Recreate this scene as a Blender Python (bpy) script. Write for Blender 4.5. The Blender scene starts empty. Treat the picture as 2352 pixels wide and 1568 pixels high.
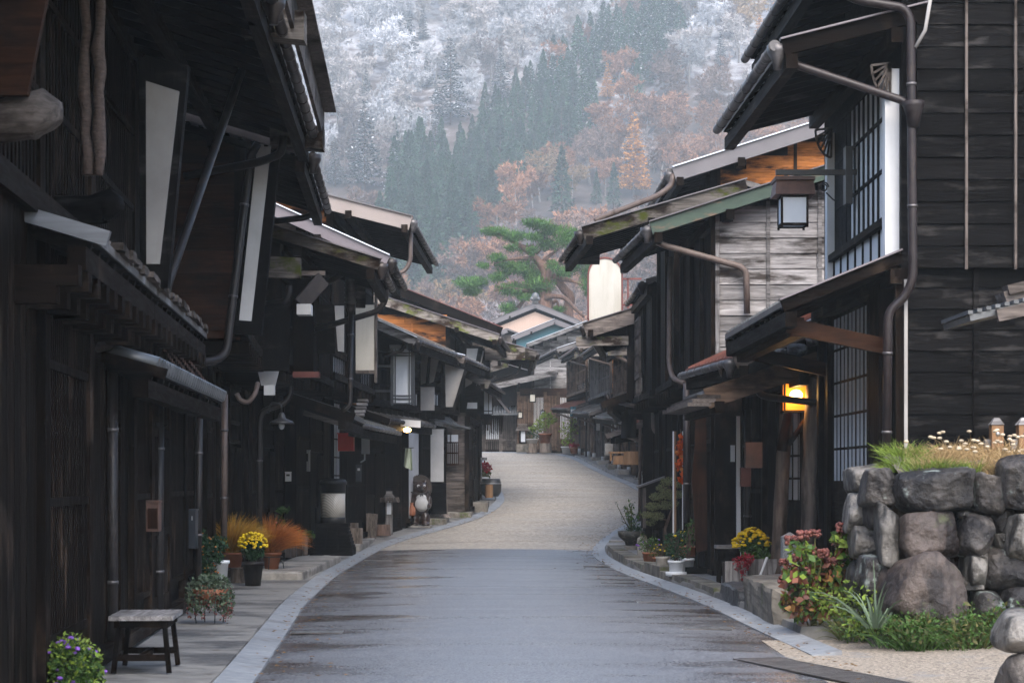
import bpy, math, random
import numpy as np
from mathutils import Vector, Matrix, noise
random.seed(7); np.random.seed(7)
SC = bpy.context.scene
COL = SC.collection
F, CX, HY, EYE = 4600.0, 1176.0, 1104.0, 1.55
R = math.radians
def P(x, y, Y): return Vector(((x-CX)*Y/F, Y, EYE+(HY-y)*Y/F))
def PX(x, Y): return (x-CX)*Y/F
def PZ(y, Y): return EYE+(HY-y)*Y/F
def SZ(px, Y): return px*Y/F
U = random.uniform

# ------------------------------------------------------------------ ground profile
_gy = [-50, 42, 44, 49, 55, 61, 66, 74, 80, 89, 98, 106, 115, 130, 200]
_gz = [0, 0, 0.01, .13, .40, .65, .88, 1.30, 1.62, 2.15, 2.68, 3.08, 3.2, 3.3, 4.5]
def gz(Y): return float(np.mean(np.interp([Y-2, Y-1, Y, Y+1, Y+2], _gy, _gz)))

# ------------------------------------------------------------------ mesh builder
class MB:
    def __init__(s): s.v = []; s.f = []; s.r = []; s.sm = []
    def add(s, vs, fs, r=None, smooth=False):
        b = len(s.v); s.v.extend([tuple(p) for p in vs])
        r = random.random() if r is None else r
        for f in fs: s.f.append(tuple(i+b for i in f)); s.r.append(r); s.sm.append(smooth)
        return s
    def hexa(s, p, r=None):   # p: 8 points, 0-3 bottom loop, 4-7 top loop
        return s.add(p, [(3,2,1,0),(4,5,6,7),(0,1,5,4),(1,2,6,5),(2,3,7,6),(3,0,4,7)], r)
    def box(s, c, d, rz=0, r=None):
        cx, cy, cz = c; a, b, h = d[0]/2, d[1]/2, d[2]/2
        C, S = math.cos(rz), math.sin(rz)
        q = [(-a,-b),(a,-b),(a,b),(-a,b)]
        pts = [(cx+x*C-y*S, cy+x*S+y*C, cz+z) for z in (-h, h) for x, y in q]
        return s.hexa(pts, r)
    def box2(s, a, b, r=None):
        return s.box([(a[i]+b[i])/2 for i in range(3)], [abs(b[i]-a[i]) for i in range(3)], 0, r)
    def bar(s, p, q, w, h, up=(0,0,1), r=None, w2=None, h2=None):
        p, q = Vector(p), Vector(q); d = (q-p).normalized(); up = Vector(up)
        sd = d.cross(up)
        if sd.length < 1e-4: sd = d.cross(Vector((0,1,0)))
        sd.normalize(); u = sd.cross(d).normalized()
        w2 = w if w2 is None else w2; h2 = h if h2 is None else h2
        A = [p+sd*a*w/2+u*b*h/2 for a, b in ((-1,-1),(1,-1),(1,1),(-1,1))]
        B = [q+sd*a*w2/2+u*b*h2/2 for a, b in ((-1,-1),(1,-1),(1,1),(-1,1))]
        return s.hexa(A+B, r)
    def tube(s, pts, r, n=8, cap=True, r2=None, rnd=None, closed=False):
        pts = [Vector(p) for p in pts]; m = len(pts)
        if isinstance(r, (int, float)):
            e = r if r2 is None else r2
            rs = [r+(e-r)*i/max(1, m-1) for i in range(m)]
        else: rs = r
        vs = []; prev = None
        for i, p in enumerate(pts):
            t = (pts[min(i+1, m-1)]-pts[max(i-1, 0)]).normalized()
            if prev is None:
                a = t.cross(Vector((0,0,1)))
                if a.length < .05: a = t.cross(Vector((0,1,0)))
                a.normalize()
            else:
                a = prev-t*prev.dot(t)
                if a.length < 1e-4: a = t.cross(Vector((0,0,1)))
                a.normalize()
            prev = a; b = t.cross(a)
            for k in range(n):
                g = 2*math.pi*k/n
                vs.append(p+(a*math.cos(g)+b*math.sin(g))*rs[i])
        fs = []
        for i in range(m-1):
            for k in range(n):
                fs.append((i*n+k, i*n+(k+1)%n, (i+1)*n+(k+1)%n, (i+1)*n+k))
        rnd = random.random() if rnd is None else rnd
        s.add(vs, fs, rnd, True)
        if cap:
            b = len(s.v)-len(vs)
            for st, fl in ((0, True), ((m-1)*n, False)):
                f = [b+st+k for k in range(n)]
                if fl: f.reverse()
                s.f.append(tuple(f)); s.r.append(rnd); s.sm.append(False)
        return s
    def lathe(s, prof, n=20, c=(0,0,0), rnd=None, smooth=True, wob=0):
        vs = []; fs = []
        rnd = random.random() if rnd is None else rnd
        ph = U(0, 6)
        for r, z in prof:
            for k in range(n):
                g = 2*math.pi*k/n; rr = r*(1+wob*math.sin(2*g+ph)+wob*.6*math.sin(5*g+2*ph))
                vs.append((c[0]+rr*math.cos(g), c[1]+rr*math.sin(g), c[2]+z))
        for i in range(len(prof)-1):
            for k in range(n): fs.append((i*n+k, i*n+(k+1)%n, (i+1)*n+(k+1)%n, (i+1)*n+k))
        s.add(vs, fs, rnd, smooth)
        b = len(s.v)-len(vs)
        s.f.append(tuple(b+k for k in range(n))[::-1]); s.r.append(rnd); s.sm.append(False)
        s.f.append(tuple(b+(len(prof)-1)*n+k for k in range(n))); s.r.append(rnd); s.sm.append(False)
        return s
    def prism(s, poly, vec, r=None):
        n = len(poly); vec = Vector(vec)
        A = [Vector(p) for p in poly]; B = [p+vec for p in A]
        fs = [tuple(range(n))[::-1], tuple(range(n, 2*n))]
        for i in range(n): fs.append((i, (i+1) % n, n+(i+1) % n, n+i))
        return s.add(A+B, fs, r)
    def sphere(s, c, d, n=10, m=7, r=None, smooth=True):
        vs = []; fs = []
        for i in range(m+1):
            t = math.pi*i/m
            for k in range(n):
                g = 2*math.pi*k/n
                vs.append((c[0]+d[0]*math.sin(t)*math.cos(g), c[1]+d[1]*math.sin(t)*math.sin(g), c[2]+d[2]*math.cos(t)))
        for i in range(m):
            for k in range(n): fs.append((i*n+k, (i+1)*n+k, (i+1)*n+(k+1)%n, i*n+(k+1)%n))
        return s.add(vs, fs, r, smooth)
    def build(s, name, mat, parent=None, origin=None):
        o = Vector((0,0,0))
        if parent is not None: o = Vector(parent['_o'])
        elif origin is not None: o = Vector(origin)
        me = bpy.data.meshes.new(name)
        me.from_pydata([(v[0]-o.x, v[1]-o.y, v[2]-o.z) for v in s.v], [], s.f)
        if s.r:
            me.attributes.new('rnd', 'FLOAT', 'FACE').data.foreach_set('value', s.r)
            me.polygons.foreach_set('use_smooth', s.sm)
        me.update()
        return link(name, me, mat, parent, o)
def link(name, me, mat, parent=None, o=(0,0,0)):
    ob = bpy.data.objects.new(name, me); COL.objects.link(ob)
    if mat is not None and len(me.materials) == 0: me.materials.append(mat)
    ob['_o'] = list(o)
    if parent is not None:
        ob.parent = parent
        if parent.parent is None or parent.type == 'MESH': pass
    else: ob.location = o
    return ob
def np_build(name, V, Fq, rnd, mat, parent=None, origin=(0,0,0), smooth=False):
    """V (n,3), Fq (m,k) index array"""
    o = np.array(parent['_o'] if parent is not None else origin, dtype=np.float32)
    V = np.asarray(V, np.float32)-o
    me = bpy.data.meshes.new(name); m, k = Fq.shape
    me.vertices.add(len(V)); me.vertices.foreach_set('co', V.ravel())
    me.loops.add(m*k); me.loops.foreach_set('vertex_index', Fq.astype(np.int32).ravel())
    me.polygons.add(m); me.polygons.foreach_set('loop_start', np.arange(0, m*k, k, dtype=np.int32))
    me.polygons.foreach_set('use_smooth', np.full(m, smooth))
    me.attributes.new('rnd', 'FLOAT', 'FACE').data.foreach_set('value', np.asarray(rnd, np.float32))
    me.update(calc_edges=True); me.validate()
    return link(name, me, mat, parent, o.tolist())
def thing(name, label, cat, loc, group=None):
    o = bpy.data.objects.new(name, None); COL.objects.link(o)
    o.location = loc; o['_o'] = list(loc); o.empty_display_size = .2
    o['label'] = label; o['category'] = cat
    if group: o['group'] = group
    return o
def tag(o, label, cat, group=None):
    o['label'] = label; o['category'] = cat
    if group: o['group'] = group
    return o
def struct(o, kind='structure'): o['kind'] = kind; return o
def dup(root, loc, rz, label, group=None, sc=1.0):
    r = root.copy(); COL.objects.link(r); r.location = loc; r.rotation_euler = (0,0,rz); r.scale = (sc,sc,sc)
    r['label'] = label
    if group: r['group'] = group
    for ch in root.children:
        c = ch.copy(); COL.objects.link(c); c.parent = r
        for g in ch.children:
            d = g.copy(); COL.objects.link(d); d.parent = c
    return r

# ------------------------------------------------------------------ materials
def nmat(name):
    m = bpy.data.materials.new(name); m.use_nodes = True
    nt = m.node_tree; b = nt.nodes['Principled BSDF']
    return m, nt, b
def nd(nt, t, **kw):
    n = nt.nodes.new(t)
    for k, v in kw.items():
        if k in n.inputs: n.inputs[k].default_value = v
        else: setattr(n, k, v)
    return n
def c4(c): return (c[0], c[1], c[2], 1)
def mat(name, c1, c2=None, sc=(1,1,1), ns=6, det=5, rough=.6, tone=(.75,1.25), bump=0, bd=.02, stain=None, metal=0, spec=.5,
        stain2=None, dist=0, rv=0, trans=0, orand=None):
    """noise blended colour; stain = (colour, scale xyz, noise scale, threshold, softness)"""
    m, nt, b = nmat(name); L = nt.links.new
    c2 = c2 or c1
    tc = nd(nt, 'ShaderNodeTexCoord'); mp = nd(nt, 'ShaderNodeMapping'); mp.inputs['Scale'].default_value = sc
    L(tc.outputs['Object'], mp.inputs['Vector'])
    at = nd(nt, 'ShaderNodeAttribute', attribute_name='rnd')
    off = nd(nt, 'ShaderNodeVectorMath', operation='ADD')     # every board gets its own grain
    sc_ = nd(nt, 'ShaderNodeVectorMath', operation='SCALE'); sc_.inputs[0].default_value = (13.1, 7.7, 17.3)
    L(at.outputs['Fac'], sc_.inputs['Scale']); L(mp.outputs[0], off.inputs[0]); L(sc_.outputs[0], off.inputs[1])
    n1 = nd(nt, 'ShaderNodeTexNoise'); n1.inputs['Scale'].default_value = ns; n1.inputs['Detail'].default_value = det
    n1.inputs['Roughness'].default_value = .62; n1.inputs['Distortion'].default_value = dist
    L(off.outputs[0], n1.inputs['Vector'])
    rp = nd(nt, 'ShaderNodeValToRGB'); e = rp.color_ramp.elements
    e[0].position = .32; e[0].color = c4(c1); e[1].position = .68; e[1].color = c4(c2)
    L(n1.outputs['Fac'], rp.inputs[0]); out = rp.outputs[0]
    for st in (stain, stain2):
        if not st: continue
        mp2 = nd(nt, 'ShaderNodeMapping'); mp2.inputs['Scale'].default_value = st[1]; L(tc.outputs['Object'], mp2.inputs['Vector'])
        n2 = nd(nt, 'ShaderNodeTexNoise'); n2.inputs['Scale'].default_value = st[2]; n2.inputs['Detail'].default_value = 6
        n2.inputs['Roughness'].default_value = .65
        L(mp2.outputs[0], n2.inputs['Vector'])
        mr = nd(nt, 'ShaderNodeMapRange'); mr.inputs[1].default_value = st[3]-st[4]; mr.inputs[2].default_value = st[3]+st[4]
        L(n2.outputs['Fac'], mr.inputs[0])
        mx = nd(nt, 'ShaderNodeMix', data_type='RGBA'); L(mr.outputs[0], mx.inputs[0]); L(out, mx.inputs[6]); mx.inputs[7].default_value = c4(st[0])
        out = mx.outputs[2]
    tm = nd(nt, 'ShaderNodeMapRange'); tm.inputs[3].default_value = tone[0]; tm.inputs[4].default_value = tone[1]
    L(at.outputs['Fac'], tm.inputs[0])
    if orand:                                   # every tree of a kind has its own tone
        oi = nd(nt, 'ShaderNodeObjectInfo'); om = nd(nt, 'ShaderNodeMapRange'); om.inputs[3].default_value = orand[0]; om.inputs[4].default_value = orand[1]
        L(oi.outputs['Random'], om.inputs[0]); o2 = nd(nt, 'ShaderNodeVectorMath', operation='SCALE'); L(out, o2.inputs[0]); L(om.outputs[0], o2.inputs['Scale']); out = o2.outputs[0]
    ml = nd(nt, 'ShaderNodeVectorMath', operation='SCALE'); L(out, ml.inputs[0]); L(tm.outputs[0], ml.inputs['Scale'])
    L(ml.outputs[0], b.inputs['Base Color'])
    b.inputs['Roughness'].default_value = rough; b.inputs['Metallic'].default_value = metal
    b.inputs['Specular IOR Level'].default_value = spec
    if rv:
        rr = nd(nt, 'ShaderNodeMapRange'); rr.inputs[1].default_value = .3; rr.inputs[2].default_value = .7
        rr.inputs[3].default_value = rough-rv; rr.inputs[4].default_value = rough+rv; L(n1.outputs['Fac'], rr.inputs[0]); L(rr.outputs[0], b.inputs['Roughness'])
    if bump:
        bp = nd(nt, 'ShaderNodeBump'); bp.inputs['Strength'].default_value = bump; bp.inputs['Distance'].default_value = bd
        L(n1.outputs['Fac'], bp.inputs['Height']); L(bp.outputs[0], b.inputs['Normal'])
    if trans:
        b.inputs['Transmission Weight'].default_value = 0
        tr = nd(nt, 'ShaderNodeBsdfTranslucent'); L(ml.outputs[0], tr.inputs[0])
        ms = nd(nt, 'ShaderNodeMixShader'); ms.inputs[0].default_value = trans
        L(b.outputs[0], ms.inputs[1]); L(tr.outputs[0], ms.inputs[2])
        L(ms.outputs[0], nt.nodes['Material Output'].inputs[0])
    return m
AX = {'x': (.35, 5, 5), 'y': (5, .35, 5), 'z': (5, 5, .35)}
_W = {
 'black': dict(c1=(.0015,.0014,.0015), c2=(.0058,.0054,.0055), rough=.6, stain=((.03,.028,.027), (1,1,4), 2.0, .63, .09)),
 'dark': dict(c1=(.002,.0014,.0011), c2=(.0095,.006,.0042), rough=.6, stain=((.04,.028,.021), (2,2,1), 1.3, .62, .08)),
 'brown': dict(c1=(.022,.010,.006), c2=(.06,.028,.016), rough=.55, stain=((.012,.009,.008), (1,1,2), 1.2, .57, .1)),
 'porch': dict(c1=(.06,.035,.022), c2=(.21,.14,.10), rough=.65, stain=((.03,.018,.012), (.8,.8,1.5), 1.6, .55, .07)),
 'orange': dict(c1=(.20,.07,.02), c2=(.42,.155,.045), rough=.6, stain=((.02,.011,.008), (.7,.7,3.0), 1.5, .53, .07)),
 'grey': dict(c1=(.10,.093,.09), c2=(.33,.315,.31), rough=.7, stain=((.035,.03,.027), (.7,.7,3.2), 1.3, .565, .07)),
 'greybrown': dict(c1=(.05,.042,.038), c2=(.16,.135,.12), rough=.65, stain=((.025,.02,.017), (1,1,2), 1.4, .58, .08)),
 'moss': dict(c1=(.05,.042,.036), c2=(.21,.185,.165), rough=.75, stain=((.018,.012,.009), (.7,.7,1.4), 1.5, .52, .05), stain2=((.06,.07,.012), (1.2,1.2,2), 1.7, .59, .05)),
}
_wc = {}
def W(kind, ax='z'):
    k = kind+ax
    if k not in _wc:
        _wc[k] = mat('wood_'+kind+'_'+ax, sc=AX[ax], ns=5, det=7, bump=.5, bd=.012, dist=.6, tone=(.55,1.45), rv=.12, spec=.03, **_W[kind])
    return _wc[k]
MT = {}
MT['roof_metal'] = mat('roof_metal', (.085,.075,.078), (.12,.108,.112), ns=3, rough=.38, tone=(.85,1.15), rv=.1)
MT['roof_shingle'] = mat('roof_shingle', (.04,.035,.032), (.12,.105,.095), sc=(1,5,5), ns=4, rough=.7, bump=.6, stain=((.22,.22,.22), (1,1,1), 1.5, .6, .1))
MT['roof_tile'] = mat('roof_tile', (.06,.065,.07), (.13,.135,.14), ns=5, rough=.35, tone=(.6,1.3))
MT['red_tile'] = mat('red_tile', (.10,.03,.02), (.19,.06,.04), ns=5, rough=.4, tone=(.7,1.3))
MT['verge_purple'] = mat('verge_purple', (.125,.105,.115), (.15,.128,.14), ns=2, rough=.45, tone=(.9,1.1))
MT['verge_taupe'] = mat('verge_taupe', (.20,.165,.15), (.235,.195,.175), ns=2, rough=.5, tone=(.9,1.1))
MT['verge_grey'] = mat('verge_grey', (.09,.082,.088), (.115,.104,.11), ns=2, rough=.45, tone=(.9,1.1))
MT['verge_green'] = mat('verge_green', (.014,.03,.02), (.028,.05,.032), sc=(.5,3,3), ns=4, rough=.6, stain=((.12,.07,.04),(.6,2,2),2.5,.6,.05))
MT['cream'] = mat('cream_paint', (.48,.43,.345), (.55,.495,.41), ns=2, rough=.6, tone=(.95,1.05))
MT['gutter'] = mat('gutter_metal', (.012,.010,.010), (.045,.035,.031), ns=7, rough=.42, tone=(.8,1.2), metal=.3)
MT['gutter_grey'] = mat('gutter_grey_metal', (.05,.047,.047), (.13,.12,.12), ns=8, rough=.42, tone=(.8,1.2), metal=.4)
MT['pipe_dark'] = mat('dark_pipe', (.010,.009,.0095), (.024,.02,.019), ns=7, rough=.45, rv=.1, spec=.28, stain=((.05,.035,.028),(2,2,1),2.5,.63,.06))
MT['pipe_brown'] = mat('brown_pipe', (.014,.0105,.0108), (.03,.022,.022), ns=7, rough=.42, rv=.1, spec=.28, stain=((.05,.035,.028),(2,2,1),2.5,.63,.06))
MT['pipe_taupe'] = mat('taupe_pipe', (.095,.07,.06), (.15,.112,.096), ns=7, rough=.5, rv=.1, spec=.28, stain=((.05,.035,.028),(2,2,1),2.5,.63,.06))
MT['steel'] = mat('steel', (.35,.35,.36), (.5,.5,.5), ns=9, rough=.35, metal=.8)
MT['iron'] = mat('black_iron', (.012,.012,.013), (.025,.025,.026), ns=8, rough=.45)
MT['plaster'] = mat('white_plaster', (.40,.40,.40), (.50,.50,.505), ns=2.2, rough=.85, tone=(.95,1.05), stain=((.38,.37,.35),(1,1,.4),2.0,.63,.12))
MT['plaster_grey'] = mat('grey_plaster', (.24,.225,.215), (.32,.305,.29), ns=2.2, rough=.85, tone=(.95,1.05), stain=((.24,.22,.2),(1,1,.4),2.0,.63,.12))
MT['white'] = mat('white_paint', (.60,.60,.605), (.68,.68,.685), ns=3, rough=.55, tone=(.96,1.04), stain=((.45,.43,.4),(1,1,.3),4,.68,.06))
MT['paper'] = mat('shoji_paper', (.60,.63,.66), (.70,.73,.76), ns=2, rough=.8, tone=(.85,1.1))
MT['sign'] = mat('sign_face', (.43,.405,.35), (.48,.455,.40), ns=1.5, rough=.45, tone=(.97,1.03), stain=((.33,.30,.24),(2,2,.25),2,.58,.12))
MT['frost_glass'] = mat('frosted_glass', (.46,.49,.53), (.54,.57,.61), ns=2, rough=.4, tone=(.96,1.04))
MT['rust'] = mat('rust_metal', (.06,.03,.022), (.12,.06,.042), ns=7, rough=.6, tone=(.8,1.2))
MT['redframe'] = mat('red_iron', (.11,.025,.02), (.16,.04,.03), ns=6, rough=.5)
MT['red'] = mat('red_paint', (.74,.022,.016), (.80,.03,.02), ns=3, rough=.35, tone=(.9,1.05))
MT['concrete'] = mat('concrete', (.20,.185,.165), (.31,.29,.26), ns=5, det=8, rough=.8, bump=.35, bd=.01, tone=(.85,1.15), stain=((.09,.082,.075),(1,1,1),1.2,.58,.09))
MT['kerb'] = mat('kerb_concrete', (.17,.185,.205), (.26,.275,.295), ns=9, det=8, rough=.6, bump=.2, bd=.006, tone=(.85,1.12), stain=((.13,.12,.115),(1,1,1),1.6,.62,.08))
MT['stone'] = mat('cut_stone', (.13,.115,.095), (.25,.225,.19), ns=6, det=9, rough=.85, bump=.8, bd=.02, tone=(.7,1.2), stain=((.045,.042,.035),(1,1,.7),2.2,.55,.1), stain2=((.07,.08,.03),(1,1,1),3,.63,.04))
MT['granite'] = mat('granite', (.12,.12,.125), (.5,.5,.5), ns=90, det=2, rough=.6, tone=(.95,1.05))
MT['blackstone'] = mat('black_stone', (.016,.018,.022), (.055,.058,.065), ns=14, det=8, rough=.4, bump=1, bd=.03)
MT['rock'] = mat('boulder', (.035,.03,.028), (.16,.14,.125), ns=3.6, det=12, rough=.55, bump=1, bd=.12, tone=(.6,1.2), stain=((.014,.012,.013),(1,1,.6),2.6,.50,.07), stain2=((.30,.34,.31),(1,1,1),3.5,.61,.035))
MT['rock_brown'] = mat('brown_boulder', (.045,.033,.028), (.13,.098,.082), ns=3, det=12, rough=.55, bump=1, bd=.1, tone=(.8,1.1), stain=((.016,.010,.009),(2,2,.45),2.0,.51,.06), stain2=((.09,.10,.04),(1,1,1),3.2,.66,.05))
MT['rock_pale'] = mat('pale_boulder', (.09,.08,.07), (.26,.24,.215), ns=3, det=12, rough=.6, bump=1, bd=.1, tone=(.6,1.1), stain=((.03,.027,.024),(2,2,.7),2.6,.52,.07))
MT['terracotta'] = mat('terracotta', (.22,.075,.035), (.32,.12,.06), ns=5, rough=.7, tone=(.85,1.1))
MT['plastic'] = mat('white_plastic', (.66,.68,.70), (.72,.73,.74), ns=3, rough=.4, tone=(.97,1.03))
MT['plastic_grey'] = mat('grey_plastic', (.30,.31,.315), (.36,.37,.375), ns=3, rough=.45)
MT['navy'] = mat('navy_metal', (.012,.016,.024), (.02,.026,.036), ns=5, rough=.35)
MT['soil'] = mat('soil', (.018,.012,.008), (.05,.035,.025), ns=25, rough=.95, bump=.6)
MT['log'] = mat('log_bark', (.12,.09,.07), (.30,.25,.21), sc=(6,6,.5), ns=4, det=8, rough=.85, bump=.9, bd=.02, tone=(.85,1.1), stain=((.05,.035,.025),(2,2,.5),2,.58,.07))
MT['logend'] = mat('log_end', (.26,.19,.12), (.40,.32,.23), ns=9, rough=.85, tone=(.8,1.1), stain=((.12,.09,.07),(1,1,1),3,.58,.1))
MT['warmlog'] = mat('warm_log', (.13,.065,.028), (.27,.15,.07), sc=(6,6,.5), ns=4, det=8, rough=.8, bump=.5, tone=(.85,1.1))
MT['cotton'] = mat('cloth', (.02,.019,.02), (.03,.029,.03), ns=30, rough=.9)
MT['teal'] = mat('teal_metal', (.012,.10,.135), (.018,.125,.16), ns=2, rough=.5)
MT['pinkwall'] = mat('pink_siding', (.42,.30,.24), (.48,.345,.28), sc=(12,1,.2), ns=3, rough=.7, tone=(.9,1.1))
MT['bluecloth'] = mat('blue_cloth', (.02,.10,.14), (.03,.14,.19), ns=8, rough=.9)
MT['snow'] = mat('old_snow', (.5,.53,.6), (.6,.63,.68), ns=6, rough=.7, bump=.3)
def foli(name, c1, c2, tone=(.55,1.5), rough=.6, tr=.25, ns=3, orand=None): return mat(name, c1, c2, ns=ns, det=3, rough=rough, tone=tone, trans=tr, spec=.3, orand=orand)
MT['leaf'] = foli('green_leaf', (.035,.085,.018), (.075,.14,.03))
MT['leaf_dark'] = foli('dark_leaf', (.012,.045,.018), (.03,.075,.03))
MT['leaf_lime'] = foli('lime_leaf', (.12,.20,.03), (.20,.26,.04))
MT['leaf_dry'] = foli('dry_leaf', (.14,.065,.02), (.26,.15,.04))
MT['leaf_olive'] = foli('olive_leaf', (.055,.06,.02), (.12,.11,.035))
MT['leaf_grey'] = foli('grey_green_leaf', (.07,.105,.065), (.12,.16,.10))
MT['juniper'] = foli('juniper_foliage', (.10,.11,.045), (.20,.20,.085))
MT['pine'] = foli('pine_needles', (.026,.085,.014), (.07,.155,.028), tone=(.3,1.6))
MT['gold'] = foli('golden_grass', (.42,.17,.022), (.58,.30,.05), tone=(.6,1.3), tr=.35)
MT['gold2'] = foli('yellow_grass', (.46,.24,.03), (.58,.36,.06), tone=(.55,1.3), tr=.35)
MT['orangegrass'] = foli('orange_grass', (.42,.13,.025), (.60,.24,.06), tone=(.6,1.3), tr=.35)
MT['straw'] = foli('straw', (.38,.25,.11), (.52,.38,.2), tone=(.6,1.25), tr=.3)
MT['yellow'] = foli('yellow_petal', (.72,.48,.01), (.82,.60,.02), tone=(.75,1.1), tr=.2)
MT['purple'] = foli('purple_petal', (.16,.06,.36), (.26,.12,.5), tone=(.7,1.2), tr=.2)
MT['pinkdry'] = foli('faded_hydrangea', (.11,.032,.03), (.20,.075,.058), tone=(.6,1.3), tr=.15)
MT['crimson'] = foli('crimson_petal', (.22,.008,.02), (.32,.02,.035), tone=(.6,1.3), tr=.15)
MT['pink'] = foli('pink_petal', (.55,.18,.2), (.65,.3,.3), tr=.2)
MT['maple'] = foli('maple_leaf', (.55,.05,.012), (.70,.16,.015), tone=(.5,1.2), tr=.35)
MT['bark'] = mat('bark', (.05,.032,.024), (.16,.10,.075), sc=(4,4,1), ns=4, det=8, rough=.9, bump=1, bd=.05)
MT['bark_red'] = mat('red_pine_bark', (.06,.032,.023), (.15,.085,.06), sc=(3,3,1), ns=3, det=8, rough=.9, bump=1, bd=.06)
def emit(name, col, st):
    m, nt, b = nmat(name); b.inputs['Emission Color'].default_value = c4(col); b.inputs['Emission Strength'].default_value = st
    b.inputs['Base Color'].default_value = (.3,.2,.1,1); return m
MT['lamp'] = emit('lit_bulb', (1, .6, .2), 7)
def lit_paper():
    m, nt, b = nmat('lit_paper'); L = nt.links.new
    tr = nd(nt, 'ShaderNodeBsdfTranslucent'); tr.inputs[0].default_value = (.85,.45,.09,1)
    b.inputs['Base Color'].default_value = (.7,.32,.05,1); b.inputs['Emission Color'].default_value = (1,.30,.02,1); b.inputs['Emission Strength'].default_value = .38
    ms = nd(nt, 'ShaderNodeMixShader'); ms.inputs[0].default_value = .55
    L(b.outputs[0], ms.inputs[1]); L(tr.outputs[0], ms.inputs[2]); L(ms.outputs[0], nt.nodes['Material Output'].inputs[0])
    return m
MT['lit_paper'] = lit_paper()
def glass():
    m, nt, b = nmat('window_glass'); b.inputs['Base Color'].default_value = (.02,.025,.028,1); b.inputs['Roughness'].default_value = .06
    b.inputs['Specular IOR Level'].default_value = .9; return m
MT['glass'] = glass()

def road_mat():
    m, nt, b = nmat('asphalt'); L = nt.links.new
    tc = nd(nt, 'ShaderNodeTexCoord'); sx = nd(nt, 'ShaderNodeSeparateXYZ'); L(tc.outputs['Object'], sx.inputs[0])
    def noise_(sc, ns, det=4):
        mp = nd(nt, 'ShaderNodeMapping'); mp.inputs['Scale'].default_value = sc; L(tc.outputs['Object'], mp.inputs['Vector'])
        n = nd(nt, 'ShaderNodeTexNoise'); n.inputs['Scale'].default_value = ns; n.inputs['Detail'].default_value = det; L(mp.outputs[0], n.inputs['Vector']); return n.outputs['Fac']
    def rng(v, a, b_, c=0., d=1.):
        r = nd(nt, 'ShaderNodeMapRange'); L(v, r.inputs[0])
        for i, q in enumerate((a, b_, c, d)): r.inputs[i+1].default_value = q
        return r.outputs[0]
    def mix(f, a, b_):
        x = nd(nt, 'ShaderNodeMix', data_type='RGBA')
        for i, q in ((0, f), (6, a), (7, b_)):
            if hasattr(q, 'links'): L(q, x.inputs[i])
            else: x.inputs[i].default_value = q if i == 0 else c4(q)
        return x.outputs[2]
    def math_(op, a, b_):
        x = nd(nt, 'ShaderNodeMath', operation=op)
        for i, q in enumerate((a, b_)):
            if hasattr(q, 'links'): L(q, x.inputs[i])
            else: x.inputs[i].default_value = q
        return x.outputs[0]
    grain = noise_((1,1,1), 55, 4); grain2 = noise_((1,1,1), 38, 2)
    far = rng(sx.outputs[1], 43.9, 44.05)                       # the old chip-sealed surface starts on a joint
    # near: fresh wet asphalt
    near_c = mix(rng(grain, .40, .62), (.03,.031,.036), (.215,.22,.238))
    streak = noise_((.55, 1.0, 1), 1.0, 5)
    ax = math_('ABSOLUTE', math_('SUBTRACT', sx.outputs[0], 0.05), 0)
    edge = math_('ADD', ax, rng(streak, .3, .7, -1.0, 1.0))
    wet = rng(edge, 1.45, 2.4)                                  # standing wet by the gutters, with washed-in silt
    near_c = mix(math_('MULTIPLY', wet, rng(noise_((.6,1.0,1), 1.2, 5), .46, .68)), near_c, (.034,.021,.014))
    rough_n = math_('SUBTRACT', rng(grain2, .3, .7, .30, .48), math_('MULTIPLY', wet, .22))
    patch = noise_((.12, 1.1, 1), .8, 5)
    rough_n = math_('ADD', rough_n, rng(patch, .35, .7, -.08, .12))
    # far: pale chip seal
    vo = nd(nt, 'ShaderNodeTexVoronoi'); vo.inputs['Scale'].default_value = 17; L(tc.outputs['Object'], vo.inputs['Vector'])
    sp = nd(nt, 'ShaderNodeSeparateColor'); L(vo.outputs['Color'], sp.inputs[0])
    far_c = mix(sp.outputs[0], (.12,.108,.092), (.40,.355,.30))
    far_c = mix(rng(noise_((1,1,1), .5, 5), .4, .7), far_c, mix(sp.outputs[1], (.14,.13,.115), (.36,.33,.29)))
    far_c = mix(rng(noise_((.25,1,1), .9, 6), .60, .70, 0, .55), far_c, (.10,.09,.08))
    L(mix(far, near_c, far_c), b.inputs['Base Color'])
    rough_f = rng(noise_((.3,1,1), .7, 5), .3, .7, .55, .85)
    x = nd(nt, 'ShaderNodeMix', data_type='FLOAT'); L(far, x.inputs[0]); L(rough_n, x.inputs[2]); L(rough_f, x.inputs[3]); L(x.outputs[0], b.inputs['Roughness'])
    bp = nd(nt, 'ShaderNodeBump'); bp.inputs['Strength'].default_value = .45; bp.inputs['Distance'].default_value = .006
    L(grain, bp.inputs['Height']); L(bp.outputs[0], b.inputs['Normal'])
    return m
MT['road'] = road_mat()
MT['pave'] = mat('pavement_concrete', (.17,.165,.155), (.27,.26,.245), ns=7, det=8, rough=.55, bump=.25, bd=.008, tone=(.9,1.1), rv=.2,
                 stain=((.085,.083,.082),(.6,1.2,1),.9,.53,.06), stain2=((.08,.06,.04),(1,1,1),3.5,.66,.05))
MT['gravel'] = mat('gravel', (.085,.07,.055), (.40,.34,.27), ns=34, det=3, rough=.85, bump=1, bd=.02, tone=(.9,1.1), stain=((.2,.19,.18),(1,1,1),1.5,.62,.05))
MT['ground'] = mat('ground_earth', (.06,.05,.04), (.12,.10,.085), ns=3, rough=.9, bump=.3)
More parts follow.
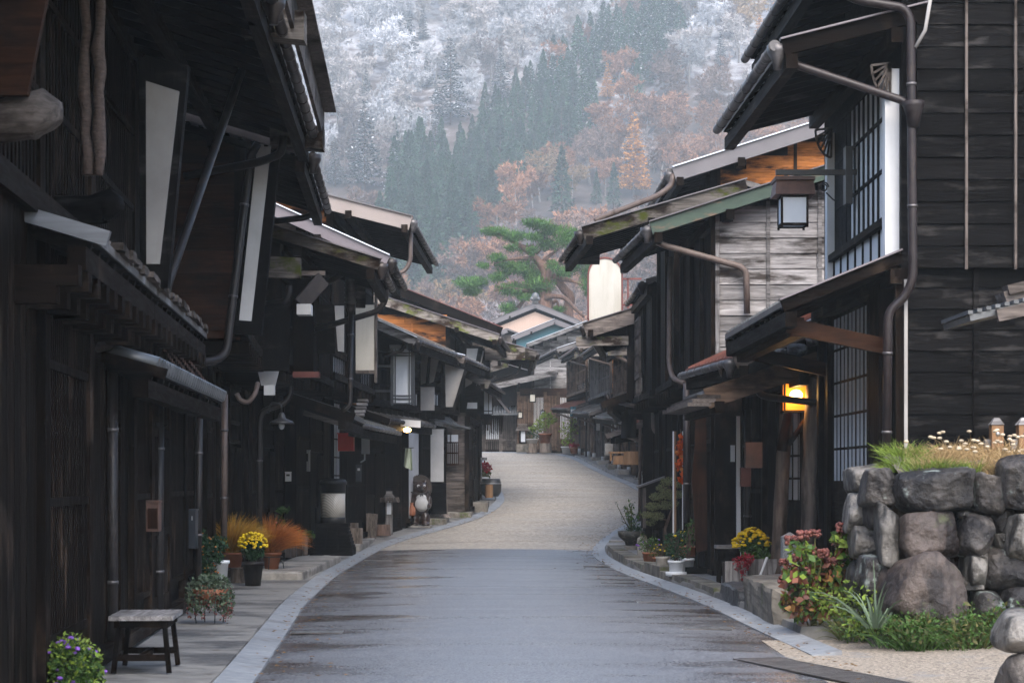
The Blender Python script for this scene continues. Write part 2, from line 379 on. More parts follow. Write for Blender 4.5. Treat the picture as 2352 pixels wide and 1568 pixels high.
# ------------------------------------------------------------------ camera, light, world
def camera_light():
    cam = bpy.data.cameras.new('camera'); co = bpy.data.objects.new('camera', cam); COL.objects.link(co)
    co.location = (0,0,EYE); co.rotation_euler = (R(90),0,0)
    cam.sensor_width = 36; cam.lens = F/2352*36; cam.shift_y = (HY-784)/2352
    cam.clip_start = .1; cam.clip_end = 6000
    cam.dof.use_dof = True; cam.dof.focus_distance = 46; cam.dof.aperture_fstop = 7.0
    SC.camera = co
    w = bpy.data.worlds.new('World'); SC.world = w; w.use_nodes = True; nt = w.node_tree
    sky = nt.nodes.new('ShaderNodeTexSky'); sky.sky_type = 'NISHITA'; sky.sun_disc = False
    EL, AZ = R(50), R(172)
    sky.sun_elevation = EL; sky.sun_rotation = AZ; sky.air_density = 1.0; sky.dust_density = 2.5; sky.ozone_density = 1.0
    bg = nt.nodes['Background']; bg.inputs[1].default_value = .15
    nt.links.new(sky.outputs[0], bg.inputs[0])
    sl = bpy.data.lights.new('sun', 'SUN'); so = bpy.data.objects.new('sun', sl); COL.objects.link(so)
    sl.energy = 1.15; sl.angle = R(45); sl.color = (1, .97, .93)
    d = Vector((math.sin(AZ)*math.cos(EL), math.cos(AZ)*math.cos(EL), math.sin(EL)))   # towards the sun
    so.rotation_euler = d.to_track_quat('Z', 'Y').to_euler(); so.location = (0, -20, 60)
    v = SC.view_settings; v.view_transform = 'Standard'; v.look = 'None'; v.exposure = EXPOSURE; v.gamma = 1
    c = SC.cycles; c.use_denoising = True; c.max_bounces = 6; c.diffuse_bounces = 3; c.glossy_bounces = 2; c.transmission_bounces = 3
    c.volume_bounces = 1; c.transparent_max_bounces = 6; c.caustics_reflective = False; c.caustics_refractive = False
    c.use_adaptive_sampling = True; c.adaptive_threshold = .02
EXPOSURE = 1.8; HAZE = .0005
camera_light()

# ------------------------------------------------------------------ ground, road, kerbs, pavements
_L = [(2,-1.4),(8,-1.62),(12,-1.8),(15.4,-1.98),(20.9,-2.32),(24.9,-2.58),(30,-2.77),(33,-2.86),(41,-2.94),(45,-2.9),(49,-2.5),(54,-1.42),(57.5,-.84),(62,-.42),(66,-.24),(70,-.30),(74,-.5),(80,-.85),(90,-1.2),(97,-1.4),(99.5,-1.9),(100.5,-3.5),(101,-8),(101.5,-16)]
_R = [(2,3.0),(10,2.9),(17.3,2.66),(20.5,2.52),(24.2,2.42),(28.2,2.2),(31.5,1.95),(35,1.74),(40.3,1.64),(44.6,1.78),(48.5,2.15),(51,2.53),(56,3.35),(61,4.0),(66,4.4),(70,4.56),(76,4.36),(82,3.85),(89,3.35),(95,3.05),(100,2.65),(103,2.0),(104.6,.6),(105.3,-2),(105.8,-8),(106.5,-16)]
def densify(pl, n):
    a = np.array(pl, float); d = np.r_[0, np.cumsum(np.hypot(*np.diff(a, axis=0).T))]
    t = np.linspace(0, d[-1], n); y = np.interp(t, d, a[:,0]); x = np.interp(t, d, a[:,1])
    k = np.ones(5)/5
    def s(v): e = np.r_[[v[0]]*2, v, [v[-1]]*2]; return np.convolve(e, k, 'valid')
    return s(y), s(x)
def rx(side, Y):   # road edge X at distance Y (before the bend)
    pl = _L if side < 0 else _R
    pl = [p for p in pl if p[0] <= 97]
    return float(np.interp(Y, [p[0] for p in pl], [p[1] for p in pl]))
def ground():
    xs = np.r_[np.linspace(-280, -30, 10), np.linspace(-24, 24, 25), np.linspace(30, 300, 10)]
    ys = np.r_[[-60, -30], np.arange(-10, 130, 2.0), np.arange(135, 330, 15)]
    m = MB(); n = len(xs)
    vs = [(x, y, gz(y)-.03) for y in ys for x in xs]
    fs = [(j*n+i, j*n+i+1, (j+1)*n+i+1, (j+1)*n+i) for j in range(len(ys)-1) for i in range(n-1)]
    m.add(vs, fs, .5, True); struct(m.build('ground', MT['ground']))
    N = 170
    ly, lx = densify(_L, N); ry, rxx = densify(_R, N)
    m = MB(); C = 9; vs = []
    # cut the road sheet at the joint so that the shading changes on an edge
    for i in range(N):
        for j in range(C):
            t = j/(C-1); y = ly[i]*(1-t)+ry[i]*t; x = lx[i]*(1-t)+rxx[i]*t
            vs.append((x, y, gz(y)+.004-.035*abs(2*t-1)**2+.035))
    fs = [(i*C+j, i*C+j+1, (i+1)*C+j+1, (i+1)*C+j) for i in range(N-1) for j in range(C-1)]
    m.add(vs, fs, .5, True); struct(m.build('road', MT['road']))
    for sd, (yy, xx) in ((-1, (ly, lx)), (1, (ry, rxx))):
        m = MB(); d = 0; seg = 0; w = .27
        P2 = [Vector((xx[i], yy[i], gz(yy[i]))) for i in range(N)]
        acc = [P2[0]]
        for p in P2:
            if (p-acc[-1]).length >= .6: acc.append(p)
        for a, b in zip(acc[:-1], acc[1:]):
            if sd > 0 and a.y < 17.2: continue
            if sd < 0 and a.y > 99.5: continue
            d = (b-a); d.z = 0; d.normalize(); nrm = Vector((d.y, -d.x, 0))*sd   # outward
            e = d*.006; up = Vector((0,0,.034)); lo = Vector((0,0,-.05))
            p0, p1 = a+e, b-e; q0, q1 = p0+nrm*w, p1+nrm*w
            m.hexa([p0+lo, p1+lo, q1+lo, q0+lo, p0+up*.6, p1+up*.6, q1+up*1.6, q0+up*1.6] if sd < 0 else [p0+lo, q0+lo, q1+lo, p1+lo, p0+up*.6, q0+up*1.6, q1+up*1.6, p1+up*.6], U(.2,.8))
        struct(m.build('kerb', MT['kerb']))
    # left pavement, flush with the kerb, to beyond the house fronts
    for sd, (yy, xx), Ya, Yb, h in ((-1, (ly, lx), 2, 99, .035), (1, (ry, rxx), 19.4, 45.5, .115), (1, (ry, rxx), 45.5, 99, .12)):
        m = MB(); vs = []; idx = [i for i in range(N) if Ya <= yy[i] <= Yb]
        for i in idx:
            a = (xx[i]+sd*.275); z = gz(yy[i])
            wob = .03*noise.noise(Vector((yy[i]*.9, sd*3, 0)))
            vs += [(a+wob, yy[i], z-.04), (a+sd*.03+wob, yy[i], z+h), (a+sd*3.5, yy[i], z+h+.03), (a+sd*7, yy[i], z+h+.04)]
        fs = []
        for k in range(len(idx)-1):
            for j in range(3):
                f = (k*4+j, k*4+j+1, (k+1)*4+j+1, (k+1)*4+j); fs.append(f if sd > 0 else f[::-1])
        if sd > 0: fs.append((0,3,2,1))
        m.add(vs, fs, .5); struct(m.build('pavement', MT['pave']))
    # gravel drive at right foreground
    m = MB(); vs = []; nx, ny = 14, 14
    for j in range(ny):
        for i in range(nx):
            x = 2.4+i*.6; y = 6+j*(19.3-6)/(ny-1)
            vs.append((x, y, .012+max(0, x-2.9)*.055+.01*noise.noise(Vector((x,y,0)))))
    m.add(vs, [(j*nx+i, j*nx+i+1, (j+1)*nx+i+1, (j+1)*nx+i) for j in range(ny-1) for i in range(nx-1)], .5, True)
    struct(m.build('gravel_drive', MT['gravel']))
ground()

# ------------------------------------------------------------------ houses
def fx_of(h, Y): return h['f'][0]+(h['f'][1]-h['f'][0])*(Y-h['Y'][0])/(h['Y'][1]-h['Y'][0])
def ex_of(h, Y): return h['e'][0]+(h['e2']-h['e'][0])*(Y-h['Y'][0])/(h['Y'][1]-h['Y'][0])
def siding(p, side, Yp, xa, xb, z0, zfun, bh, mt, batt=1.8, name='siding', battmat=None, thick=.03):
    """lapped boards on the wall facing the camera: plane Y = Yp, from xa (street) to xb; zfun(x) = height of roof underside"""
    m = MB(); z = z0; zt_max = max(zfun(xa), zfun(xb)); bt = MB(); nb = 0
    while z < zt_max-.03:
        zt = z+bh
        # street-side limit of this row under the slope
        x0 = xa
        for k in range(60):
            if zfun(x0) >= min(zt, zt_max)-.001: break
            x0 += side*abs(xb-xa)/60
        a, b = sorted((x0, xb))
        if b-a > .05:
            cuts = [a]; 
            while cuts[-1] < b-1.2: cuts.append(min(b, cuts[-1]+U(1.5,3.2)))
            if cuts[-1] < b: cuts[-1] = b
            if len(cuts) < 2: cuts.append(b)
            for c0, c1 in zip(cuts[:-1], cuts[1:]):
                c0 += .004; c1 -= .004; j = U(-.004,.004)
                m.hexa([(c0,Yp-thick+j,z),(c1,Yp-thick-j,z),(c1,Yp+.01,z),(c0,Yp+.01,z),(c0,Yp-thick*.35,zt+.012),(c1,Yp-thick*.35,zt+.012),(c1,Yp+.01,zt+.012),(c0,Yp+.01,zt+.012)])
        z = zt
    o = m.build(name, mt, p)
    if batt:
        x = xa
        while abs(x-xa) < abs(xb-xa):
            zz = min(zfun(x), zfun(x+side*.05)); bt = MB()
            bt.box2((x-.028, Yp-thick-.028, z0-.02), (x+.028, Yp-thick+.004, zz)); x += side*batt
            bt.build('batten', battmat or mt, p)
    return o

def bay(p, kind, side, a, b, z0, z1, mats):
    """one bay of a street front from a to b (points on the facade line, z ignored)"""
    a = Vector((a[0], a[1], 0)); b = Vector((b[0], b[1], 0)); d = (b-a); Ln = d.length; d.normalize()
    out = Vector((-side, 0, 0)); rz = math.atan2(d.y, d.x); wd = mats.get('front', 'dark')
    def bx(m, t, w, za, zb, o0, o1, r=None):    # along t..t+w
        q = a+d*(t+w/2)+out*((o0+o1)/2); m.box((q.x, q.y, (za+zb)/2), (w, abs(o1-o0), zb-za), rz, r)
    H = z1-z0
    if kind == 'lat' or kind == 'lat2':
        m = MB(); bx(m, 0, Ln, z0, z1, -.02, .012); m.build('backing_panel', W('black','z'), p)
        m = MB(); n = max(3, int(Ln/(.085 if kind == 'lat' else .14)))
        for i in range(n): bx(m, (i+.25)*Ln/n, Ln/n*.45, z0+.02, z1-.02, .014, .055)
        for zz in (z0, z0+H*.33, z0+H*.66, z1-.06): bx(m, 0, Ln, zz, zz+.06, .018, .068)
        m.build('lattice', W(wd,'z'), p)
    elif kind == 'shoji':
        m = MB(); bx(m, .02, Ln-.04, z0+H*.28, z1-.03, -.01, .012); pn = m.build('shoji_pane', MT['paper'], p)
        m = MB(); n = max(2, int(Ln/.42))
        for i in range(n+1): bx(m, i*(Ln-.05)/n, .05, z0, z1, .0, .02)
        for i in range(n): bx(m, (i+.5)*(Ln-.03)/n, .02, z0+H*.28, z1, .0, .02)
        for k in range(6): zz = z0+H*.28+k*(H*.72-.05)/5; bx(m, 0, Ln, zz, zz+.03, .0, .018)
        m.build('muntin', W(wd,'z'), p)
        m = MB(); bx(m, 0, Ln, z0, z0+H*.28, -.01, .028); m.build('lower_panel', W(wd,'y'), p)
    elif kind == 'glass':
        m = MB(); bx(m, .02, Ln-.04, z0+H*.3, z1-.03, -.01, .012); m.build('glass_pane', MT['glass'], p)
        m = MB(); n = max(2, int(Ln/.45))
        for i in range(n+1): bx(m, i*(Ln-.05)/n, .05, z0, z1, .0, .05)
        for k in range(4): zz = z0+H*.3+k*(H*.7-.05)/3; bx(m, 0, Ln, zz, zz+.04, .0, .036)
        m.build('sash', W(wd,'z'), p)
        m = MB(); bx(m, 0, Ln, z0, z0+H*.3, -.01, .028); m.build('lower_panel', W(wd,'y'), p)
    elif kind == 'door':
        half = Ln/2
        for i in range(2):
            m = MB(); o = .02+.03*i
            bx(m, i*half+.02, half-.02, z0+.02, z1, o-.02, o+.012)
            n = max(4, int(half/.07))
            for k in range(n): bx(m, i*half+.04+k*(half-.06)/n, .03, z0+H*.45, z1-.06, o+.012, o+.035)
            bx(m, i*half+.02, half-.03, z0+.02, z0+.2, o+.012, o+.03); bx(m, i*half+.02, half-.03, z0+H*.43, z0+H*.47, o+.012, o+.042); bx(m, i*half+.02, half-.03, z1-.08, z1, o+.012, o+.042)
            m.build('sliding_door', W(wd,'z'), p)
    elif kind == 'board':
        m = MB(); n = max(2, int(Ln/.2))
        for i in range(n): bx(m, i*Ln/n+.004, Ln/n-.008, z0, z1, -.02, .018+U(0,.008))
        m.build('board_panel', W(wd,'z'), p)
    elif kind == 'hboard':
        m = MB(); n = max(2, int(H/.2))
        for i in range(n): bx(m, 0, Ln, z0+i*H/n+.003, z0+(i+1)*H/n-.003, -.02, .018+U(0,.008))
        m.build('board_panel', W(wd,'y'), p)
    elif kind == 'pan':      # low white panels under a dark rail
        n = max(2, int(Ln/.3)); m = MB()
        for i in range(n): bx(m, (i+.08)*Ln/n, Ln/n*.84, z0+.08, z0+.36, -.01, .014)
        m.build('white_panel', MT['white'], p)
        m = MB()
        for i in range(n+1): bx(m, min(i*Ln/n, Ln-.04), .04, z0, z0+.44, .0, .04)
        bx(m, 0, Ln, z0-.1, z0+.05, .0, .06); bx(m, 0, Ln, z0+.38, z0+.46, .0, .06); m.build('rail', W(wd,'y'), p)
        bay(p, 'lat2', side, a, b, z0+.47, z1, mats)
    elif kind == 'plaster':
        m = MB(); bx(m, 0, Ln, z0, z1, -.02, .012); m.build('plaster_panel', MT['plaster'], p)

def facade(p, side, A, B, z0, z1, bays, mats, posts=True, beam=True, postw=.13):
    A = Vector((A[0], A[1], 0)); B = Vector((B[0], B[1], 0)); n = len(bays); out = Vector((-side,0,0))
    tot = sum(b[1] for b in bays); t = 0; cuts = [0]
    for b in bays: t += b[1]/tot; cuts.append(t)
    wd = mats.get('front', 'dark')
    for i, b in enumerate(bays):
        pa, pb = A.lerp(B, cuts[i]), A.lerp(B, cuts[i+1]); dd = (pb-pa).normalized()*postw/2
        zz1 = z1-.16 if beam else z1
        if b[0] == 'door' and zz1-z0 > 2.3:
            bay(p, b[0], side, pa+dd, pb-dd, z0+.1, z0+2.0, mats); bay(p, 'lat', side, pa+dd, pb-dd, z0+2.06, zz1, mats)
        elif b[0]: bay(p, b[0], side, pa+dd, pb-dd, z0+(.35 if b[0] in ('lat','shoji','glass') else .1), zz1, mats)
    if posts:
        for c in cuts:
            q = A.lerp(B, c)+out*.02; m = MB(); m.box((q.x, q.y, (z0+z1)/2), (postw, postw, z1-z0)); m.build('post', W(wd,'z'), p)
    if beam:
        m = MB(); m.bar(A+out*.03+Vector((0,0,z1-.08)), B+out*.03+Vector((0,0,z1-.08)), .16, .17); m.build('lintel', W(wd,'y'), p)
        m = MB(); m.bar(A+out*.03+Vector((0,0,z0+.06)), B+out*.03+Vector((0,0,z0+.06)), .18, .12); m.build('sill', W(wd,'y'), p)

def gutter(p, A, B, r=.06, mt='gutter', head=None, rings=True):
    A, B = Vector(A), Vector(B); m = MB(); r *= .82; m.tube([A, B], r, 10)
    L = (B-A).length; n = int(L/.55) if rings else 0; d = (B-A).normalized()
    for i in range(n+1):
        c = A+d*min(L-.02, .04+i*.55); m.tube([c-d*.012, c+d*.012], r*1.14, 10)
    o = m.build('gutter', MT[mt], p)
    if head is not None:
        h = Vector(head); m = MB(); m.lathe([(r*.75,-r*3.4),(r*1.0,-r*2.0),(r*1.9,-r*.4),(r*2.0,r*.9)], 10, h); m.build('rain_head', MT[mt], o)
    return o
def bend(pts, r=.12, n=4):
    """round the corners of a pipe path"""
    pts = [Vector(q) for q in pts]; out = [pts[0]]
    for a, b, c in zip(pts[:-2], pts[1:-1], pts[2:]):
        u = (a-b); v = (c-b); k = min(r, u.length*.45, v.length*.45); u.normalize(); v.normalize()
        s, e = b+u*k, b+v*k
        for i in range(n+1):
            t = i/n; out.append(s.lerp(b, t).lerp(b.lerp(e, t), t))
    out.append(pts[-1]); return out
def pipe(p, pts, r=.045, mt='pipe_dark', clamps=True):
    r *= .84; m = MB(); m.tube(bend(pts, r*3.2), r, 10); o = m.build('downpipe', MT[mt], p)
    if clamps:
        pts = [Vector(q) for q in pts]
        for a, b in zip(pts[:-1], pts[1:]):
            d = b-a
            if d.length < 1.2 or abs(d.z) < .8*d.length: continue
            for t in (.25, .72):
                c = a+d*t; u = d.normalized(); m = MB(); m.tube([c-u*.014, c+u*.014], r*1.16, 10); m.build('pipe_clamp', MT['gutter_grey'], o)
    return o
def roofslab(p, side, e0, e1, run, mslope, th, mt, under='black', barge=None, back=0, over=0.0, name='roof', rafters=True, cap=None, seams=.42, beamends=None):
    """e0/e1: eave edge (x,y,z of underside) near and far; runs `run` metres away from the street rising at mslope."""
    e0, e1 = Vector(e0), Vector(e1); up = Vector((side, 0, mslope)); t = Vector((0,0,th))
    r0, r1 = e0+up*run, e1+up*run; dY = (e1-e0)
    m = MB(); m.hexa([e0, r0, r1, e1, e0+t, r0+t, r1+t, e1+t] if side > 0 else [e0, e1, r1, r0, e0+t, e1+t, r1+t, r0+t], .5)
    if back: 
        b0, b1 = r0+Vector((side*back,0,-mslope*back)), r1+Vector((side*back,0,-mslope*back))
        m.hexa([r0, b0, b1, r1, r0+t, b0+t, b1+t, r1+t] if side > 0 else [r0, r1, b1, b0, r0+t, r1+t, b1+t, b0+t], .5)
    ns = int(dY.length/seams) if seams else 0
    for i in range(1, ns):          # standing seams / tile rows
        q = e0+dY*(i/ns)+t
        m.bar(q+Vector((0,0,.012)), q+up*run+Vector((0,0,.012)), .03, .03, r=.5)
    rf = m.build(name, mt, p)
    if rafters:
        m = MB(); n = max(2, int(dY.length/.42))
        for i in range(n+1):
            q = e0+dY*((i+.5)/(n+1))+Vector((side*.03,0,-.045)); m.bar(q, q+up*min(run, 2.6), .06, .08)
        n2 = max(3, int(min(run,2.4)/.16))
        for i in range(n2):
            q0 = e0+up*(i*.16+.02)-Vector((0,0,.008)); m.bar(q0+dY*.01, q0+dY*.99, .05, .014)
        m.build('rafters', W(under,'x'), rf)
        for fr in (.08, 1.15):
            if fr < run:
                m = MB(); q = e0+up*fr-Vector((0,0,.16)); m.bar(q-dY.normalized()*.12, q+dY+dY.normalized()*.05, .12, .15); m.build('purlin', W('dark','y'), rf)
    if barge:
        bm, bh, proj = barge[0], barge[1], (barge[2] if len(barge) > 2 else .12)
        m = MB(); off = Vector((0,-.04,0)); zc = Vector((0,0,th-bh/2+.01))
        s0 = e0-up*proj+off+zc
        m.bar(s0, r0+off+zc, .05, bh, up=(0,0,1)); m.build('bargeboard', bm, rf)
        if cap is not None:
            m = MB(); zc2 = Vector((0,-.05,th+.02)); m.bar(e0-up*(proj+.03)+zc2, r0+zc2, .12, .018); m.build('verge_cap', cap, rf)
    if beamends:
        for fr, ln in beamends:
            m = MB(); q = e0+dY*fr+Vector((side*.9, 0, -.28)); m.bar(q, q+Vector((-side*(.9+ln), 0, -.02)), .14, .2); m.build('beam_end', W('moss','x'), rf)
    return rf

HOUSES = []
def house(label, side, Y, f, e, e2, ze, ms, z1, up=.0, back=7.0, run=4.5, front='dark', sidew='dark', sb=.22, roof='roof_metal', th=.1,
          barge=None, cap=None, low=None, upb=None, gut='gutter', wall_off=.35, zb=None, under='black', upx=None, seams=.42, beamends=None,
          group=None, sidez=None, name='wooden_house', batt=1.6, cat='house', gmat=None):
    Y0, Y1 = Y; ym = (Y0+Y1)/2; zb = gz(ym) if zb is None else zb
    h = dict(Y=Y, f=f, e=(e, ze), e2=e2, side_=side)
    p = thing(name, label, cat, ((f[0]+f[1])/2, ym, zb), group); h['p'] = p; h['z1'] = z1; h['up'] = up
    Yw = Y0+wall_off; fa, fb = fx_of(h, Yw), f[1]
    ua, ub = fa-side*up, fb-side*up           # upper storey front
    zr = lambda x: ze+ms*max(0, (abs(x-e) if abs(x-e) <= run else 2*run-abs(x-e)))-.005
    # body: lower storey and upper storey with its gable
    m = MB(); B = side*back
    q = [(fa,Yw),(fb,Y1),(fb+B,Y1),(fa+B,Yw)]
    if side < 0: q = [q[0], q[3], q[2], q[1]]
    m.hexa([(x,y,zb-1.2) for x, y in q]+[(x,y,z1) for x, y in q])
    xr = e+side*run; xb = fa+B
    poly = [(ua, Yw, z1+.002), (xb, Yw, z1+.002), (xb, Yw, max(z1+.1, zr(xb))), (xr, Yw, zr(xr)), (ua, Yw, zr(ua))]
    df = Vector((ub-ua, Y1-Yw, 0))
    m.prism(poly if side > 0 else poly[::-1], df)
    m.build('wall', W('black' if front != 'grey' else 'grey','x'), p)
    # lapped boards on the wall facing down the street
    sz = zb if sidez is None else sidez
    if sidew:
        if not isinstance(sidew, (list, tuple)): sidew = (sidew, sidew)
        if sidew[0]: siding(p, side, Yw, fa, fa+side*min(back, 4.5), sz, lambda x: z1, sb, W(sidew[0],'x'), batt)
        if sidew[1]: siding(p, side, Yw-.004, ua, ua+side*min(back, 5), z1+.01, zr, sb, W(sidew[1],'x'), batt)
    mats = dict(front=front)
    if low: facade(p, side, (fa,Yw), (fb,Y1), zb+.08, z1, low, mats)
    if upb:
        zt = min(zr(ua), zr(ub))-.05
        facade(p, side, (ua,Yw), (ub,Y1), z1+.02, zt, upb, mats)
    if up > .15:                                # joists carrying the overhanging storey
        n = max(2, int((Y1-Yw)/.55))
        for i in range(n):
            t = (i+.5)/n; x = fa+(fb-fa)*t; y = Yw+(Y1-Yw)*t; m = MB()
            m.bar((x,y,z1-.09), (x-side*(up+.12),y,z1-.09), .1, .16); m.build('joist', W('dark','x'), p)
    rf = roofslab(p, side, (e,Y0,ze), (e2,Y1,ze), run, ms, th, MT[roof], under, barge, back=max(0, back-run+1.2), cap=cap, seams=seams, beamends=beamends)
    if gut:
        g = Vector((-side*.07,0,.0)); gutter(p, Vector((e,Y0-.02,ze))+g, Vector((e2,Y1,ze))+g, .065, gut, head=Vector((e,Y0+.05,ze-.02))+g)
    HOUSES.append(h); return h
def pent(h, e0, e1, run, ms, th, mt, barge=None, cap=None, gut=None, under='black', seams=.3, name='pent_roof', beamends=None, head=True):
    side = h['side_']
    rf = roofslab(h['p'], side, e0, e1, run, ms, th, mt, under, barge, name=name, cap=cap, seams=seams, beamends=beamends)
    if gut:
        g = Vector((-side*.06,0,.0)); gutter(h['p'], Vector(e0)+g, Vector(e1)+g, .055, gut, head=Vector(e0)+g+Vector((0,.06,-.02)) if head else None)
    return rf
def plate(p, pts, Y, t, mt, name):
    """flat plate facing down the street, outline given in picture units at distance Y"""
    m = MB(); poly = [P(x, y, Y) for x, y in pts]; m.prism(poly, (0, t, 0)); return m.build(name, mt, p)
# ================================================================== left row, near to far
GL = 'old wooden houses along the left of the street'
GR = 'old wooden houses along the right of the street'
mk = lambda k: MT[k]
LA1 = house('nearest dark house on the left, lattice front, brown board panel hung high under the eave', -1, (9,17), (-2.91,-3.44), -1.7, -2.1, 5.63, .3, 3.45, up=-.2, run=4.2,
    low=[('lat',1.6),('board',1.2),('lat',1.4),('board',1.0)], upb=[('lat2',2),('lat2',2),('lat2',2)], sidew=None, gut='gutter')
LA2 = house('dark house behind the slatted bench, with long sloping downpipes and small knobbly tiled canopy', -1, (17,24.3), (-3.44,-3.92), -2.1, -2.45, 5.63, .3, 3.45, up=-.3, run=4.2,
    low=[('board',.9),('lat',1.3),('door',1.5),('lat',1.6),('lat',1.1)], upb=[('lat2',2),('board',2)], sidew=None)
for h, ya, yb in ((LA1, 12, 17), (LA2, 17, 24.2)):
    m = MB(); y = ya
    while y < yb-.1:
        y2 = min(yb, y+U(.8,1.2)); xa, xb = ex_of(h,y)+.16, ex_of(h,y2)+.16
        m.bar((xa,y+.008,5.83), (xb,y2-.008,5.83), .04, .34); m.bar((xa+.06,y+.008,6.01), (xb+.06,y2-.008,6.01), .2, .03); y = y2
    m.build('fascia', W('greybrown','z'), h['p'])
def endblock(h, x0, y0, x1, y1, Y, mt, dx=.9, dy=.22, name='beam_end', sk=0):
    """square cut beam end sticking out over the street"""
    a, b = P(x0,y0,Y), P(x1,y1,Y); sd = h['side_']; m = MB()
    xs = sorted((a.x, b.x)); zs = sorted((a.z, b.z)); back = sd*dx
    lo, hi = (xs[0]-dx, xs[1]) if sd < 0 else (xs[0], xs[1]+dx)
    m.hexa([(lo,Y,zs[0]+sk),(hi,Y,zs[0]),(hi,Y+dy,zs[0]),(lo,Y+dy,zs[0]+sk),(lo,Y,zs[1]+sk),(hi,Y,zs[1]),(hi,Y+dy,zs[1]),(lo,Y+dy,zs[1]+sk)])
    return m.build(name, mt, h['p'])
endblock(LA2, 630, 25, 698, 92, 18.2, W('moss','x'), .3, .26, sk=.05)
endblock(LA2, 678, 290, 741, 342, 23.6, W('moss','x'), .3, .28, sk=.05)
# brown panel, carved noses, ropes of the nearest house
plate(LA1['p'], [(-120,-60),(118,-60),(62,218),(-120,222)], 12.2, .06, W('brown','x'), 'hanging_board')
def nose(h, x0, x1, y0, y1, Y, mt):
    a, b = P(x0,y0,Y), P(x1,y1,Y); m = MB(); r = (a.z-b.z)/2
    pr = []
    m.tube([(a.x-1.0,Y,(a.z+b.z)/2), (a.x,Y,(a.z+b.z)/2-.01), ((a.x+b.x)/2,Y,(a.z+b.z)/2+.02), (b.x-r*.6,Y,(a.z+b.z)/2+r*.2), (b.x-r*.2,Y,(a.z+b.z)/2), (b.x,Y,(a.z+b.z)/2-r*.25)], [r*.9,r*.85,r*.9,r,r*.8,r*.4], 12)
    m.build('carved_beam_end', mt, h['p'])
nose(LA1, 0, 126, 214, 335, 12.4, W('greybrown','x')); nose(LA1, 205, 272, 440, 524, 15.2, W('black','x'))
for x, ytop in ((197,-30),(228,-30)):
    m = MB(); pts = [P(x+U(-5,5)-(.02*i if x>210 else 0), ytop+i*48, 15+.0*i) for i in range(10)]
    m.tube(pts, [.045+U(-.012,.01) for _ in pts], 8); m.build('rope', mat('hemp_rope_%d' % x, (.06,.042,.034), (.12,.085,.07), sc=(3,3,8), ns=6, rough=.95, bump=.8), LA1['p'])
# pent roof of the nearest houses, with its mossy worn edge
LA1['side_'] = LA2['side_'] = -1
EA = lambda Y: -2.73-(Y-13)*.0725
pent(LA1, (EA(13),13,3.12), (EA(17.1),17.1,3.12), .75, .3, .07, MT['roof_shingle'], barge=(mat('wet_board',(.07,.075,.085),(.14,.15,.165),sc=AX['x'],ns=4,rough=.35),.10), gut=None)
pent(LA2, (EA(17.1),17.15,3.12), (EA(22),22.2,3.12), .75, .3, .07, MT['roof_shingle'], gut=None)
m = MB(); y = 14.2
while y < 22:                                                    # ragged shingle ends and weights along the edge
    y2 = y+U(.12,.34); m.bar((EA(y)-.03,y,3.215+U(-.01,.02)), (EA(y2)-.03,y2,3.215+U(-.01,.02)), U(.10,.2), U(.03,.07)); y = y2
m.build('roof_edge', W('greybrown','y'), LA2['p'])
for i in range(22):
    Y = 12.6+i*.43; xf = -2.316-.066*Y; m = MB()
    m.prism([(xf-.1,Y,2.67),(xf+.28,Y,2.67),(xf+.28,Y,2.78),(xf+.42,Y,2.78),(xf+.42,Y,2.91),(xf-.1,Y,2.91)], (0,.11,0))
    m.build('bracket', W('dark','x'), LA2['p'])
# small tiled canopy over the lattice bay
a, b = Vector((-2.98,16.6,2.45)), Vector((-3.34,23.1,2.45))
pent(LA2, a, b, .5, .28, .05, MT['roof_tile'], gut=None, seams=0, barge=(W('dark','x'),.09))
m = MB(); n = 34
for i in range(n):
    q = a.lerp(b, (i+.5)/n); m.tube([q+Vector((.04,0,.07)), q+Vector((-.46,0,.21))], .062, 8)
m.build('tile_roll', MT['roof_tile'], LA2['p'])
for k in range(4):
    m = MB(); p0, p1 = P(362+k*12, 782, 18.6+k*.3), P(420+k*17, 862+k*4, 20.2+k*.5); nn = 26
    for i in range(nn):
        q = p0.lerp(p1, i/nn); q2 = p0.lerp(p1, (i+.8)/nn); m.bar(q, q2, .028 if i % 2 else .008, .008 if i % 2 else .028)
    m.build('chain', MT['rust'], LA2['p'])
# white fin panels in dark frames
def fin(h, pts, frame, Y, t=.12, mt='plaster'):
    o = plate(h['p'], frame, Y+.03, t, W('black','z'), 'fin_wall'); plate(h['p'], pts, Y, .029, MT[mt], 'white_fin_panel'); return o
fin(LA2, [(336,606),(366,606),(411,210),(335,186)], [(322,660),(385,660),(432,150),(318,130)], 17.0, mt='plaster_grey')
# downpipes of the near houses
p_ = LA2['p']
pipe(p_, [P(572,112,20.5), P(385,655,18.6), P(372,700,18.6)], .05)
pipe(p_, [P(650,312,23.4), P(648,352,23.4), P(600,372,23.6), P(425,405,24.0)], .06)
pipe(p_, [P(345,748,17.5), P(320,780,17.5), P(110,818,15.2), P(48,905,14.6), P(48,1240,14.4)], .055)
pipe(p_, [P(362,775,19), P(355,822,19), P(240,866,17.6), P(232,900,17.4), P(232,1500,17.4)], .05)
pipe(p_, [P(258,800,16.9), P(258,1545,16.9)], .055)
pipe(p_, [P(366,880,20.5), P(364,1480,20.5)], .06)
pipe(p_, [P(592,330,24.2), P(575,360,24.2), P(520,808,23.9), P(500,826,23.8), P(382,846,23.0)], .06)
pipe(p_, [P(458,940,24.2), P(455,1340,24.2)], .05)

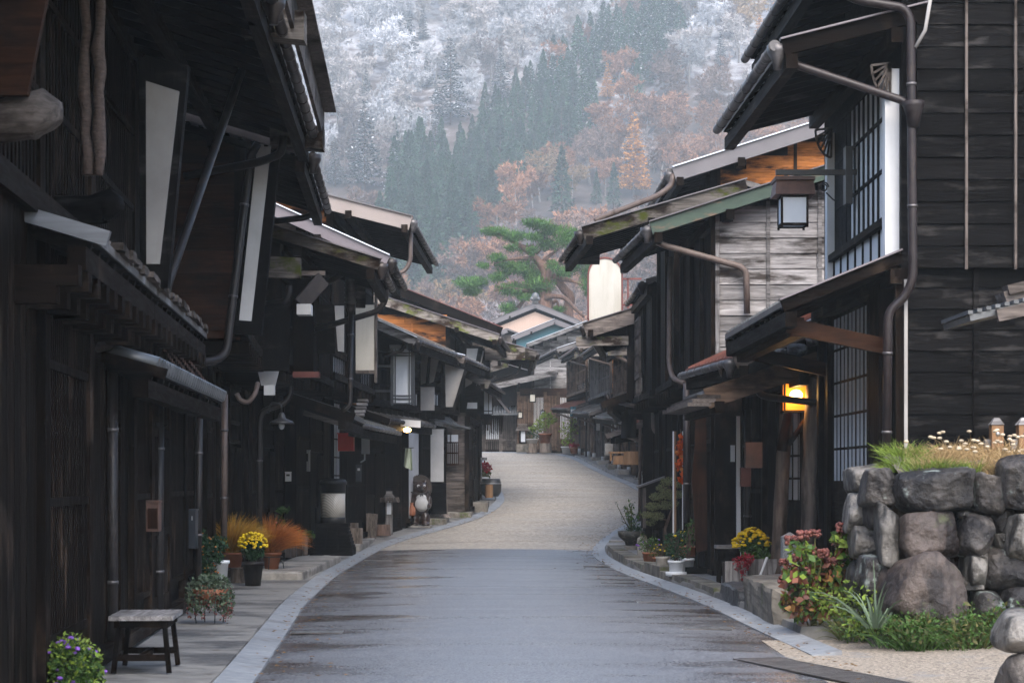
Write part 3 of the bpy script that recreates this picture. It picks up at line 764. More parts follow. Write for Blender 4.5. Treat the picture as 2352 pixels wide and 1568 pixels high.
LB1 = house('house with upper wall of reddish brown boards and tall leaning white fin panel', -1, (24.4,29.3), (-3.95,-4.35), -2.5, -2.76, 5.5, .3, 3.3, up=.6, run=4,
    sidew=('dark','brown'), sb=.27, low=[('hboard',1.4),('lat',1),('board',1)], upb=[('lat2',1),('pan',1)], batt=1.4)
LB1['side_'] = -1
fin(LB1, [(549,735),(577,737),(623,330),(591,332)], [(536,765),(600,770),(645,330),(585,318)], 24.5)
pipe(LB1['p'], [P(727,455,28.6), P(722,490,28.6), P(700,500,28.6), P(628,508,28.9)], .055)
pipe(LB1['p'], [P(516,905,25.5), P(514,1236,25.5)], .05, 'pipe_taupe')

LB2 = house('house with mossy weathered bargeboard and hanging dark board signs, behind the white fin panel', -1, (29.5,33.2), (-4.42,-4.45), -2.0, -2.05, 4.72, .31, 3.2, up=.9, run=4.5, barge=(W('moss','x'),.17,.05), cap=MT['roof_metal'],
    sidew=('dark','dark'), low=[('lat',1),('door',1.2),('board',.8)], upb=[('pan',1),('lat2',1)], roof='roof_shingle', gut='gutter')
LB2['side_'] = -1
endblock(LB2, 606, 592, 690, 640, 28.6, W('moss','x'), .9, .14, sk=.08); endblock(LB2, 688, 632, 746, 622, 28.9, W('greybrown','x'), .3, .1)
m = MB(); a = P(700,712,28.6); m.box((a.x,28.6,a.z),(.2,.3,.15)); m.build('white_block', MT['plaster'], LB2['p'])
m = MB(); m.bar(P(742,640,28.7), P(690,700,28.5), .05, .22); m.build('short_gutter', MT['gutter'], LB2['p'])
pipe(LB2['p'], [P(665,655,29), P(662,690,29), P(598,700,29.2)], .055)
plate(LB2['p'], [(597,705),(610,700),(662,698),(667,720),(664,852),(594,848),(592,740)], 29.0, .05, W('black','z'), 'hanging_board')
plate(LB2['p'], [(583,700),(612,690),(600,850),(583,850)], 29.7, .05, MT['plaster'], 'white_fin_panel')
plate(LB2['p'], [(592,852),(640,852),(632,885),(600,885)], 29.6, .05, MT['plaster'], 'white_fin_panel')
plate(LB2['p'], [(672,640),(722,640),(720,855),(672,855)], 31.2, .06, W('dark','z'), 'hanging_board')
plate(LB2['p'], [(672,853),(732,853),(732,866),(672,866)], 31.0, .25, MT['redframe'], 'red_shelf')
plate(LB2['p'], [(606,884),(630,884),(630,907),(606,907)], 28.4, .12, MT['plastic_grey'], 'junction_box')
pipe(LB2['p'], [P(668,700,31.4), P(667,905,31.4), P(655,925,31.4), P(600,945,31.4), P(596,975,31.4), P(596,1305,31.4)], .055)
m = MB(); m.tube(bend([P(543,903,28.3), P(552,920,28.3), P(570,925,28.3), P(586,905,28.3), P(592,880,28.5)], .1), .035, 8); m.build('conduit', MT['pipe_taupe'], LB2['p'])
# lamp shade on a bracket
m = MB(); c = P(647,968,29.8)
m.lathe([(.02,.14),(.05,.10),(.06,.05),(.17,.0),(.19,-.03),(.17,-.03)], 16, c); o = m.build('lamp_shade', MT['iron'], LB2['p'])
m = MB(); m.sphere((c.x,c.y,c.z-.06),(.045,.045,.06)); m.build('bulb', MT['frost_glass'], o)
m = MB(); m.tube(bend([c+Vector((0,0,.12)), c+Vector((0,0,.26)), c+Vector((-.16,0,.3)), c+Vector((-.2,0,.12))], .1), .012, 6); m.build('lamp_arm', MT['iron'], o)

LB3 = house('house with plain purplish metal verge sloping over the mossy bargeboard', -1, (33.3,38), (-4.45,-4.4), -2.08, -2.1, 5.2, .45, 3.3, up=.9, run=4, barge=(MT['verge_purple'],.2,.02), cap=MT['snow'],
    sidew=('dark','greybrown'), low=[('lat',1),('door',1.1),('lat',1)], upb=[('lat2',1),('lat2',1)])
LB3['side_'] = -1
pipe(LB3['p'], [P(886,585,33.6), P(886,690,33.6), P(868,715,33.6), P(722,757,33.4)], .06)
m = MB(); m.tube([P(804,598,32.6), P(806,700,32.6)], .085, 10); 
for i in range(9): q = P(804+.2*i, 605+i*11, 32.6); m.tube([q, q-Vector((0,0,.012))], .1, 10)
m.tube([P(806,700,32.6), P(806,722,32.6)], .085, 10, r2=.04); m.build('ribbed_downpipe', MT['gutter_grey'], LB3['p'])
pipe(LB3['p'], [P(806,715,32.6), P(804,930,32.6), P(786,943,32.6)], .05)
pipe(LB3['p'], [P(797,622,32.2), P(780,632,32.2), P(700,680,31.8)], .06)
m = MB()
for k in range(12): q = P(828, 602+k*9, 33.1); m.box((q.x, 33.1, q.z), (.16,.2,.075), .1)
m.build('shingle_bundle', W('greybrown','x'), LB3['p'])
# tiled ground floor canopy, with the small warm stacked edge
pent(LB3, (-2.75,33.4,2.62), (-2.8,38,2.62), 1.0, .32, .08, MT['roof_tile'], barge=(W('dark','x'),.16), gut=None)
plate(LB3['p'], [(727,700),(768,700),(770,812),(727,812)], 34.2, .05, W('black','z'), 'hanging_board')
plate(LB3['p'], [(768,702),(790,702),(790,808),(776,806)], 34.6, .05, MT['plaster'], 'white_fin_panel')

LC = house('tall house with pale taupe verge, round tile-end gutter and orange boards under its gable', -1, (38.3,45.8), (-4.25,-3.95), -1.97, -1.8, 6.5, .25, 3.5, up=.7, run=4.4, barge=(MT['verge_taupe'],.27,.03), cap=MT['roof_metal'],
    sidew=('black','orange'), sb=.26, low=[('lat',1.2),('door',1.2),('board',1),('shoji',1)], upb=[('pan',1),('lat2',1),('pan',1)], gut='gutter_grey')
LC['side_'] = -1
pipe(LC['p'], [P(944,495,38.6), P(943,600,38.6), P(930,622,38.6), P(862,650,38.2)], .05, 'pipe_taupe')
pent(LC, (-3.0,38.6,2.62), (-2.6,45.5,2.62), 1.0, .3, .08, MT['roof_tile'], barge=(W('greybrown','x'),.2), gut='gutter_grey', cap=MT['snow'])
m = MB()
for k in range(7): q = P(834-k*2.2, 920+k*8, 39.2); m.box((q.x, 39.2, q.z), (.2,.25,.05), 0)
m.build('stepped_bracket', W('grey','x'), LC['p'])

LD1 = house('low house behind the white grid lantern sign, silvery bargeboard and scorched orange boards', -1, (46,51.8), (-3.95,-2.95), -2.24, -1.4, 4.75, .44, 3.3, up=.5, run=3.4, barge=(W('grey','x'),.2,.03), cap=MT['snow'],
    sidew=('dark','orange'), low=[('lat',1),('door',1.1),('lat',1)], upb=[('lat2',1),('pan',1)], roof='roof_shingle', gut='gutter')
LD1['side_'] = -1
pipe(LD1['p'], [P(928,790,46.5), P(924,805,46.5), P(880,818,46.3)], .055)
pent(LD1, (-2.95,46.3,2.95), (-2.05,51.6,2.95), 1.0, .33, .07, MT['roof_shingle'], barge=(W('dark','x'),.14), gut='gutter')
plate(LD1['p'], [(920,962),(966,966),(966,982),(920,978)], 48.0, .04, MT['white'], 'white_panel')
m = MB(); c = P(935,987,48.4); m.sphere(c, (.1,.1,.06)); o = m.build('lit_bulb', MT['lamp'], LD1['p'])
m = MB(); c = P(909,992,47.6); m.sphere(c, (.04,.04,.06)); m.build('lit_bulb', MT['lamp'], LD1['p'])

LD2 = house('half timbered house with grey plaster between black beams above a ribbed tile canopy', -1, (52,56.8), (-2.85,-1.95), -1.34, -.75, 4.72, .24, 3.4, up=.35, run=3.2, barge=(W('greybrown','x'),.22,.1), cap=MT['snow'],
    sidew=('dark',None), low=[('plaster',1),('lat',1),('door',1)], upb=[('pan',1),('lat2',1)], roof='roof_shingle')
LD2['side_'] = -1
for pts in ([(965,806),(984,808),(980,878),(964,884)], [(990,812),(1010,815),(996,876),(986,880)], [(1022,836),(1066,848),(1040,934),(1024,934)], [(975,893),(985,893),(985,898),(975,898)]):
    plate(LD2['p'], pts, 52.2, .1, MT['plaster_grey'], 'plaster_panel')
m = MB()
for a, b in (((961,800),(961,940)),((988,806),(980,890)),((1017,815),(1017,940)),((962,888),(1018,892)),((1070,850),(1040,945))): m.bar(P(*a,52.15), P(*b,52.15), .07, .08, up=(0,1,0))
m.build('timber_beam', W('black','z'), LD2['p'])
plate(LD2['p'], [(989,985),(1019,985),(1019,1106),(989,1106)], 54.4, .06, MT['plaster'], 'plaster_panel')
plate(LD2['p'], [(990,1108),(1024,1108),(1026,1180),(990,1180)], 54.5, .06, W('black','x'), 'lower_board')
pipe(LD2['p'], [P(1058,848,53), P(1050,866,53), P(965,905,52.0)], .05)
# ribbed canopy, each roll modelled
a, b = Vector((PX(1066,55.5),55.5,PZ(982,55.5))), Vector((PX(992,54),54,PZ(950,54)))
m = MB(); n = 11
for i in range(n):
    q = Vector((PX(1003+6*i,54.2+.1*i), 54.2+.1*i, PZ(972+1.0*i,54.2))); u = Vector((PX(978+5.2*i,55.6), 55.4, PZ(947+1.3*i,55.6)))
    m.tube([q, q.lerp(u,.5)-Vector((0,0,.03)), u], .05, 7)
m.bar(P(985,966,54.6), P(1066,984,55.2), .7, .05); m.build('ribbed_canopy', MT['roof_tile'], LD2['p'])
plate(LD2['p'], [(940,940),(978,950),(978,962),(940,954)], 53.0, .4, W('black','x'), 'canopy_beam')

LE = house('corner house with silvery lapped boards, barred white window and a mossy bargeboard over orange boards', -1, (57,62.8), (-1.32,-1.1), -.42, -.15, 5.62, .33, 3.4, up=-.55, run=3.6, barge=(W('moss','x'),.26,.03), cap=MT['verge_purple'],
    sidew=('greybrown','orange'), sb=.24, low=[('lat',1),('door',1),('board',1)], upb=[('lat2',1),('board',1)], roof='roof_metal', batt=1.0)
LE['side_'] = -1
plate(LE['p'], [(1026,998),(1052,998),(1052,1064),(1026,1064)], 57.2, .05, MT['frost_glass'], 'window_pane')
m = MB()
for i in range(7): x = 1027+i*4.2; m.bar(P(x,1018 if i not in (0,2) else 998,57.15), P(x,1066,57.15), .025, .03, up=(0,1,0))
for y in (1016,1040,1066): m.bar(P(1025,y,57.12), P(1054,y,57.12), .03, .04)
m.build('window_bar', W('brown','z'), LE['p'])
pent(LE, (-.75,57,4.35), (-.3,62.8,4.3), 1.1, .5, .08, MT['roof_shingle'], barge=(W('moss','x'),.24,.1), gut='gutter')
fin(LE, [(1072,800),(1098,800),(1084,880),(1068,890)], [(1066,795),(1110,795),(1090,905),(1064,905)], 58.0)
pipe(LE['p'], [P(1136,862,59), P(1130,872,59), P(1070,884,58.6)], .045)
plate(LE['p'], [(1074,924),(1096,924),(1096,938),(1072,938)], 58.3, .05, MT['white'], 'white_panel')

LF = house('last house on the left before the bend, long split timber bargeboard jutting over the road', -1, (63.2,71), (-1.1,-1.15), .73, .70, 5.55, .27, 3.7, up=.3, run=3.2, barge=(W('moss','x'),.36,.02), cap=MT['verge_purple'],
    sidew=('dark','dark'), low=[('lat',1),('board',1),('lat',1)], upb=[('pan',1),('lat2',1)], roof='roof_shingle', gut='gutter')
LF['side_'] = -1
endblock(LF, 1150, 798, 1206, 826, 63.0, W('moss','x'), .5, .3)
roofslab(LF['p'], -1, (-.36,64.5,6.35), (-.34,71,6.35), 4.5, .4, .14, MT['roof_metal'], barge=(W('dark','x'),.3,.02), cap=MT['redframe'], name='upper_roof')
m = MB(); m.hexa([(-5,65,5.5),(-1.5,65,5.5),(-1.5,71,5.5),(-5,71,5.5),(-5,65,7.9),(-1.5,65,6.8),(-1.5,71,6.8),(-5,71,7.9)]); m.build('upper_wall', W('black','x'), LF['p'])
fin(LF, [(1070,800),(1112,806),(1094,886),(1072,900)], [(1066,790),(1122,800),(1102,910),(1066,915)], 63.4)
pipe(LF['p'], [P(1196,838,64), P(1190,856,64), P(1120,880,63.6), P(1090,886,63.5)], .05)
m = MB(); m.bar(P(1130,898,64), P(1170,948,64), .6, .06); m.build('small_canopy', MT['roof_metal'], LF['p'])
LH = house('taller house behind the left row with broad cream painted verge', -1, (72,80), (-1.75,-1.9), -.62, -.8, 6.95, .43, 4.6, up=.2, run=5, back=9, barge=(MT['cream'],.46,.02), cap=MT['redframe'],
    sidew=('greybrown','greybrown'), low=[('board',1),('lat',1)], upb=None)
LI = house('plain dark house at the far end of the left row, mostly hidden behind its neighbours', -1, (81,96), (-2.3,-2.6), -1.2, -1.5, 7.4, .3, 4.9, up=.2, run=4, low=[('lat',1),('board',1),('lat',1)], upb=None)

# ================================================================== right row
R1 = house('big black boarded house with barred upper window between white posts and two eaves', 1, (20.4,25.2), (4.0,3.93), 3.07, 3.0, 6.85, .3, 3.72, up=.0, run=4.5, back=9, wall_off=.1, zb=.3, barge=(W('black','x'),.2,.02),
    sidew=('black','black'), sb=.215, low=[(None,1.3),('shoji',2.4),('board',.6)], upb=None, front='dark', gut='gutter_grey', roof='roof_tile', batt=.74)
R1['side_'] = 1; p_ = R1['p']
roofslab(p_, 1, (2.76,20.45,5.95), (2.67,25.3,5.95), 1.5, .25, .08, MT['roof_tile'], barge=(W('dark','x'),.16,.0), cap=MT['verge_purple'], name='lower_eave', seams=.25)
gutter(p_, (2.68,20.4,5.98), (2.59,25.3,5.98), .07, 'gutter_grey', head=(2.72,20.5,5.95))
# upper storey protruding side boards (the slightly proud wall above)
siding(p_, 1, 20.42, 4.12, 8.6, 3.72, lambda x: 6.85+.3*(x-3.07) if x < 7.5 else 8.0, .225, W('black','x'), 0, name='upper_siding')
for x in (4.62, 5.12, 5.72): m = MB(); m.box2((x-.013,20.35,3.7), (x+.013,20.385,7.2)); m.build('batten', W('greybrown','z'), p_)
for Y in (20.75, 24.55):
    m = MB(); m.box((3.93,Y,4.75), (.16,.17,2.1)); o = m.build('white_post', MT['white'], p_)
    m = MB()
    c = Vector((3.9,Y-.12,5.85))
    for k in range(7):
        g = R(92+k*14); m.bar(c, c+Vector((math.cos(g)*.2, 0, -math.sin(g)*.36)), .022, .03, up=(0,1,0))
    for k in range(6):
        g0, g1 = R(92+k*14), R(106+k*14); m.bar(c+Vector((math.cos(g0)*.2,0,-math.sin(g0)*.36)), c+Vector((math.cos(g1)*.2,0,-math.sin(g1)*.36)), .022, .03, up=(0,1,0))
    m.build('fan_bracket', W('greybrown','x'), o)
m = MB(); m.box2((3.955,20.9,4.35), (3.98,24.4,5.85)); m.build('window_pane', MT['white'], p_)
m = MB()
for i in range(12): y = 20.95+i*.3; m.box2((3.946,y,4.3), (3.954,y+.11,5.9))
for z in (4.3,4.85,5.4,5.88): m.box2((3.938,20.85,z-.02), (3.9535,24.45,z+.02))
m.build('window_bar', W('black','z'), p_)
m = MB()
for i in range(7): y = 20.9+i*.5; m.box2((3.93,y+.03,3.86), (3.95,y+.47,4.22))
m.build('white_panel', MT['white'], p_)
for i in range(8):
    m = MB(); y = 20.9+i*.5; m.box2((3.915,y-.03,3.86),(3.949,y+.03,4.24)); m.build('divider', W('dark','z'), p_)
m = MB(); m.box2((3.86,20.7,4.22),(3.95,24.5,4.3)); m.box2((3.86,20.7,3.78),(3.95,24.5,3.86)); m.build('rail', W('dark','y'), p_)
pent(R1, (2.76,20.5,3.32), (2.68,25.2,3.32), 1.22, .41, .07, MT['roof_tile'], barge=(W('dark','x'),.13,.0), cap=MT['verge_purple'], gut=None, seams=.2)
m = MB(); m.bar((2.95,20.7,3.14),(2.9,25.2,3.14),.14,.2); m.build('purlin', W('brown','y'), p_)
for x, Y in ((3.0,20.75),(2.96,24.9)): 
    m = MB(); m.bar((4.05,Y,2.9),(2.85,Y,3.16),.12,.16); m.build('bracket', W('brown','x'), p_)
endblock(R1, 1668, 765, 1700, 795, 25.2, W('moss','x'), .3, .1)
pipe(p_, [P(1800,108,20.6), P(1800,132,20.6), P(1830,150,20.5), P(2075,232,20.35), P(2090,245,20.3)], .05, 'pipe_brown')
pipe(p_, [P(1905,-40,20.3), P(1960,0,20.3), P(2075,18,20.25), P(2092,45,20.25), P(2097,640,20.25), P(2080,680,20.28), P(2040,715,20.3), P(2036,1100,20.3)], .055, 'pipe_brown')
m = MB(); c = P(2098,240,20.25); m.lathe([(.06,-.24),(.075,-.12),(.11,-.02),(.11,.03)], 12, c); m.build('rain_head', MT['pipe_brown'], p_)
m = MB(); m.box2((3.99,20.37,1.0),(4.025,20.39,3.6)); m.build('corner_strip', MT['plaster_grey'], p_)
m = MB(); m.tube([P(2140,-20,20.2), P(2125,70,20.2), P(2102,110,20.22)], .02, 6); m.build('cable', MT['plaster_grey'], p_)
m = MB(); m.box((3.93,21.2,1.9), (.2,.55,3.4)); m.build('wide_post', W('dark','z'), p_)

R2 = house('low house with log post porch and glowing amber lantern, stones lying on its porch roof', 1, (26.2,29.7), (3.95,3.5), 2.93, 2.57, 3.1, .45, 3.0, run=3.4, back=7, zb=.22, barge=(W('greybrown','x'),.2,.02), cap=MT['snow'],
    sidew=('dark','dark'), low=[('shoji',1.0),('board',.6),('lat',.9)], upb=None, roof='red_tile', gut='gutter_grey', seams=.22)
R2['side_'] = 1; p_ = R2['p']
roofslab(p_, 1, (2.55,25.5,2.62), (2.45,28.6,2.62), 1.5, .33, .12, MT['roof_shingle'], barge=(W('porch','x'),.26,.08), name='porch_roof', seams=0)
m = MB()
for k in range(3): m.bar(Vector((2.5-.06*k,25.42,2.62-.05*k)), Vector((2.42-.06*k,28.6,2.62-.05*k)), .3, .045)
m.build('roof_edge', W('greybrown','y'), p_)
plate(p_, [(1580,918),(1668,884),(1672,892),(1672,912),(1580,934)], 26.0, .12, W('greybrown','x'), 'eave_beam')
def logpost(p, a, b, r0, r1, mt):
    a, b = Vector(a), Vector(b); n = 9; pts = []; rs = []
    for i in range(n):
        t = i/(n-1); pts.append(a.lerp(b,t)+Vector((U(-.012,.012),U(-.012,.012),0))); rs.append((r0+(r1-r0)*t)*U(.95,1.05))
    m = MB(); m.tube(pts, rs, 14); return m.build('log_post', mt, p)
wl = mat('weathered_log', (.085,.06,.045), (.25,.19,.155), sc=(6,6,.4), ns=3, det=8, rough=.6, bump=.8, bd=.02, stain=((.03,.018,.012),(2,2,.6),1.6,.55,.08))
logpost(p_, P(1784,1325,26.9), P(1808,880,26.9), .105, .085, wl); logpost(p_, P(1852,1320,25.9), P(1866,870,25.9), .11, .085, wl)
m = MB(); m.tube([P(1795,1035,26.6), P(1812,935,26.6)], .075, 10, r2=.05); m.tube([P(1812,1020,26.4), P(1850,965,26.0)], .035, 8); m.tube([P(1872,1000,25.9), P(1915,940,26.0)], .04, 8); m.build('log_brace', W('brown','z'), p_)
pipe(p_, [P(1735,880,26), P(1745,905,26), P(1765,912,26), P(1925,930,25.4)], .055)
pipe(p_, [P(1655,845,27.2), P(1660,862,27.2), P(1680,872,27.3)], .045, 'pipe_taupe', False)
# lit lantern hung under the porch
c = P(1825,912,26.3); lw = .3
m = MB(); m.box((c.x,c.y,c.z), (lw-.03,lw-.03,.34)); o = m.build('lantern', MT['lit_paper'], p_)
m = MB()
for sx in (-1,1):
    for sy in (-1,1): m.box((c.x+sx*lw/2,c.y+sy*lw/2,c.z-.01),(.025,.025,.42))
    for z in (-.19,.18): m.box((c.x,c.y+sx*lw/2,c.z+z),(lw,.02,.025)); m.box((c.x+sx*lw/2,c.y,c.z+z),(.02,lw,.025))
m.build('lantern_frame', W('black','z'), o)
m = MB(); m.sphere((c.x,c.y-lw/2-.002,c.z+.02),(.085,.006,.075)); m.build('bulb', MT['lamp'], o)
pl = bpy.data.lights.new('lantern_light','POINT'); pl.energy = 6; pl.color = (1,.5,.14); pl.shadow_soft_size = .1
po = bpy.data.objects.new('lantern_light', pl); COL.objects.link(po); po.location = (c.x-.05,c.y-.32,c.z-.02)
plate(p_, [(1692,955),(1700,955),(1702,1300),(1692,1300)], 28.2, .06, MT['white'], 'white_strip')
m = MB(); a = P(1730,1045,26.6); m.box((a.x,26.6,a.z),(.22,.2,.34)); m.build('meter_box', MT['rust'], p_)
m = MB(); a = P(1712,1095,27.5); m.box((a.x,27.5,a.z),(.14,.12,.26)); m.build('meter_box', MT['redframe'], p_)
pipe(p_, [P(1718,940,27.6), P(1716,1280,27.6)], .06)

R3 = house('house with silver grey lapped boards high on its side wall and a green edged verge', 1, (30,34.3), (3.16,3.02), 2.1, 1.84, 5.32, .32, 3.1, up=.06, run=4.6, back=8, wall_off=.3, barge=(MT['verge_green'],.2,.02), cap=MT['verge_grey'],
    sidew=('dark','grey'), sb=.235, low=[('board',.5),('door',1.6),('lat',1.2),('board',.8)], upb=[('board',1),('board',1),('board',1)], gut='gutter_grey', batt=.78)
R3['side_'] = 1; p_ = R3['p']
m = MB(); a = P(1648,620,30.2); m.box2((3.07,30.2,3.1),(3.13,30.27,5.62)); m.build('corner_board', W('grey','z'), p_)
pipe(p_, [P(1496,530,30.2), P(1497,548,30.2), P(1520,562,30.2), P(1700,612,30.15), P(1714,625,30.15), P(1716,720,30.15)], .058, 'pipe_taupe')
pipe(p_, [P(1540,590,32.6), P(1538,680,32.6), P(1537,840,32.6), P(1545,868,32.4), P(1572,880,32)], .05, 'pipe_taupe')
pipe(p_, [P(1576,880,30.4), P(1578,1200,30.4)], .055, 'pipe_brown')
# curved natural board beside the door
plate(p_, [(1597,950),(1622,948),(1625,1262),(1600,1268),(1594,1180),(1589,1100),(1596,1020)], 30.6, .09, W('brown','z'), 'curved_board')
plate(p_, [(1678,1022),(1688,1022),(1688,1060),(1678,1060)], 29.4, .02, MT['white'], 'door_notice')
R4 = house('house with mossy bargeboard, two tiers of roof and orange boards under the higher gable', 1, (34.6,38.9), (3.3,3.3), 1.25, 1.02, 5.83, .29, 3.2, up=.4, run=2.8, back=3, wall_off=.3, barge=(W('moss','x'),.24,.02), cap=MT['roof_metal'],
    sidew=('dark','dark'), low=[('lat',1),('door',1),('lat',1)], upb=[('board',1),('board',1)], roof='roof_shingle', gut='gutter')
R4['side_'] = 1; p_ = R4['p']
roofslab(p_, 1, (2.85,35,6.9), (2.8,40,6.9), 4.5, .32, .12, MT['roof_metal'], barge=(MT['verge_grey'],.26,.02), cap=MT['snow'], name='upper_roof')
gutter(p_, (2.77,35,6.95), (2.7,40,6.95), .07, 'gutter_grey', head=(2.77,35.1,6.9))
m = MB(); m.prism([(3.5,35.4,6.3),(8.5,35.4,6.3),(8.5,35.4,8.2),(7.3,35.4,8.3),(3.5,35.4,7.05)], (0,4.4,0)); m.build('upper_wall', W('black','x'), p_)
siding(p_, 1, 35.38, 3.65, 7.3, 6.32, lambda x: 6.88+.32*(x-2.85), .24, W('orange','x'), 1.35, name='upper_siding', battmat=W('dark','z'))
pipe(p_, [P(1546,400,35), P(1543,425,35), P(1515,448,35), P(1380,500,35.2), P(1366,508,35.2)], .06, 'pipe_taupe')
endblock(R4, 1297, 575, 1330, 605, 38.7, W('moss','x'), .4, .2)
R4B = house('dark tall fronted house with vertical boards behind the white oval sign', 1, (39.2,43.6), (3.25,3.15), 2.62, 2.58, 5.4, .3, 3.2, up=.4, run=4, low=[('lat',1),('board',1),('lat',1)], upb=[('board',1),('board',1)], sidew=('dark','dark'))
R4B['side_'] = 1
R5 = house('house with knotty bargeboard under the white oval sign and a bay of small white panels', 1, (44,52), (2.95,3.65), 1.65, 2.3, 4.92, .31, 3.3, up=.35, run=4.2, barge=(W('greybrown','x'),.34,.05), cap=MT['roof_metal'],
    sidew=('dark','dark'), low=[('lat',1),('door',1.2),('board',1),('lat',1)], upb=[('pan',1),('pan',1),('lat2',1)], roof='roof_shingle', gut='gutter', beamends=[(.02,.25)])
R5['side_'] = 1; p_ = R5['p']
pent(R5, (2.1,44.5,3.25), (2.7,52,3.3), 1.1, .35, .08, MT['roof_shingle'], barge=(W('dark','x'),.16), gut='gutter_grey')
pipe(p_, [P(1392,905,45), P(1398,918,45), P(1515,945,43.6)], .06, 'pipe_brown')
pipe(p_, [P(1500,895,43.5), P(1500,985,43.5), P(1512,1000,43.5), P(1540,1012,43.2)], .05, 'pipe_taupe')
# bay with white panels jutting from the boarded front
m = MB(); a, b = P(1476,800,43.3), P(1532,890,42.0)
bay(R4B['p'], 'pan', 1, (2.72,42.0), (2.72,43.5), 3.35, 5.0, dict(front='greybrown'))
m = MB(); m.box2((2.74,41.95,3.2),(3.0,43.55,3.35)); m.build('bay_floor', W('greybrown','y'), R4B['p'])
spec = [
 ('narrow house with rust red eave past the white oval sign', (52.6,59.5), (3.75,4.75), 2.7, 3.5, 5.25, .3, 3.6, 'red_tile', 'moss'),
 ('dark house with grey pent roof facing the stone steps on the right', (60,67.5), (4.8,5.35), 3.4, 3.9, 5.7, .3, 4.0, 'roof_metal', 'greybrown'),
 ('brown house with pale drainpipes in the middle of the right row', (68,76.5), (5.4,5.3), 3.9, 3.6, 6.3, .28, 4.4, 'roof_shingle', 'moss'),
 ('house with snow dusted eave towards the far end of the right row', (77,85.5), (5.2,4.7), 3.5, 3.0, 6.9, .3, 5.0, 'roof_metal', 'grey'),
 ('house with red brown canopy second from the end of the right row', (86,94.5), (4.6,4.0), 2.9, 2.3, 7.3, .3, 5.3, 'red_tile', 'greybrown'),
 ('end house of the right row beside the big potted plants, blue cloth by its door', (95,103.5), (3.9,3.2), 2.2, 1.2, 7.75, .32, 5.8, 'roof_metal', 'grey')]
for i, (lb, Y, f, e, e2, ze, ms, z1, rf, bm) in enumerate(spec):
    h = house(lb, 1, Y, f, e, e2, ze, ms, z1, up=.3, run=4.2, barge=(W(bm,'x'),.26,.05), cap=MT['snow'], sidew=('dark',('greybrown','brown','grey','grey','orange','grey')[i]),
        low=[[('lat',1),('door',1.1),('board',1)],[('shoji',1),('door',1),('lat',1)],[('door',1),('lat',1),('glass',1)]][i % 3], upb=[('pan',1),('lat2',1)] if i % 2 else [('lat2',1),('board',1)], roof=rf, front=('greybrown','porch')[i % 2],
        gut=('gutter_grey','gutter')[i % 2], beamends=[(.03,.2)])
    h['side_'] = 1; zb = gz(Y[0]); xa, xb = f[0]-1.15, f[1]-1.15
    pent(h, (xa,Y[0]+.3,zb+2.45), (xb,Y[1],zb+2.5+(gz(Y[1])-zb)*.6), .95, .33, .08, MT[('roof_tile','roof_shingle','red_tile')[i % 3]], barge=(W('greybrown','x'),.14), gut='gutter')
    for t_, pm in ((.04,'pipe_taupe'),(.5,'pipe_brown'),(.93,'pipe_taupe')):
        yy_ = Y[0]+.4+(Y[1]-Y[0]-.5)*t_; xx_ = f[0]+(f[1]-f[0])*t_-.2; pipe(h['p'], [(xx_-.7,yy_,zb+2.5),(xx_,yy_,zb+2.25),(xx_,yy_,gz(yy_)+.1)], .06, pm)
        m = MB(); m.lathe([(.085,0),(.08,.3)], 10, (xx_,yy_,gz(yy_)+.12)); m.build('pipe_foot', MT['plaster'], h['p'])
    for t_, w_, h_, mt_ in ((.25,.35,.45,'plastic_grey'),(.62,.3,.4,'rust'),(.8,.25,.32,'plastic')):
        yy_ = Y[0]+.4+(Y[1]-Y[0]-.5)*t_; xx_ = f[0]+(f[1]-f[0])*t_-.12; m = MB(); m.box((xx_,yy_,gz(yy_)+U(1.3,1.9)),(.16,w_,h_)); m.build('wall_box', MT[mt_], h['p'])
    pipe(h['p'], [(e-.05,Y[0]+.2,ze-.05), (e-.05,Y[0]+.2,ze-.35), (f[0]-.35,Y[0]+.3,ze-.75), (f[0]-.38,Y[0]+.3,zb+.2)], .05, ('pipe_taupe','pipe_brown')[i % 2])
# ================================================================== houses across the bend
F0 = house('grey boarded house across the bend with long pale snow-lit canopy', 1, (106.2,113), (.35,.35), .9, .9, 8.75, .38, 6.5, up=-.8, run=3.6, back=8, wall_off=.9, barge=(W('grey','x'),.2,.1), cap=MT['snow'],
    sidew=('brown','grey'), sb=.28, low=[('lat',1),('door',1)], upb=[('lat2',1)], gut='gutter_grey', batt=.9)
F0['side_'] = 1; p_ = F0['p']
pent(F0, (-.78,105.9,6.55), (-.78,112,6.55), 3.2, .23, .14, MT['roof_metal'], barge=(W('grey','x'),.28,.05), gut='gutter')
def front_wall(p, x0, x1, Y, z0, z1, kinds, mats=dict(front='dark')):
    """house front that faces straight down the street"""
    n = len(kinds); w = (x1-x0)/n
    for i, k in enumerate(kinds):
        a, b = x0+i*w+.05, x0+(i+1)*w-.05
        if k == 'shoji':
            m = MB(); m.box2((a,Y-.04,z0+.6),(b,Y-.02,z1-.3)); m.build('shoji_pane', MT['paper'], p)
        m = MB()
        if k != 'shoji': m.box2((a,Y-.03,z0),(b,Y,z1-.2))
        for j in range(8): x = a+(j+.5)*(b-a)/8; m.box2((x-.02,Y-.07,z0+.05),(x+.02,Y-.035,z1-.25))
        m.box2((a,Y-.08,z0+.5),(b,Y-.03,z0+.6)); m.build('lattice', W(mats['front'],'z'), p)
    for i in range(n+1):
        m = MB(); x = x0+i*w; m.box2((x-.08,Y-.1,z0-.1),(x+.08,Y+.02,z1)); m.build('post', W(mats['front'],'z'), p)
front_wall(p_, .35, 3.9, 107.0, 3.2, 6.3, ['lat','shoji','board','shoji','lat'], dict(front='porch'))
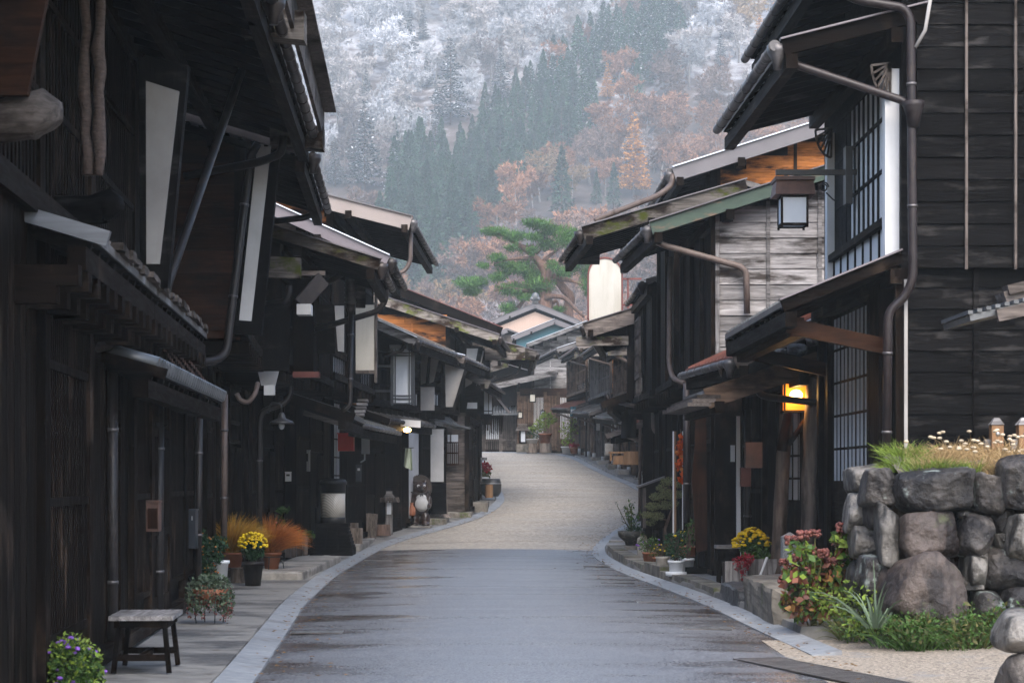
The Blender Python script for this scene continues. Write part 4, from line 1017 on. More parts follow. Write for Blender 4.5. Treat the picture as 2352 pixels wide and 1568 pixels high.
F1 = house('dark house at the head of the street with tiled canopy and square paper lanterns', 1, (107.5,114), (-3.4,-3.4), -4.2, -4.2, 6.6, .3, 5.6, run=4, back=5, wall_off=.4, sidew=('dark','dark'), low=None, upb=None, barge=(W('moss','x'),.25,.05))
F1['side_'] = 1; p_ = F1['p']
front_wall(p_, -3.3, .3, 107.85, 3.2, 5.4, ['lat','board','shoji','lat'], dict(front='greybrown'))
m = MB()
for i in range(16): x = -1.9+i*.14; m.tube([(x,106.6,5.15),(x,107.9,5.55)], .05, 6)
m.hexa([(-2,106.5,5.05),(.35,106.5,5.05),(.35,107.9,5.45),(-2,107.9,5.45),(-2,106.5,5.11),(.35,106.5,5.11),(.35,107.9,5.52),(-2,107.9,5.52)]); m.build('tiled_canopy', MT['roof_tile'], p_)
F2 = house('house with bright teal gable rising behind the far roofs', 1, (121,130), (.5,.5), .02, .02, 10.2, .4, 6.5, run=2.55, back=5.2, wall_off=.5, sidew=None, barge=(MT['verge_grey'],.3,.05), cap=MT['snow'], gut=None, roof='roof_metal')
plate(F2['p'], [(1186,776),(1273,745),(1320,758),(1320,800),(1186,800)], 121.4, .06, MT['teal'], 'teal_gable')
roofslab(F2['p'], -1, (5.12,121,10.2), (5.12,130,10.2), 2.55, .4, .1, MT['roof_metal'], barge=(MT['verge_grey'],.3,.05), rafters=False, name='rear_roof')
F3 = house('house with pink boarded gable and crested tile ridge below the pine tree', 1, (134,144), (-.9,-.9), -1.3, -1.3, 12.2, .4, 7, run=2.85, back=5.6, wall_off=.5, sidew=None, barge=(MT['verge_grey'],.34,.05), cap=MT['roof_tile'], gut=None, roof='roof_tile', seams=.3)
plate(F3['p'], [(1150,748),(1229,716),(1312,748),(1312,790),(1150,790)], 134.3, .06, MT['pinkwall'], 'pink_gable')
roofslab(F3['p'], -1, (4.4,134,12.2), (4.4,144,12.2), 2.85, .4, .12, MT['roof_tile'], barge=(MT['verge_grey'],.34,.05), cap=MT['roof_tile'], rafters=False, name='rear_roof')
m = MB(); m.bar((1.55,133.8,13.6),(1.55,144,13.6),.35,.3); m.sphere((1.55,133.7,13.85),(.25,.12,.28)); m.sphere((1.35,133.7,13.7),(.14,.1,.14)); m.sphere((1.75,133.7,13.7),(.14,.1,.14)); m.build('ridge_crest', MT['roof_tile'], F3['p'])
F4 = house('small grey roofed shed gable tucked between the pink gable and the cream verge', 1, (128,132), (-1.4,-1.4), -1.9, -1.9, 10.6, .38, 6.5, run=1.6, back=3.2, wall_off=.4, sidew=(None,'greybrown'), barge=(MT['verge_grey'],.3,.05), gut=None)
# ================================================================== plant builders (numpy)
rng = np.random.default_rng(11)
def unit(v): return v/np.maximum(np.linalg.norm(v, axis=-1, keepdims=True), 1e-9)
def leafcloud(n, blobs, size, aspect=.55, up=.5, shell=.45, jit=.35, hang=0):
    """n pointed leaves spread through a few ellipsoids"""
    vol = np.array([b[1][0]*b[1][1]*b[1][2] for b in blobs])**.8; pk = rng.choice(len(blobs), n, p=vol/vol.sum())
    C = np.array([b[0] for b in blobs], float)[pk]; Rr = np.array([b[1] for b in blobs], float)[pk]
    u = unit(rng.normal(size=(n,3))); rad = rng.random(n)**shell
    p = C+u*Rr*rad[:,None]
    t = unit(u*.8+rng.normal(size=(n,3))*.7+np.array([0,0,-hang]))
    nr = unit(u*.5+np.array([0,0,up])+rng.normal(size=(n,3))*.5)
    s = unit(np.cross(t, nr)); L = size*(1+jit*rng.normal(size=n))[:,None].clip(.5,1.8)
    v = np.stack([p-t*L*.5, p+s*L*aspect*.5, p+t*L*.5, p-s*L*aspect*.5], 1).reshape(-1,3)
    f = np.arange(4*n).reshape(n,4)
    return v, f, rng.random(n)*.7+.3*np.repeat(rng.random(1), n)
def blades(n, c, r, length, spread, droop, w=.006, seg=5, lean=(0,0,0), z0=0):
    a = rng.random(n)*2*np.pi; q = np.sqrt(rng.random(n))
    p = np.stack([c[0]+r*q*np.cos(a), c[1]+r*q*np.sin(a), np.full(n, c[2]+z0)], 1)
    d = unit(np.stack([np.cos(a)*spread*(.2+q), np.sin(a)*spread*(.2+q), np.ones(n)], 1)+rng.normal(size=(n,3))*.16+np.array(lean))
    L = length*(.55+.6*rng.random(n)); pts = [p]
    for k in range(seg):
        d = unit(d+np.array([0,0,-droop/seg])*(k+1)/seg*1.6); pts.append(pts[-1]+d*(L/seg)[:,None])
    sd = unit(np.cross(unit(pts[-1]-pts[0]), rng.normal(size=(n,3))))
    V = []
    for k, q_ in enumerate(pts):
        ww = w*(1-k/seg*.85); V += [q_-sd*ww, q_+sd*ww]
    V = np.stack(V, 1); m = V.shape[1]; base = (np.arange(n)*m)[:,None]
    f = np.concatenate([base+np.array([[2*k, 2*k+1, 2*k+3, 2*k+2]]) for k in range(seg)], 0)
    rr = np.tile(rng.random(n), seg)
    return V.reshape(-1,3), f, rr, pts[-1]
def cat_(*L):
    V = []; Fq = []; Rn = []; o = 0
    for l in L: V.append(l[0]); Fq.append(l[1]+o); Rn.append(l[2]); o += len(l[0])
    return np.concatenate(V), np.concatenate(Fq), np.concatenate(Rn)
def put(name, g, mt, p): return np_build(name, g[0], g[1], g[2], MT[mt] if isinstance(mt, str) else mt, p)
def heads(p, name, pts, r, mt, n=7, m=5, sq=.75, lumpy=0):
    mb = MB()
    for q in pts:
        k = r*U(.75,1.25)
        if lumpy:
            for _ in range(lumpy): mb.sphere(Vector(q)+Vector((U(-k,k),U(-k,k),U(-k,k)*.7)), (k*.45,k*.45,k*.4), 5, 4)
        else: mb.sphere(q, (k,k,k*sq), n, m)
    return mb.build(name, MT[mt], p)
def pot(p, c, r, h, mt, rim=True, name='pot', taper=.75):
    m = MB(); pr = [(r*taper,0),(r*.97,h*.85)]
    pr += [(r*1.08,h*.85),(r*1.1,h),(r*.95,h),(r*.92,h*.9)] if rim else [(r,h),(r*.92,h),(r*.9,h*.9)]
    m.lathe(pr, 20, c); o = m.build(name, MT[mt], p)
    m = MB(); m.lathe([(r*.9,0),(r*.6,.015)], 14, (c[0],c[1],c[2]+h*.9)); m.build('soil', MT['soil'], p); return o
def stems(p, c, tips, r=.006, mt='leaf_olive', name='stem'):
    m = MB()
    for t in tips:
        t = Vector(t); c_ = Vector(c)+Vector((U(-.03,.03),U(-.03,.03),0)); mid = c_.lerp(t,.55)+Vector((U(-.04,.04),U(-.04,.04),.03)); m.tube([c_,mid,t], r, 5)
    return m.build(name, MT[mt], p)
def G(x, Y, dz=0): return Vector((PX(x,Y), Y, gz(Y)+dz))
LP, RP = .05, .125     # pavement heights left / right
def rockmesh(name, c, d, seed, mt, p, sub=5, box=.55, amp=.16, origin=None, rz=0):
    bm_ = __import__('bmesh').new(); __import__('bmesh').ops.create_icosphere(bm_, subdivisions=sub, radius=1)
    o = Vector((seed*3.7, seed*1.9, seed*.7)); c = Vector(c); Rz = Matrix.Rotation(rz, 3, 'Z')
    rr = random.Random(int(seed*1000)); PL = []
    for ax_ in ((1,0,0),(-1,0,0),(0,1,0),(0,-1,0),(0,0,1),(0,0,-1)):
        n_ = Vector(ax_)+Vector([rr.uniform(-.22,.22) for _ in range(3)]); PL.append((n_.normalized(), rr.uniform(.86,1.0)))
    for _ in range(11):
        n_ = Vector([rr.gauss(0,1) for _ in range(3)]).normalized(); PL.append((n_, rr.uniform(.92,1.12)+(.25-box*.25)*0))
    pw = 9+box*14
    for v in bm_.verts:
        u = v.co.normalized(); k = sum(max(n_.dot(u)/d_, 0)**pw for n_, d_ in PL)**(-1/pw)
        k *= 1+noise.fractal(u*2.2+o, .9, 2.1, 3)*amp*.28+noise.fractal(u*7+o, .8, 2.2, 4)*amp*.16
        q = u*k; v.co = c+Rz @ Vector((q.x*d[0], q.y*d[1], q.z*d[2]))
    org = Vector(p['_o']) if p is not None else Vector(origin if origin is not None else c-Vector((0,0,d[2])))
    for v in bm_.verts: v.co -= org
    me = bpy.data.meshes.new(name); bm_.to_mesh(me); bm_.free(); nf = len(me.polygons)
    me.attributes.new('rnd','FLOAT','FACE').data.foreach_set('value', [random.random()]*nf if False else [(seed*.37) % 1]*nf)
    me.polygons.foreach_set('use_smooth', [True]*nf); me.update()
    return link(name, me, MT[mt], p, org)
def block(name, label, cat, a, b, mt, group=None, seed=1, amp=.012, n=9, kind=None):
    """rough hewn block with worn edges"""
    bmm = __import__('bmesh'); bm_ = bmm.new(); bmm.ops.create_cube(bm_, size=1)
    bmm.ops.subdivide_edges(bm_, edges=bm_.edges[:], cuts=n, use_grid_fill=True)
    a, b = Vector(a), Vector(b); d = b-a; c = (a+b)/2; o = Vector((seed*2.3,seed,seed*.4)); org = Vector((c.x,c.y,a.z))
    for v in bm_.verts:
        q = v.co*2; e = sorted([abs(q.x),abs(q.y),abs(q.z)])
        w = Vector((q.x*d.x/2,q.y*d.y/2,q.z*d.z/2))
        if e[1] > .99: w *= 1-amp*1.2/max(.2,min(d.x,d.y))          # worn arrises
        nn = noise.noise_vector(w*4+o)*amp*1.3+noise.noise_vector(w*13+o)*amp*.6
        v.co = c+w+nn-org
    me = bpy.data.meshes.new(name); bm_.to_mesh(me); bm_.free(); nf = len(me.polygons)
    me.attributes.new('rnd','FLOAT','FACE').data.foreach_set('value', [(seed*.37) % 1]*nf); me.update()
    ob = link(name, me, MT[mt], None, org); tag(ob, label, cat, group); return ob
def stump(label, c, r0, r1, h, group='log stumps on the pavement', tilt=(0,0), mt='log', endm='logend', lying=False, flare=1.0, name='tree_stump'):
    c = Vector(c); p = thing(name, label, 'stump', c, group); m = MB(); n = 8
    ax = Vector((tilt[0],tilt[1],1)).normalized()
    pts = [c+ax*(h*i/n) for i in range(n+1)]; rs = [r0*(flare if i == 0 else (1+(flare-1)*.3 if i == 1 else 1))+(r1-r0)*i/n for i in range(n+1)]
    m2 = MB(); m2.tube(pts, rs, 26, cap=False)
    ph = U(0,9)
    for i, v in enumerate(m2.v):
        q = Vector(v); k = noise.noise(Vector((math.atan2(q.y-c.y,q.x-c.x)*1.2+ph, q.z*1.1, ph)))*.06*r0*2; dd = (q-c)-ax*((q-c).dot(ax)); m2.v[i] = tuple(q+dd.normalized()*k)
    m2.build('trunk', MT[mt], p)
    m = MB(); top = pts[-1]-ax*.006; u = ax.cross(Vector((0,1,0))).normalized(); w = ax.cross(u)
    m.add([top+(u*math.cos(2*math.pi*k/20)+w*math.sin(2*math.pi*k/20))*rs[-1]*.98 for k in range(20)], [tuple(range(20))[::-1]]); m.build('cut_face', MT[endm], p)
    return p

# ================================================================== left foreground
p = thing('flowering_bush', 'round green bush with small purple flowers in the corner below the lattice front', 'plant', G(158,13.6,LP))
c = Vector(p.location); c.z -= .09; B = [((c.x,c.y,c.z+.3),(.23,.2,.2)), ((c.x-.12,c.y,c.z+.22),(.13,.13,.14)), ((c.x+.13,c.y,c.z+.2),(.13,.13,.14)), ((c.x+.02,c.y,c.z+.42),(.13,.12,.1))]
pot(p, (c.x,c.y,c.z+.09), .15, .1, 'terracotta'); put('foliage', leafcloud(4200, B, .034, .5, shell=.3), 'leaf', p); put('young_foliage', leafcloud(1200, [((b[0][0],b[0][1],b[0][2]+.04),(b[1][0]*1.03,b[1][1]*1.03,b[1][2]*1.05)) for b in B], .03, .5, shell=.15), 'leaf_lime', p)
v = leafcloud(80, [(b[0],(b[1][0]*1.08,b[1][1]*1.08,b[1][2]*1.08)) for b in B], .03, shell=.08)[0].reshape(-1,4,3).mean(1); heads(p, 'blossoms', v, .02, 'purple', sq=.6)

# slatted bench
p = thing('bench', 'low slatted wooden bench with splayed legs standing on the pavement', 'bench', (-2.95,16.2,LP)); z = LP
rz = R(4); C_, S_ = math.cos(rz), math.sin(rz)
def bq(x, y, zz): return Vector((-2.92+.86*(x*C_-y*S_), 16.0+.86*(x*S_+y*C_), zz))
m = MB()
for i in range(6): m.bar(bq(-.24+i*.096,-.48,z+.43), bq(-.24+i*.096,.48,z+.43), .085, .035)
m.build('seat', W('grey','y'), p)
m = MB(); 
for sx in (-.22,.22): m.bar(bq(sx,-.44,z+.385), bq(sx,.44,z+.385), .04, .06)
for sy in (-.38,.38): m.bar(bq(-.24,sy,z+.385), bq(.24,sy,z+.385), .04, .06)
m.build('seat_frame', W('dark','y'), p)
for sx in (-1,1):
    for sy in (-1,1):
        m = MB(); m.bar(bq(sx*.20,sy*.36,z+.41), bq(sx*.25,sy*.42,z), .036, .042, up=(0,1,0)); m.build('leg', W('dark','z'), p)
for sy in (-1,1):
    m = MB(); m.bar(bq(-.235,sy*.40,z+.12), bq(.235,sy*.40,z+.12), .035, .05); m.build('stretcher', W('dark','x'), p)
m = MB(); m.bar(bq(0,-.40,z+.12), bq(0,.40,z+.12), .04, .05); m.build('stretcher', W('dark','y'), p)

# trailing succulent in a hanging bowl on a wire stand
p = thing('trailing_plant', 'trailing grey green plant spilling over a bowl on thin wire legs', 'plant', (-3.2,21.2,LP)); c = Vector(p.location)
m = MB(); m.lathe([(.1,.2),(.17,.28),(.2,.36),(.18,.36)], 18, c); m.build('bowl', MT['terracotta'], p)
m = MB()
for k in range(4): g = 1.57*k+.5; m.tube([c+Vector((math.cos(g)*.19,math.sin(g)*.19,.33)), c+Vector((math.cos(g)*.15,math.sin(g)*.15,.0))], .006, 5)
m.build('wire_stand', MT['iron'], p)
B = [((c.x,c.y,c.z+.42),(.22,.2,.1))]+[((c.x+.2*math.cos(g),c.y+.2*math.sin(g),c.z+.3-U(0,.1)),(.07,.07,.16)) for g in np.arange(0,6.28,.62)]
put('foliage', leafcloud(2000, B, .032, .75, shell=.3), 'leaf_grey', p); put('pink_leaves', leafcloud(380, [((b[0][0]*1.0,b[0][1],b[0][2]-.07),b[1]) for b in B[1:]], .028, .7, shell=.2), 'pinkdry', p)

# green shrub with orange berries, white pot on a stone block
block('stone_block', 'small stone block holding the white pot of the berry shrub', 'stone', (-3.78,24.6,LP-.02), (-3.5,24.9,LP+.25), 'stone', seed=3)
p = thing('berry_shrub', 'bushy dark green shrub with orange and yellow berries in a white pot', 'plant', (-3.72,24.5,LP)); c = Vector(p.location)
pot(p, (-3.62,24.75,LP+.26), .12, .26, 'plastic', taper=.8); pot(p, (c.x-.05,c.y-.1,c.z), .17, .24, 'terracotta')
B = [((c.x,c.y,c.z+.62),(.21,.2,.2)),((c.x+.12,c.y,c.z+.72),(.14,.14,.12)),((c.x-.06,c.y,c.z+.32),(.2,.18,.18)),((c.x-.1,c.y,c.z+.82),(.1,.1,.12))]
put('foliage', leafcloud(2800, B, .042, .45, shell=.33), 'leaf_dark', p)
v = leafcloud(60, [(b[0],tuple(k*1.03 for k in b[1])) for b in B], .03, shell=.1)[0].reshape(-1,4,3).mean(1); heads(p, 'berry', v[:40], .012, 'orangegrass'); heads(p, 'pale_berry', v[40:], .012, 'gold2')

# golden grass on a stump
stump('squat weathered stump carrying the golden grass pot', G(553,29.6,LP), .155, .15, .22, flare=1.08)
p = thing('ornamental_grass', 'arching golden yellow grass in a pot set on a stump', 'plant', G(536,29.5,LP+.23)); c = Vector(p.location)
pot(p, c, .15, .22, 'terracotta')
g = blades(2600, (c.x,c.y,c.z+.22), .12, .56, .55, 1.0, .004, lean=(.2,-.1,0)); put('blades', g[:3], 'gold2', p)
g = blades(900, (c.x-.12,c.y,c.z+.22), .12, .5, .5, .9, .004, lean=(-.35,-.1,.1)); put('orange_blades', g[:3], 'gold', p)
# yellow chrysanthemums
p = thing('chrysanthemum', 'dense ball of small yellow chrysanthemums between two ornamental grasses', 'plant', G(581,28.8,LP)); c = Vector(p.location)
pot(p, c, .15, .34, 'pipe_dark'); c.z += .1; B = [((c.x,c.y,c.z+.5),(.2,.18,.17))]
put('foliage', leafcloud(1000, [((c.x,c.y,c.z+.42),(.18,.17,.17))], .045, .6), 'leaf_dark', p)
pts = []
while len(pts) < 130:
    u = unit(rng.normal(size=3)); 
    if u[2] > -.35: pts.append((c.x+u[0]*.21*U(.9,1.04), c.y+u[1]*.19*U(.9,1.04), c.z+.5+u[2]*.16))
heads(p, 'blossoms', pts, .024, 'yellow', sq=.7)
# orange grass in terracotta
p = thing('ornamental_grass', 'fluffy orange brown grass in a wide terracotta pot on an iron ring stand', 'plant', G(624,31.8,LP+.1)); c = Vector(p.location)
pot(p, c, .15, .27, 'terracotta', taper=.7)
m = MB(); m.tube([c+Vector((.17*math.cos(t),.17*math.sin(t),.2)) for t in np.linspace(0,6.28,25)], .008, 5)
for k in range(3): g = 2.1*k+.4; m.tube([c+Vector((.17*math.cos(g),.17*math.sin(g),.2)), c+Vector((.2*math.cos(g),.2*math.sin(g),0))], .008, 5)
m.build('ring_stand', MT['iron'], p)
g = blades(3400, (c.x,c.y,c.z+.27), .12, .56, .6, 1.0, .004, lean=(.25,-.1,0)); put('blades', g[:3], 'orangegrass', p)
m = MB(); m.lathe([(.055,0),(.05,.24)], 14, (PX(594,31.2),31.2,LP)); o = m.build('pipe_base', MT['plaster'], None, (PX(594,31.2),31.2,LP)); tag(o, 'pale cylindrical foot of a downpipe beside the yellow flowers', 'pipe foot')
# big leaved plant + grey wooden planter
p = thing('leafy_plant', 'bright green plant with large round leaves and pink buds behind the orange grass', 'plant', G(622,36.5,LP)); c = Vector(p.location)
pot(p, c, .2, .38, 'pipe_dark'); tips = [c+Vector((U(-.25,.3),U(-.1,.1),U(.6,1.0))) for _ in range(9)]; stems(p, c+Vector((0,0,.35)), tips, .008)
put('foliage', cat_(*[leafcloud(3, [(tuple(t),(.1,.06,.1))], .22, .75, up=.1) for t in tips]), 'leaf', p)
heads(p, 'bud', [tuple(c+Vector((U(-.2,.35),U(-.1,.05),U(.45,.8)))) for _ in range(7)], .028, 'pink')
p = thing('planter_box', 'weathered grey wooden planter box with low purple and red plants', 'planter', G(678,38,LP)); c = Vector(p.location)
m = MB(); m.hexa([c+Vector(q) for q in ((-.2,-.2,.05),(.2,-.2,.05),(.2,.2,.05),(-.2,.2,.05),(-.23,-.23,.44),(.23,-.23,.44),(.23,.23,.44),(-.23,.23,.44))]); m.build('box', W('grey','z'), p)
m = MB(); 
for k in range(5): m.bar(c+Vector((-.22+.11*k,-.235,.06)), c+Vector((-.22+.11*k,-.24,.46)), .09, .02, up=(0,1,0))
m.build('slat', W('greybrown','z'), p); put('foliage', leafcloud(260, [((c.x,c.y,c.z+.5),(.24,.2,.1))], .07, .5), 'crimson', p); put('leaves', leafcloud(120, [((c.x+.2,c.y-.1,c.z+.5),(.2,.15,.08))], .08, .5), 'leaf', p)
# raised stone slabs in front of the left houses
for i, (lb, x0, x1, Y0, Y1, h, mt) in enumerate([
    ('broad pale concrete slab under the orange grass pot', -3.95, -3.2, 30.6, 37.5, .13, 'concrete'),
    ('low concrete slab with broken edge before the log stumps', -3.7, -3.25, 43.0, 47.6, .12, 'concrete'),
    ('stone step between the carved animal figure and the white stump', -2.6, -1.75, 53.6, 55.6, .13, 'stone'),
    ('lower mossy step at the corner boarded house', -1.95, -1.15, 56.6, 58.5, .13, 'stone'),
    ('upper step at the corner boarded house under the black tub', -1.3, -.72, 59.5, 64.5, .2, 'stone')]):
    g0 = min(gz(Y0),gz(Y1)); block('pavement_slab', lb, 'slab', (x0,Y0,g0-.1), (x1,Y1,gz((Y0+Y1)/2)+.03+h), mt, 'raised slabs along the left pavement', seed=i+5)
# wall boxes
def wallbox(name, label, cat, x0, y0, x1, y1, Y, d, mt, parts=None):
    a, b = P(x0,y0,Y), P(x1,y1,Y); c = Vector(((a.x+b.x)/2, Y+d/2, b.z)); p = thing(name, label, cat, c); w, h = b.x-a.x, a.z-b.z
    m = MB(); m.box((c.x,c.y,c.z+h/2),(w,d,h)); o = m.build('body', MT[mt], p)
    m = MB(); m.box((c.x,c.y-.01,c.z+h+.008),(w*1.1,d*1.15,.022)); m.build('lid', MT[mt], p)
    return p, c, w, h
p, c, w, h = wallbox('mailbox', 'narrow navy blue metal mailbox on the wall above the berry shrub', 'mailbox', 423, 1172, 449, 1259, 23.7, .2, 'navy')
m = MB(); m.box((c.x+w*.2,c.y-.105,c.z+h*.8),(.012,.012,.05)); m.build('latch', MT['steel'], p)
p, c, w, h = wallbox('meter_box', 'small faded brown wooden box on the lattice wall above the bench', 'box', 332, 1153, 364, 1220, 19.4, .16, 'rust')
m = MB(); m.box((c.x+w*.1,c.y-.09,c.z+h*.45),(w*.7,.02,h*.7)); m.build('door', W('brown','z'), p)
p, c, w, h = wallbox('electric_meter', 'white digital meter on the dark wall right of the downpipe', 'meter', 655, 1085, 668, 1105, 37.2, .1, 'plastic')
m = MB(); m.box((c.x,c.y-.055,c.z+h*.72),(w*.6,.012,h*.22)); m.build('display', MT['iron'], p)
p, c, w, h = wallbox('electric_meter', 'large grey electric meter with dark window on the wall left of the street lamp', 'meter', 691, 1035, 711, 1082, 40.2, .14, 'plastic_grey')
m = MB(); m.box((c.x,c.y-.075,c.z+h*.68),(w*.66,.015,h*.38)); m.build('window', MT['glass'], p)
p, c, w, h = wallbox('electric_meter', 'tall pale grey meter housing on the wall right of the red box', 'meter', 830, 998, 848, 1042, 47.6, .15, 'plastic_grey')
m = MB(); m.tube([(c.x-.02,c.y,c.z+.02),(c.x-.02,c.y,c.z-.14),(c.x-.12,c.y,c.z-.2)], .02, 6); m.build('conduit', MT['plastic_grey'], p)
p, c, w, h = wallbox('hanging_box', 'bright red box hung under the eave above the street lamp', 'box', 776, 996, 812, 1035, 41.5, .3, 'red')
m = MB(); m.box((c.x,c.y-.155,c.z+h/2),(.1,.012,h*.98)); m.build('front_strip', MT['red'], p)
p, c, w, h = wallbox('mailbox', 'small dark blue mailbox below the tall pale meter housing', 'mailbox', 817, 1068, 829, 1106, 47.2, .12, 'navy')
m = MB(); m.box((c.x+.01,c.y-.065,c.z+h*.75),(w*.5,.01,.06)); m.build('name_card', MT['white'], p)
p = thing('notice_board', 'pair of small green framed notices half hidden behind the street lamp', 'notice', G(734,43.5,LP)); c = Vector(p.location)
for z_ in (.72,1.15):
    m = MB(); m.box((c.x,c.y,c.z+z_+.2),(.2,.03,.36)); o = m.build('frame', mat('green_frame%d' % (z_*100), (.015,.10,.05), rough=.5), p); m = MB(); m.box((c.x,c.y-.017,c.z+z_+.22),(.15,.01,.28)); m.build('sheet', MT['plastic'], o)
m = MB(); m.box((c.x,c.y+.03,c.z+.75),(.05,.04,1.5)); m.build('post', MT['pipe_dark'], p)

# ------------------------------------------------------------------ big street lamp
def lamp_mesh():
    m, nt, b = nmat('woven_lamp_mesh'); L = nt.links.new
    tc = nd(nt,'ShaderNodeTexCoord'); mp = nd(nt,'ShaderNodeMapping'); mp.inputs['Rotation'].default_value = (0,0,0); L(tc.outputs['Object'], mp.inputs[0])
    sx = nd(nt,'ShaderNodeSeparateXYZ'); L(mp.outputs[0], sx.inputs[0])
    w1 = nd(nt,'ShaderNodeTexWave', wave_type='BANDS', bands_direction='DIAGONAL'); w1.inputs['Scale'].default_value = 11; L(mp.outputs[0], w1.inputs[0])
    rp = nd(nt,'ShaderNodeValToRGB'); rp.color_ramp.elements[0].color = (.42,.39,.34,1); rp.color_ramp.elements[1].color = (.78,.74,.66,1); L(w1.outputs[1], rp.inputs[0])
    n = nd(nt,'ShaderNodeTexNoise'); n.inputs['Scale'].default_value = 2.2; L(tc.outputs['Object'], n.inputs[0])
    ad = nd(nt,'ShaderNodeMath', operation='ADD'); mr = nd(nt,'ShaderNodeMapRange'); mr.inputs[1].default_value = .42; mr.inputs[2].default_value = .8; mr.inputs[3].default_value = .5; mr.inputs[4].default_value = -.25; L(sx.outputs[2], mr.inputs[0]); L(mr.outputs[0], ad.inputs[0]); L(n.outputs['Fac'], ad.inputs[1])
    m2 = nd(nt,'ShaderNodeMapRange'); m2.inputs[1].default_value = .55; m2.inputs[2].default_value = .95; L(ad.outputs[0], m2.inputs[0])
    mx = nd(nt,'ShaderNodeMix', data_type='RGBA', blend_type='MULTIPLY'); L(m2.outputs[0], mx.inputs[0]); L(rp.outputs[0], mx.inputs[6]); mx.inputs[7].default_value = (.75,.42,.14,1); L(mx.outputs[2], b.inputs['Base Color']); b.inputs['Roughness'].default_value = .45
    return m
p = thing('street_lamp', 'stout street lamp, pale woven drum under a dark domed cap on a flared panelled base', 'street lamp', G(765,41,LP)); c = Vector(p.location)
K = 1/112.0
m = MB(); b0, b1, hb = .42, .29, .56
m.hexa([c+Vector(q) for q in ((-b0,-b0,.1),(b0,-b0,.1),(b0,b0,.1),(-b0,b0,.1),(-b1,-b1,hb),(b1,-b1,hb),(b1,b1,hb),(-b1,b1,hb))]); m.box((c.x,c.y,c.z+.06),(b0*2+.03,b0*2+.03,.16)); m.build('base', W('black','x'), p)
m = MB()
for k in range(6):
    z0 = .14+k*.07; t0 = (z0-.1)/(hb-.1); bb = b0+(b1-b0)*t0
    m.box((c.x,c.y-bb-.004,c.z+z0+.03),(bb*2,.02,.058)); m.box((c.x+bb+.004,c.y,c.z+z0+.03),(.02,bb*2,.058))
m.build('base_board', W('black','x'), p)
m = MB()
for k in (-.33,.33,-.98,.98): m.bar(c+Vector((k*b0,-b0-.02,.12)), c+Vector((k*b1,-b1-.02,hb)), .03, .03, up=(0,1,0))
m.build('base_rib', W('black','z'), p)
m = MB(); m.box((c.x,c.y,c.z+.6),(.66,.66,.07)); m.build('base_cap', W('black','x'), p)
m = MB(); m.lathe([(.25,.63),(.265,.65),(.265,.74),(.25,.76)], 32, c); m.build('lower_ring', MT['iron'], p)
m = MB(); m.lathe([(.25,.74),(.25,1.28)], 40, c); m.build('lamp_drum', lamp_mesh(), p)
m = MB(); m.lathe([(.26,1.25),(.265,1.42),(.285,1.42),(.285,1.48),(.25,1.53),(.15,1.545),(.01,1.55)], 36, c); m.build('cap', MT['iron'], p)

# log stumps
stump('tall pale leaning log stump against the brown boards', G(845,48.3,LP), .185, .2, .60, tilt=(.09,0))
stump('short log stump standing at the foot of the street lamp', G(815,43.5,LP), .16, .165, .46)
stump('thin low log stump behind the street lamp base', G(806,45.5,LP), .18, .18, .5)
stump('dark cracked block of log next to the small wooden lantern', G(877,49,LP+.02), .22, .2, .27, mt='bark')
stump('smooth pale stump with flared foot right of the animal figure', G(1009,55,.16), .24, .21, .48, flare=1.5)
stump('slim orange log stump before the black tub', (PX(1123,64.5),64.5,gz(64.5)+.2), .125, .125, .42, mt='warmlog', endm='logend')
# small wooden lantern on post
p = thing('garden_lantern', 'knee high grey wooden lantern with shaggy shingled cap between the log stumps', 'lantern', G(894,49.8,LP)); c = Vector(p.location); s_ = 49.8/F
m = MB(); m.box((c.x,c.y,c.z+.42),(.17,.17,.84)); m.build('post', W('grey','z'), p)
m = MB(); m.box((c.x,c.y-.09,c.z+.68),(.11,.02,.36)); m.build('paper_window', MT['frost_glass'], p)
m = MB(); m.hexa([c+Vector(q) for q in ((-.2,-.2,.83),(.2,-.2,.83),(.2,.2,.83),(-.2,.2,.83),(-.07,-.07,1.02),(.07,-.07,1.02),(.07,.07,1.02),(-.07,.07,1.02))]); m.box((c.x,c.y,c.z+1.05),(.15,.15,.06)); m.build('cap', W('grey','x'), p)
m = MB()
for k in range(26): g = k*.24; e = .24; q = c+Vector((max(-.2,min(.2,math.cos(g)*.3)),max(-.2,min(.2,math.sin(g)*.3)),.84)); m.bar(q+Vector((0,0,.08)), q+Vector((math.cos(g)*.04,math.sin(g)*.04,-.04)), .05, .03)
m.build('shingle', W('greybrown','z'), p)

# ------------------------------------------------------------------ ceramic raccoon dog figure
p = thing('animal_statue', 'dark ceramic raccoon dog figure with round white belly and wide hat on its back', 'statue', (PX(964,53),53,gz(53)+.06)); c = Vector(p.location)
def blob(name, mt, els, vox=.022, p=p):
    m = MB()
    for q, d in els: m.sphere(c+Vector(q), d, 16, 12)
    ob = m.build('tmp', None, p); md = ob.modifiers.new('r','REMESH'); md.mode = 'VOXEL'; md.voxel_size = vox; md.use_smooth_shade = True
    sm = ob.modifiers.new('s','SMOOTH'); sm.factor = .5; sm.iterations = 4
    dg = bpy.context.evaluated_depsgraph_get(); me = bpy.data.meshes.new_from_object(ob.evaluated_get(dg)); bpy.data.objects.remove(ob)
    me.name = name; me.materials.clear(); return link(name, me, MT[mt], p, p['_o'])
MT['ceramic'] = mat('dark_ceramic', (.016,.011,.010), (.05,.03,.024), ns=6, rough=.28, tone=(1,1), stain=((.16,.08,.05),(1,1,1),4,.68,.05))
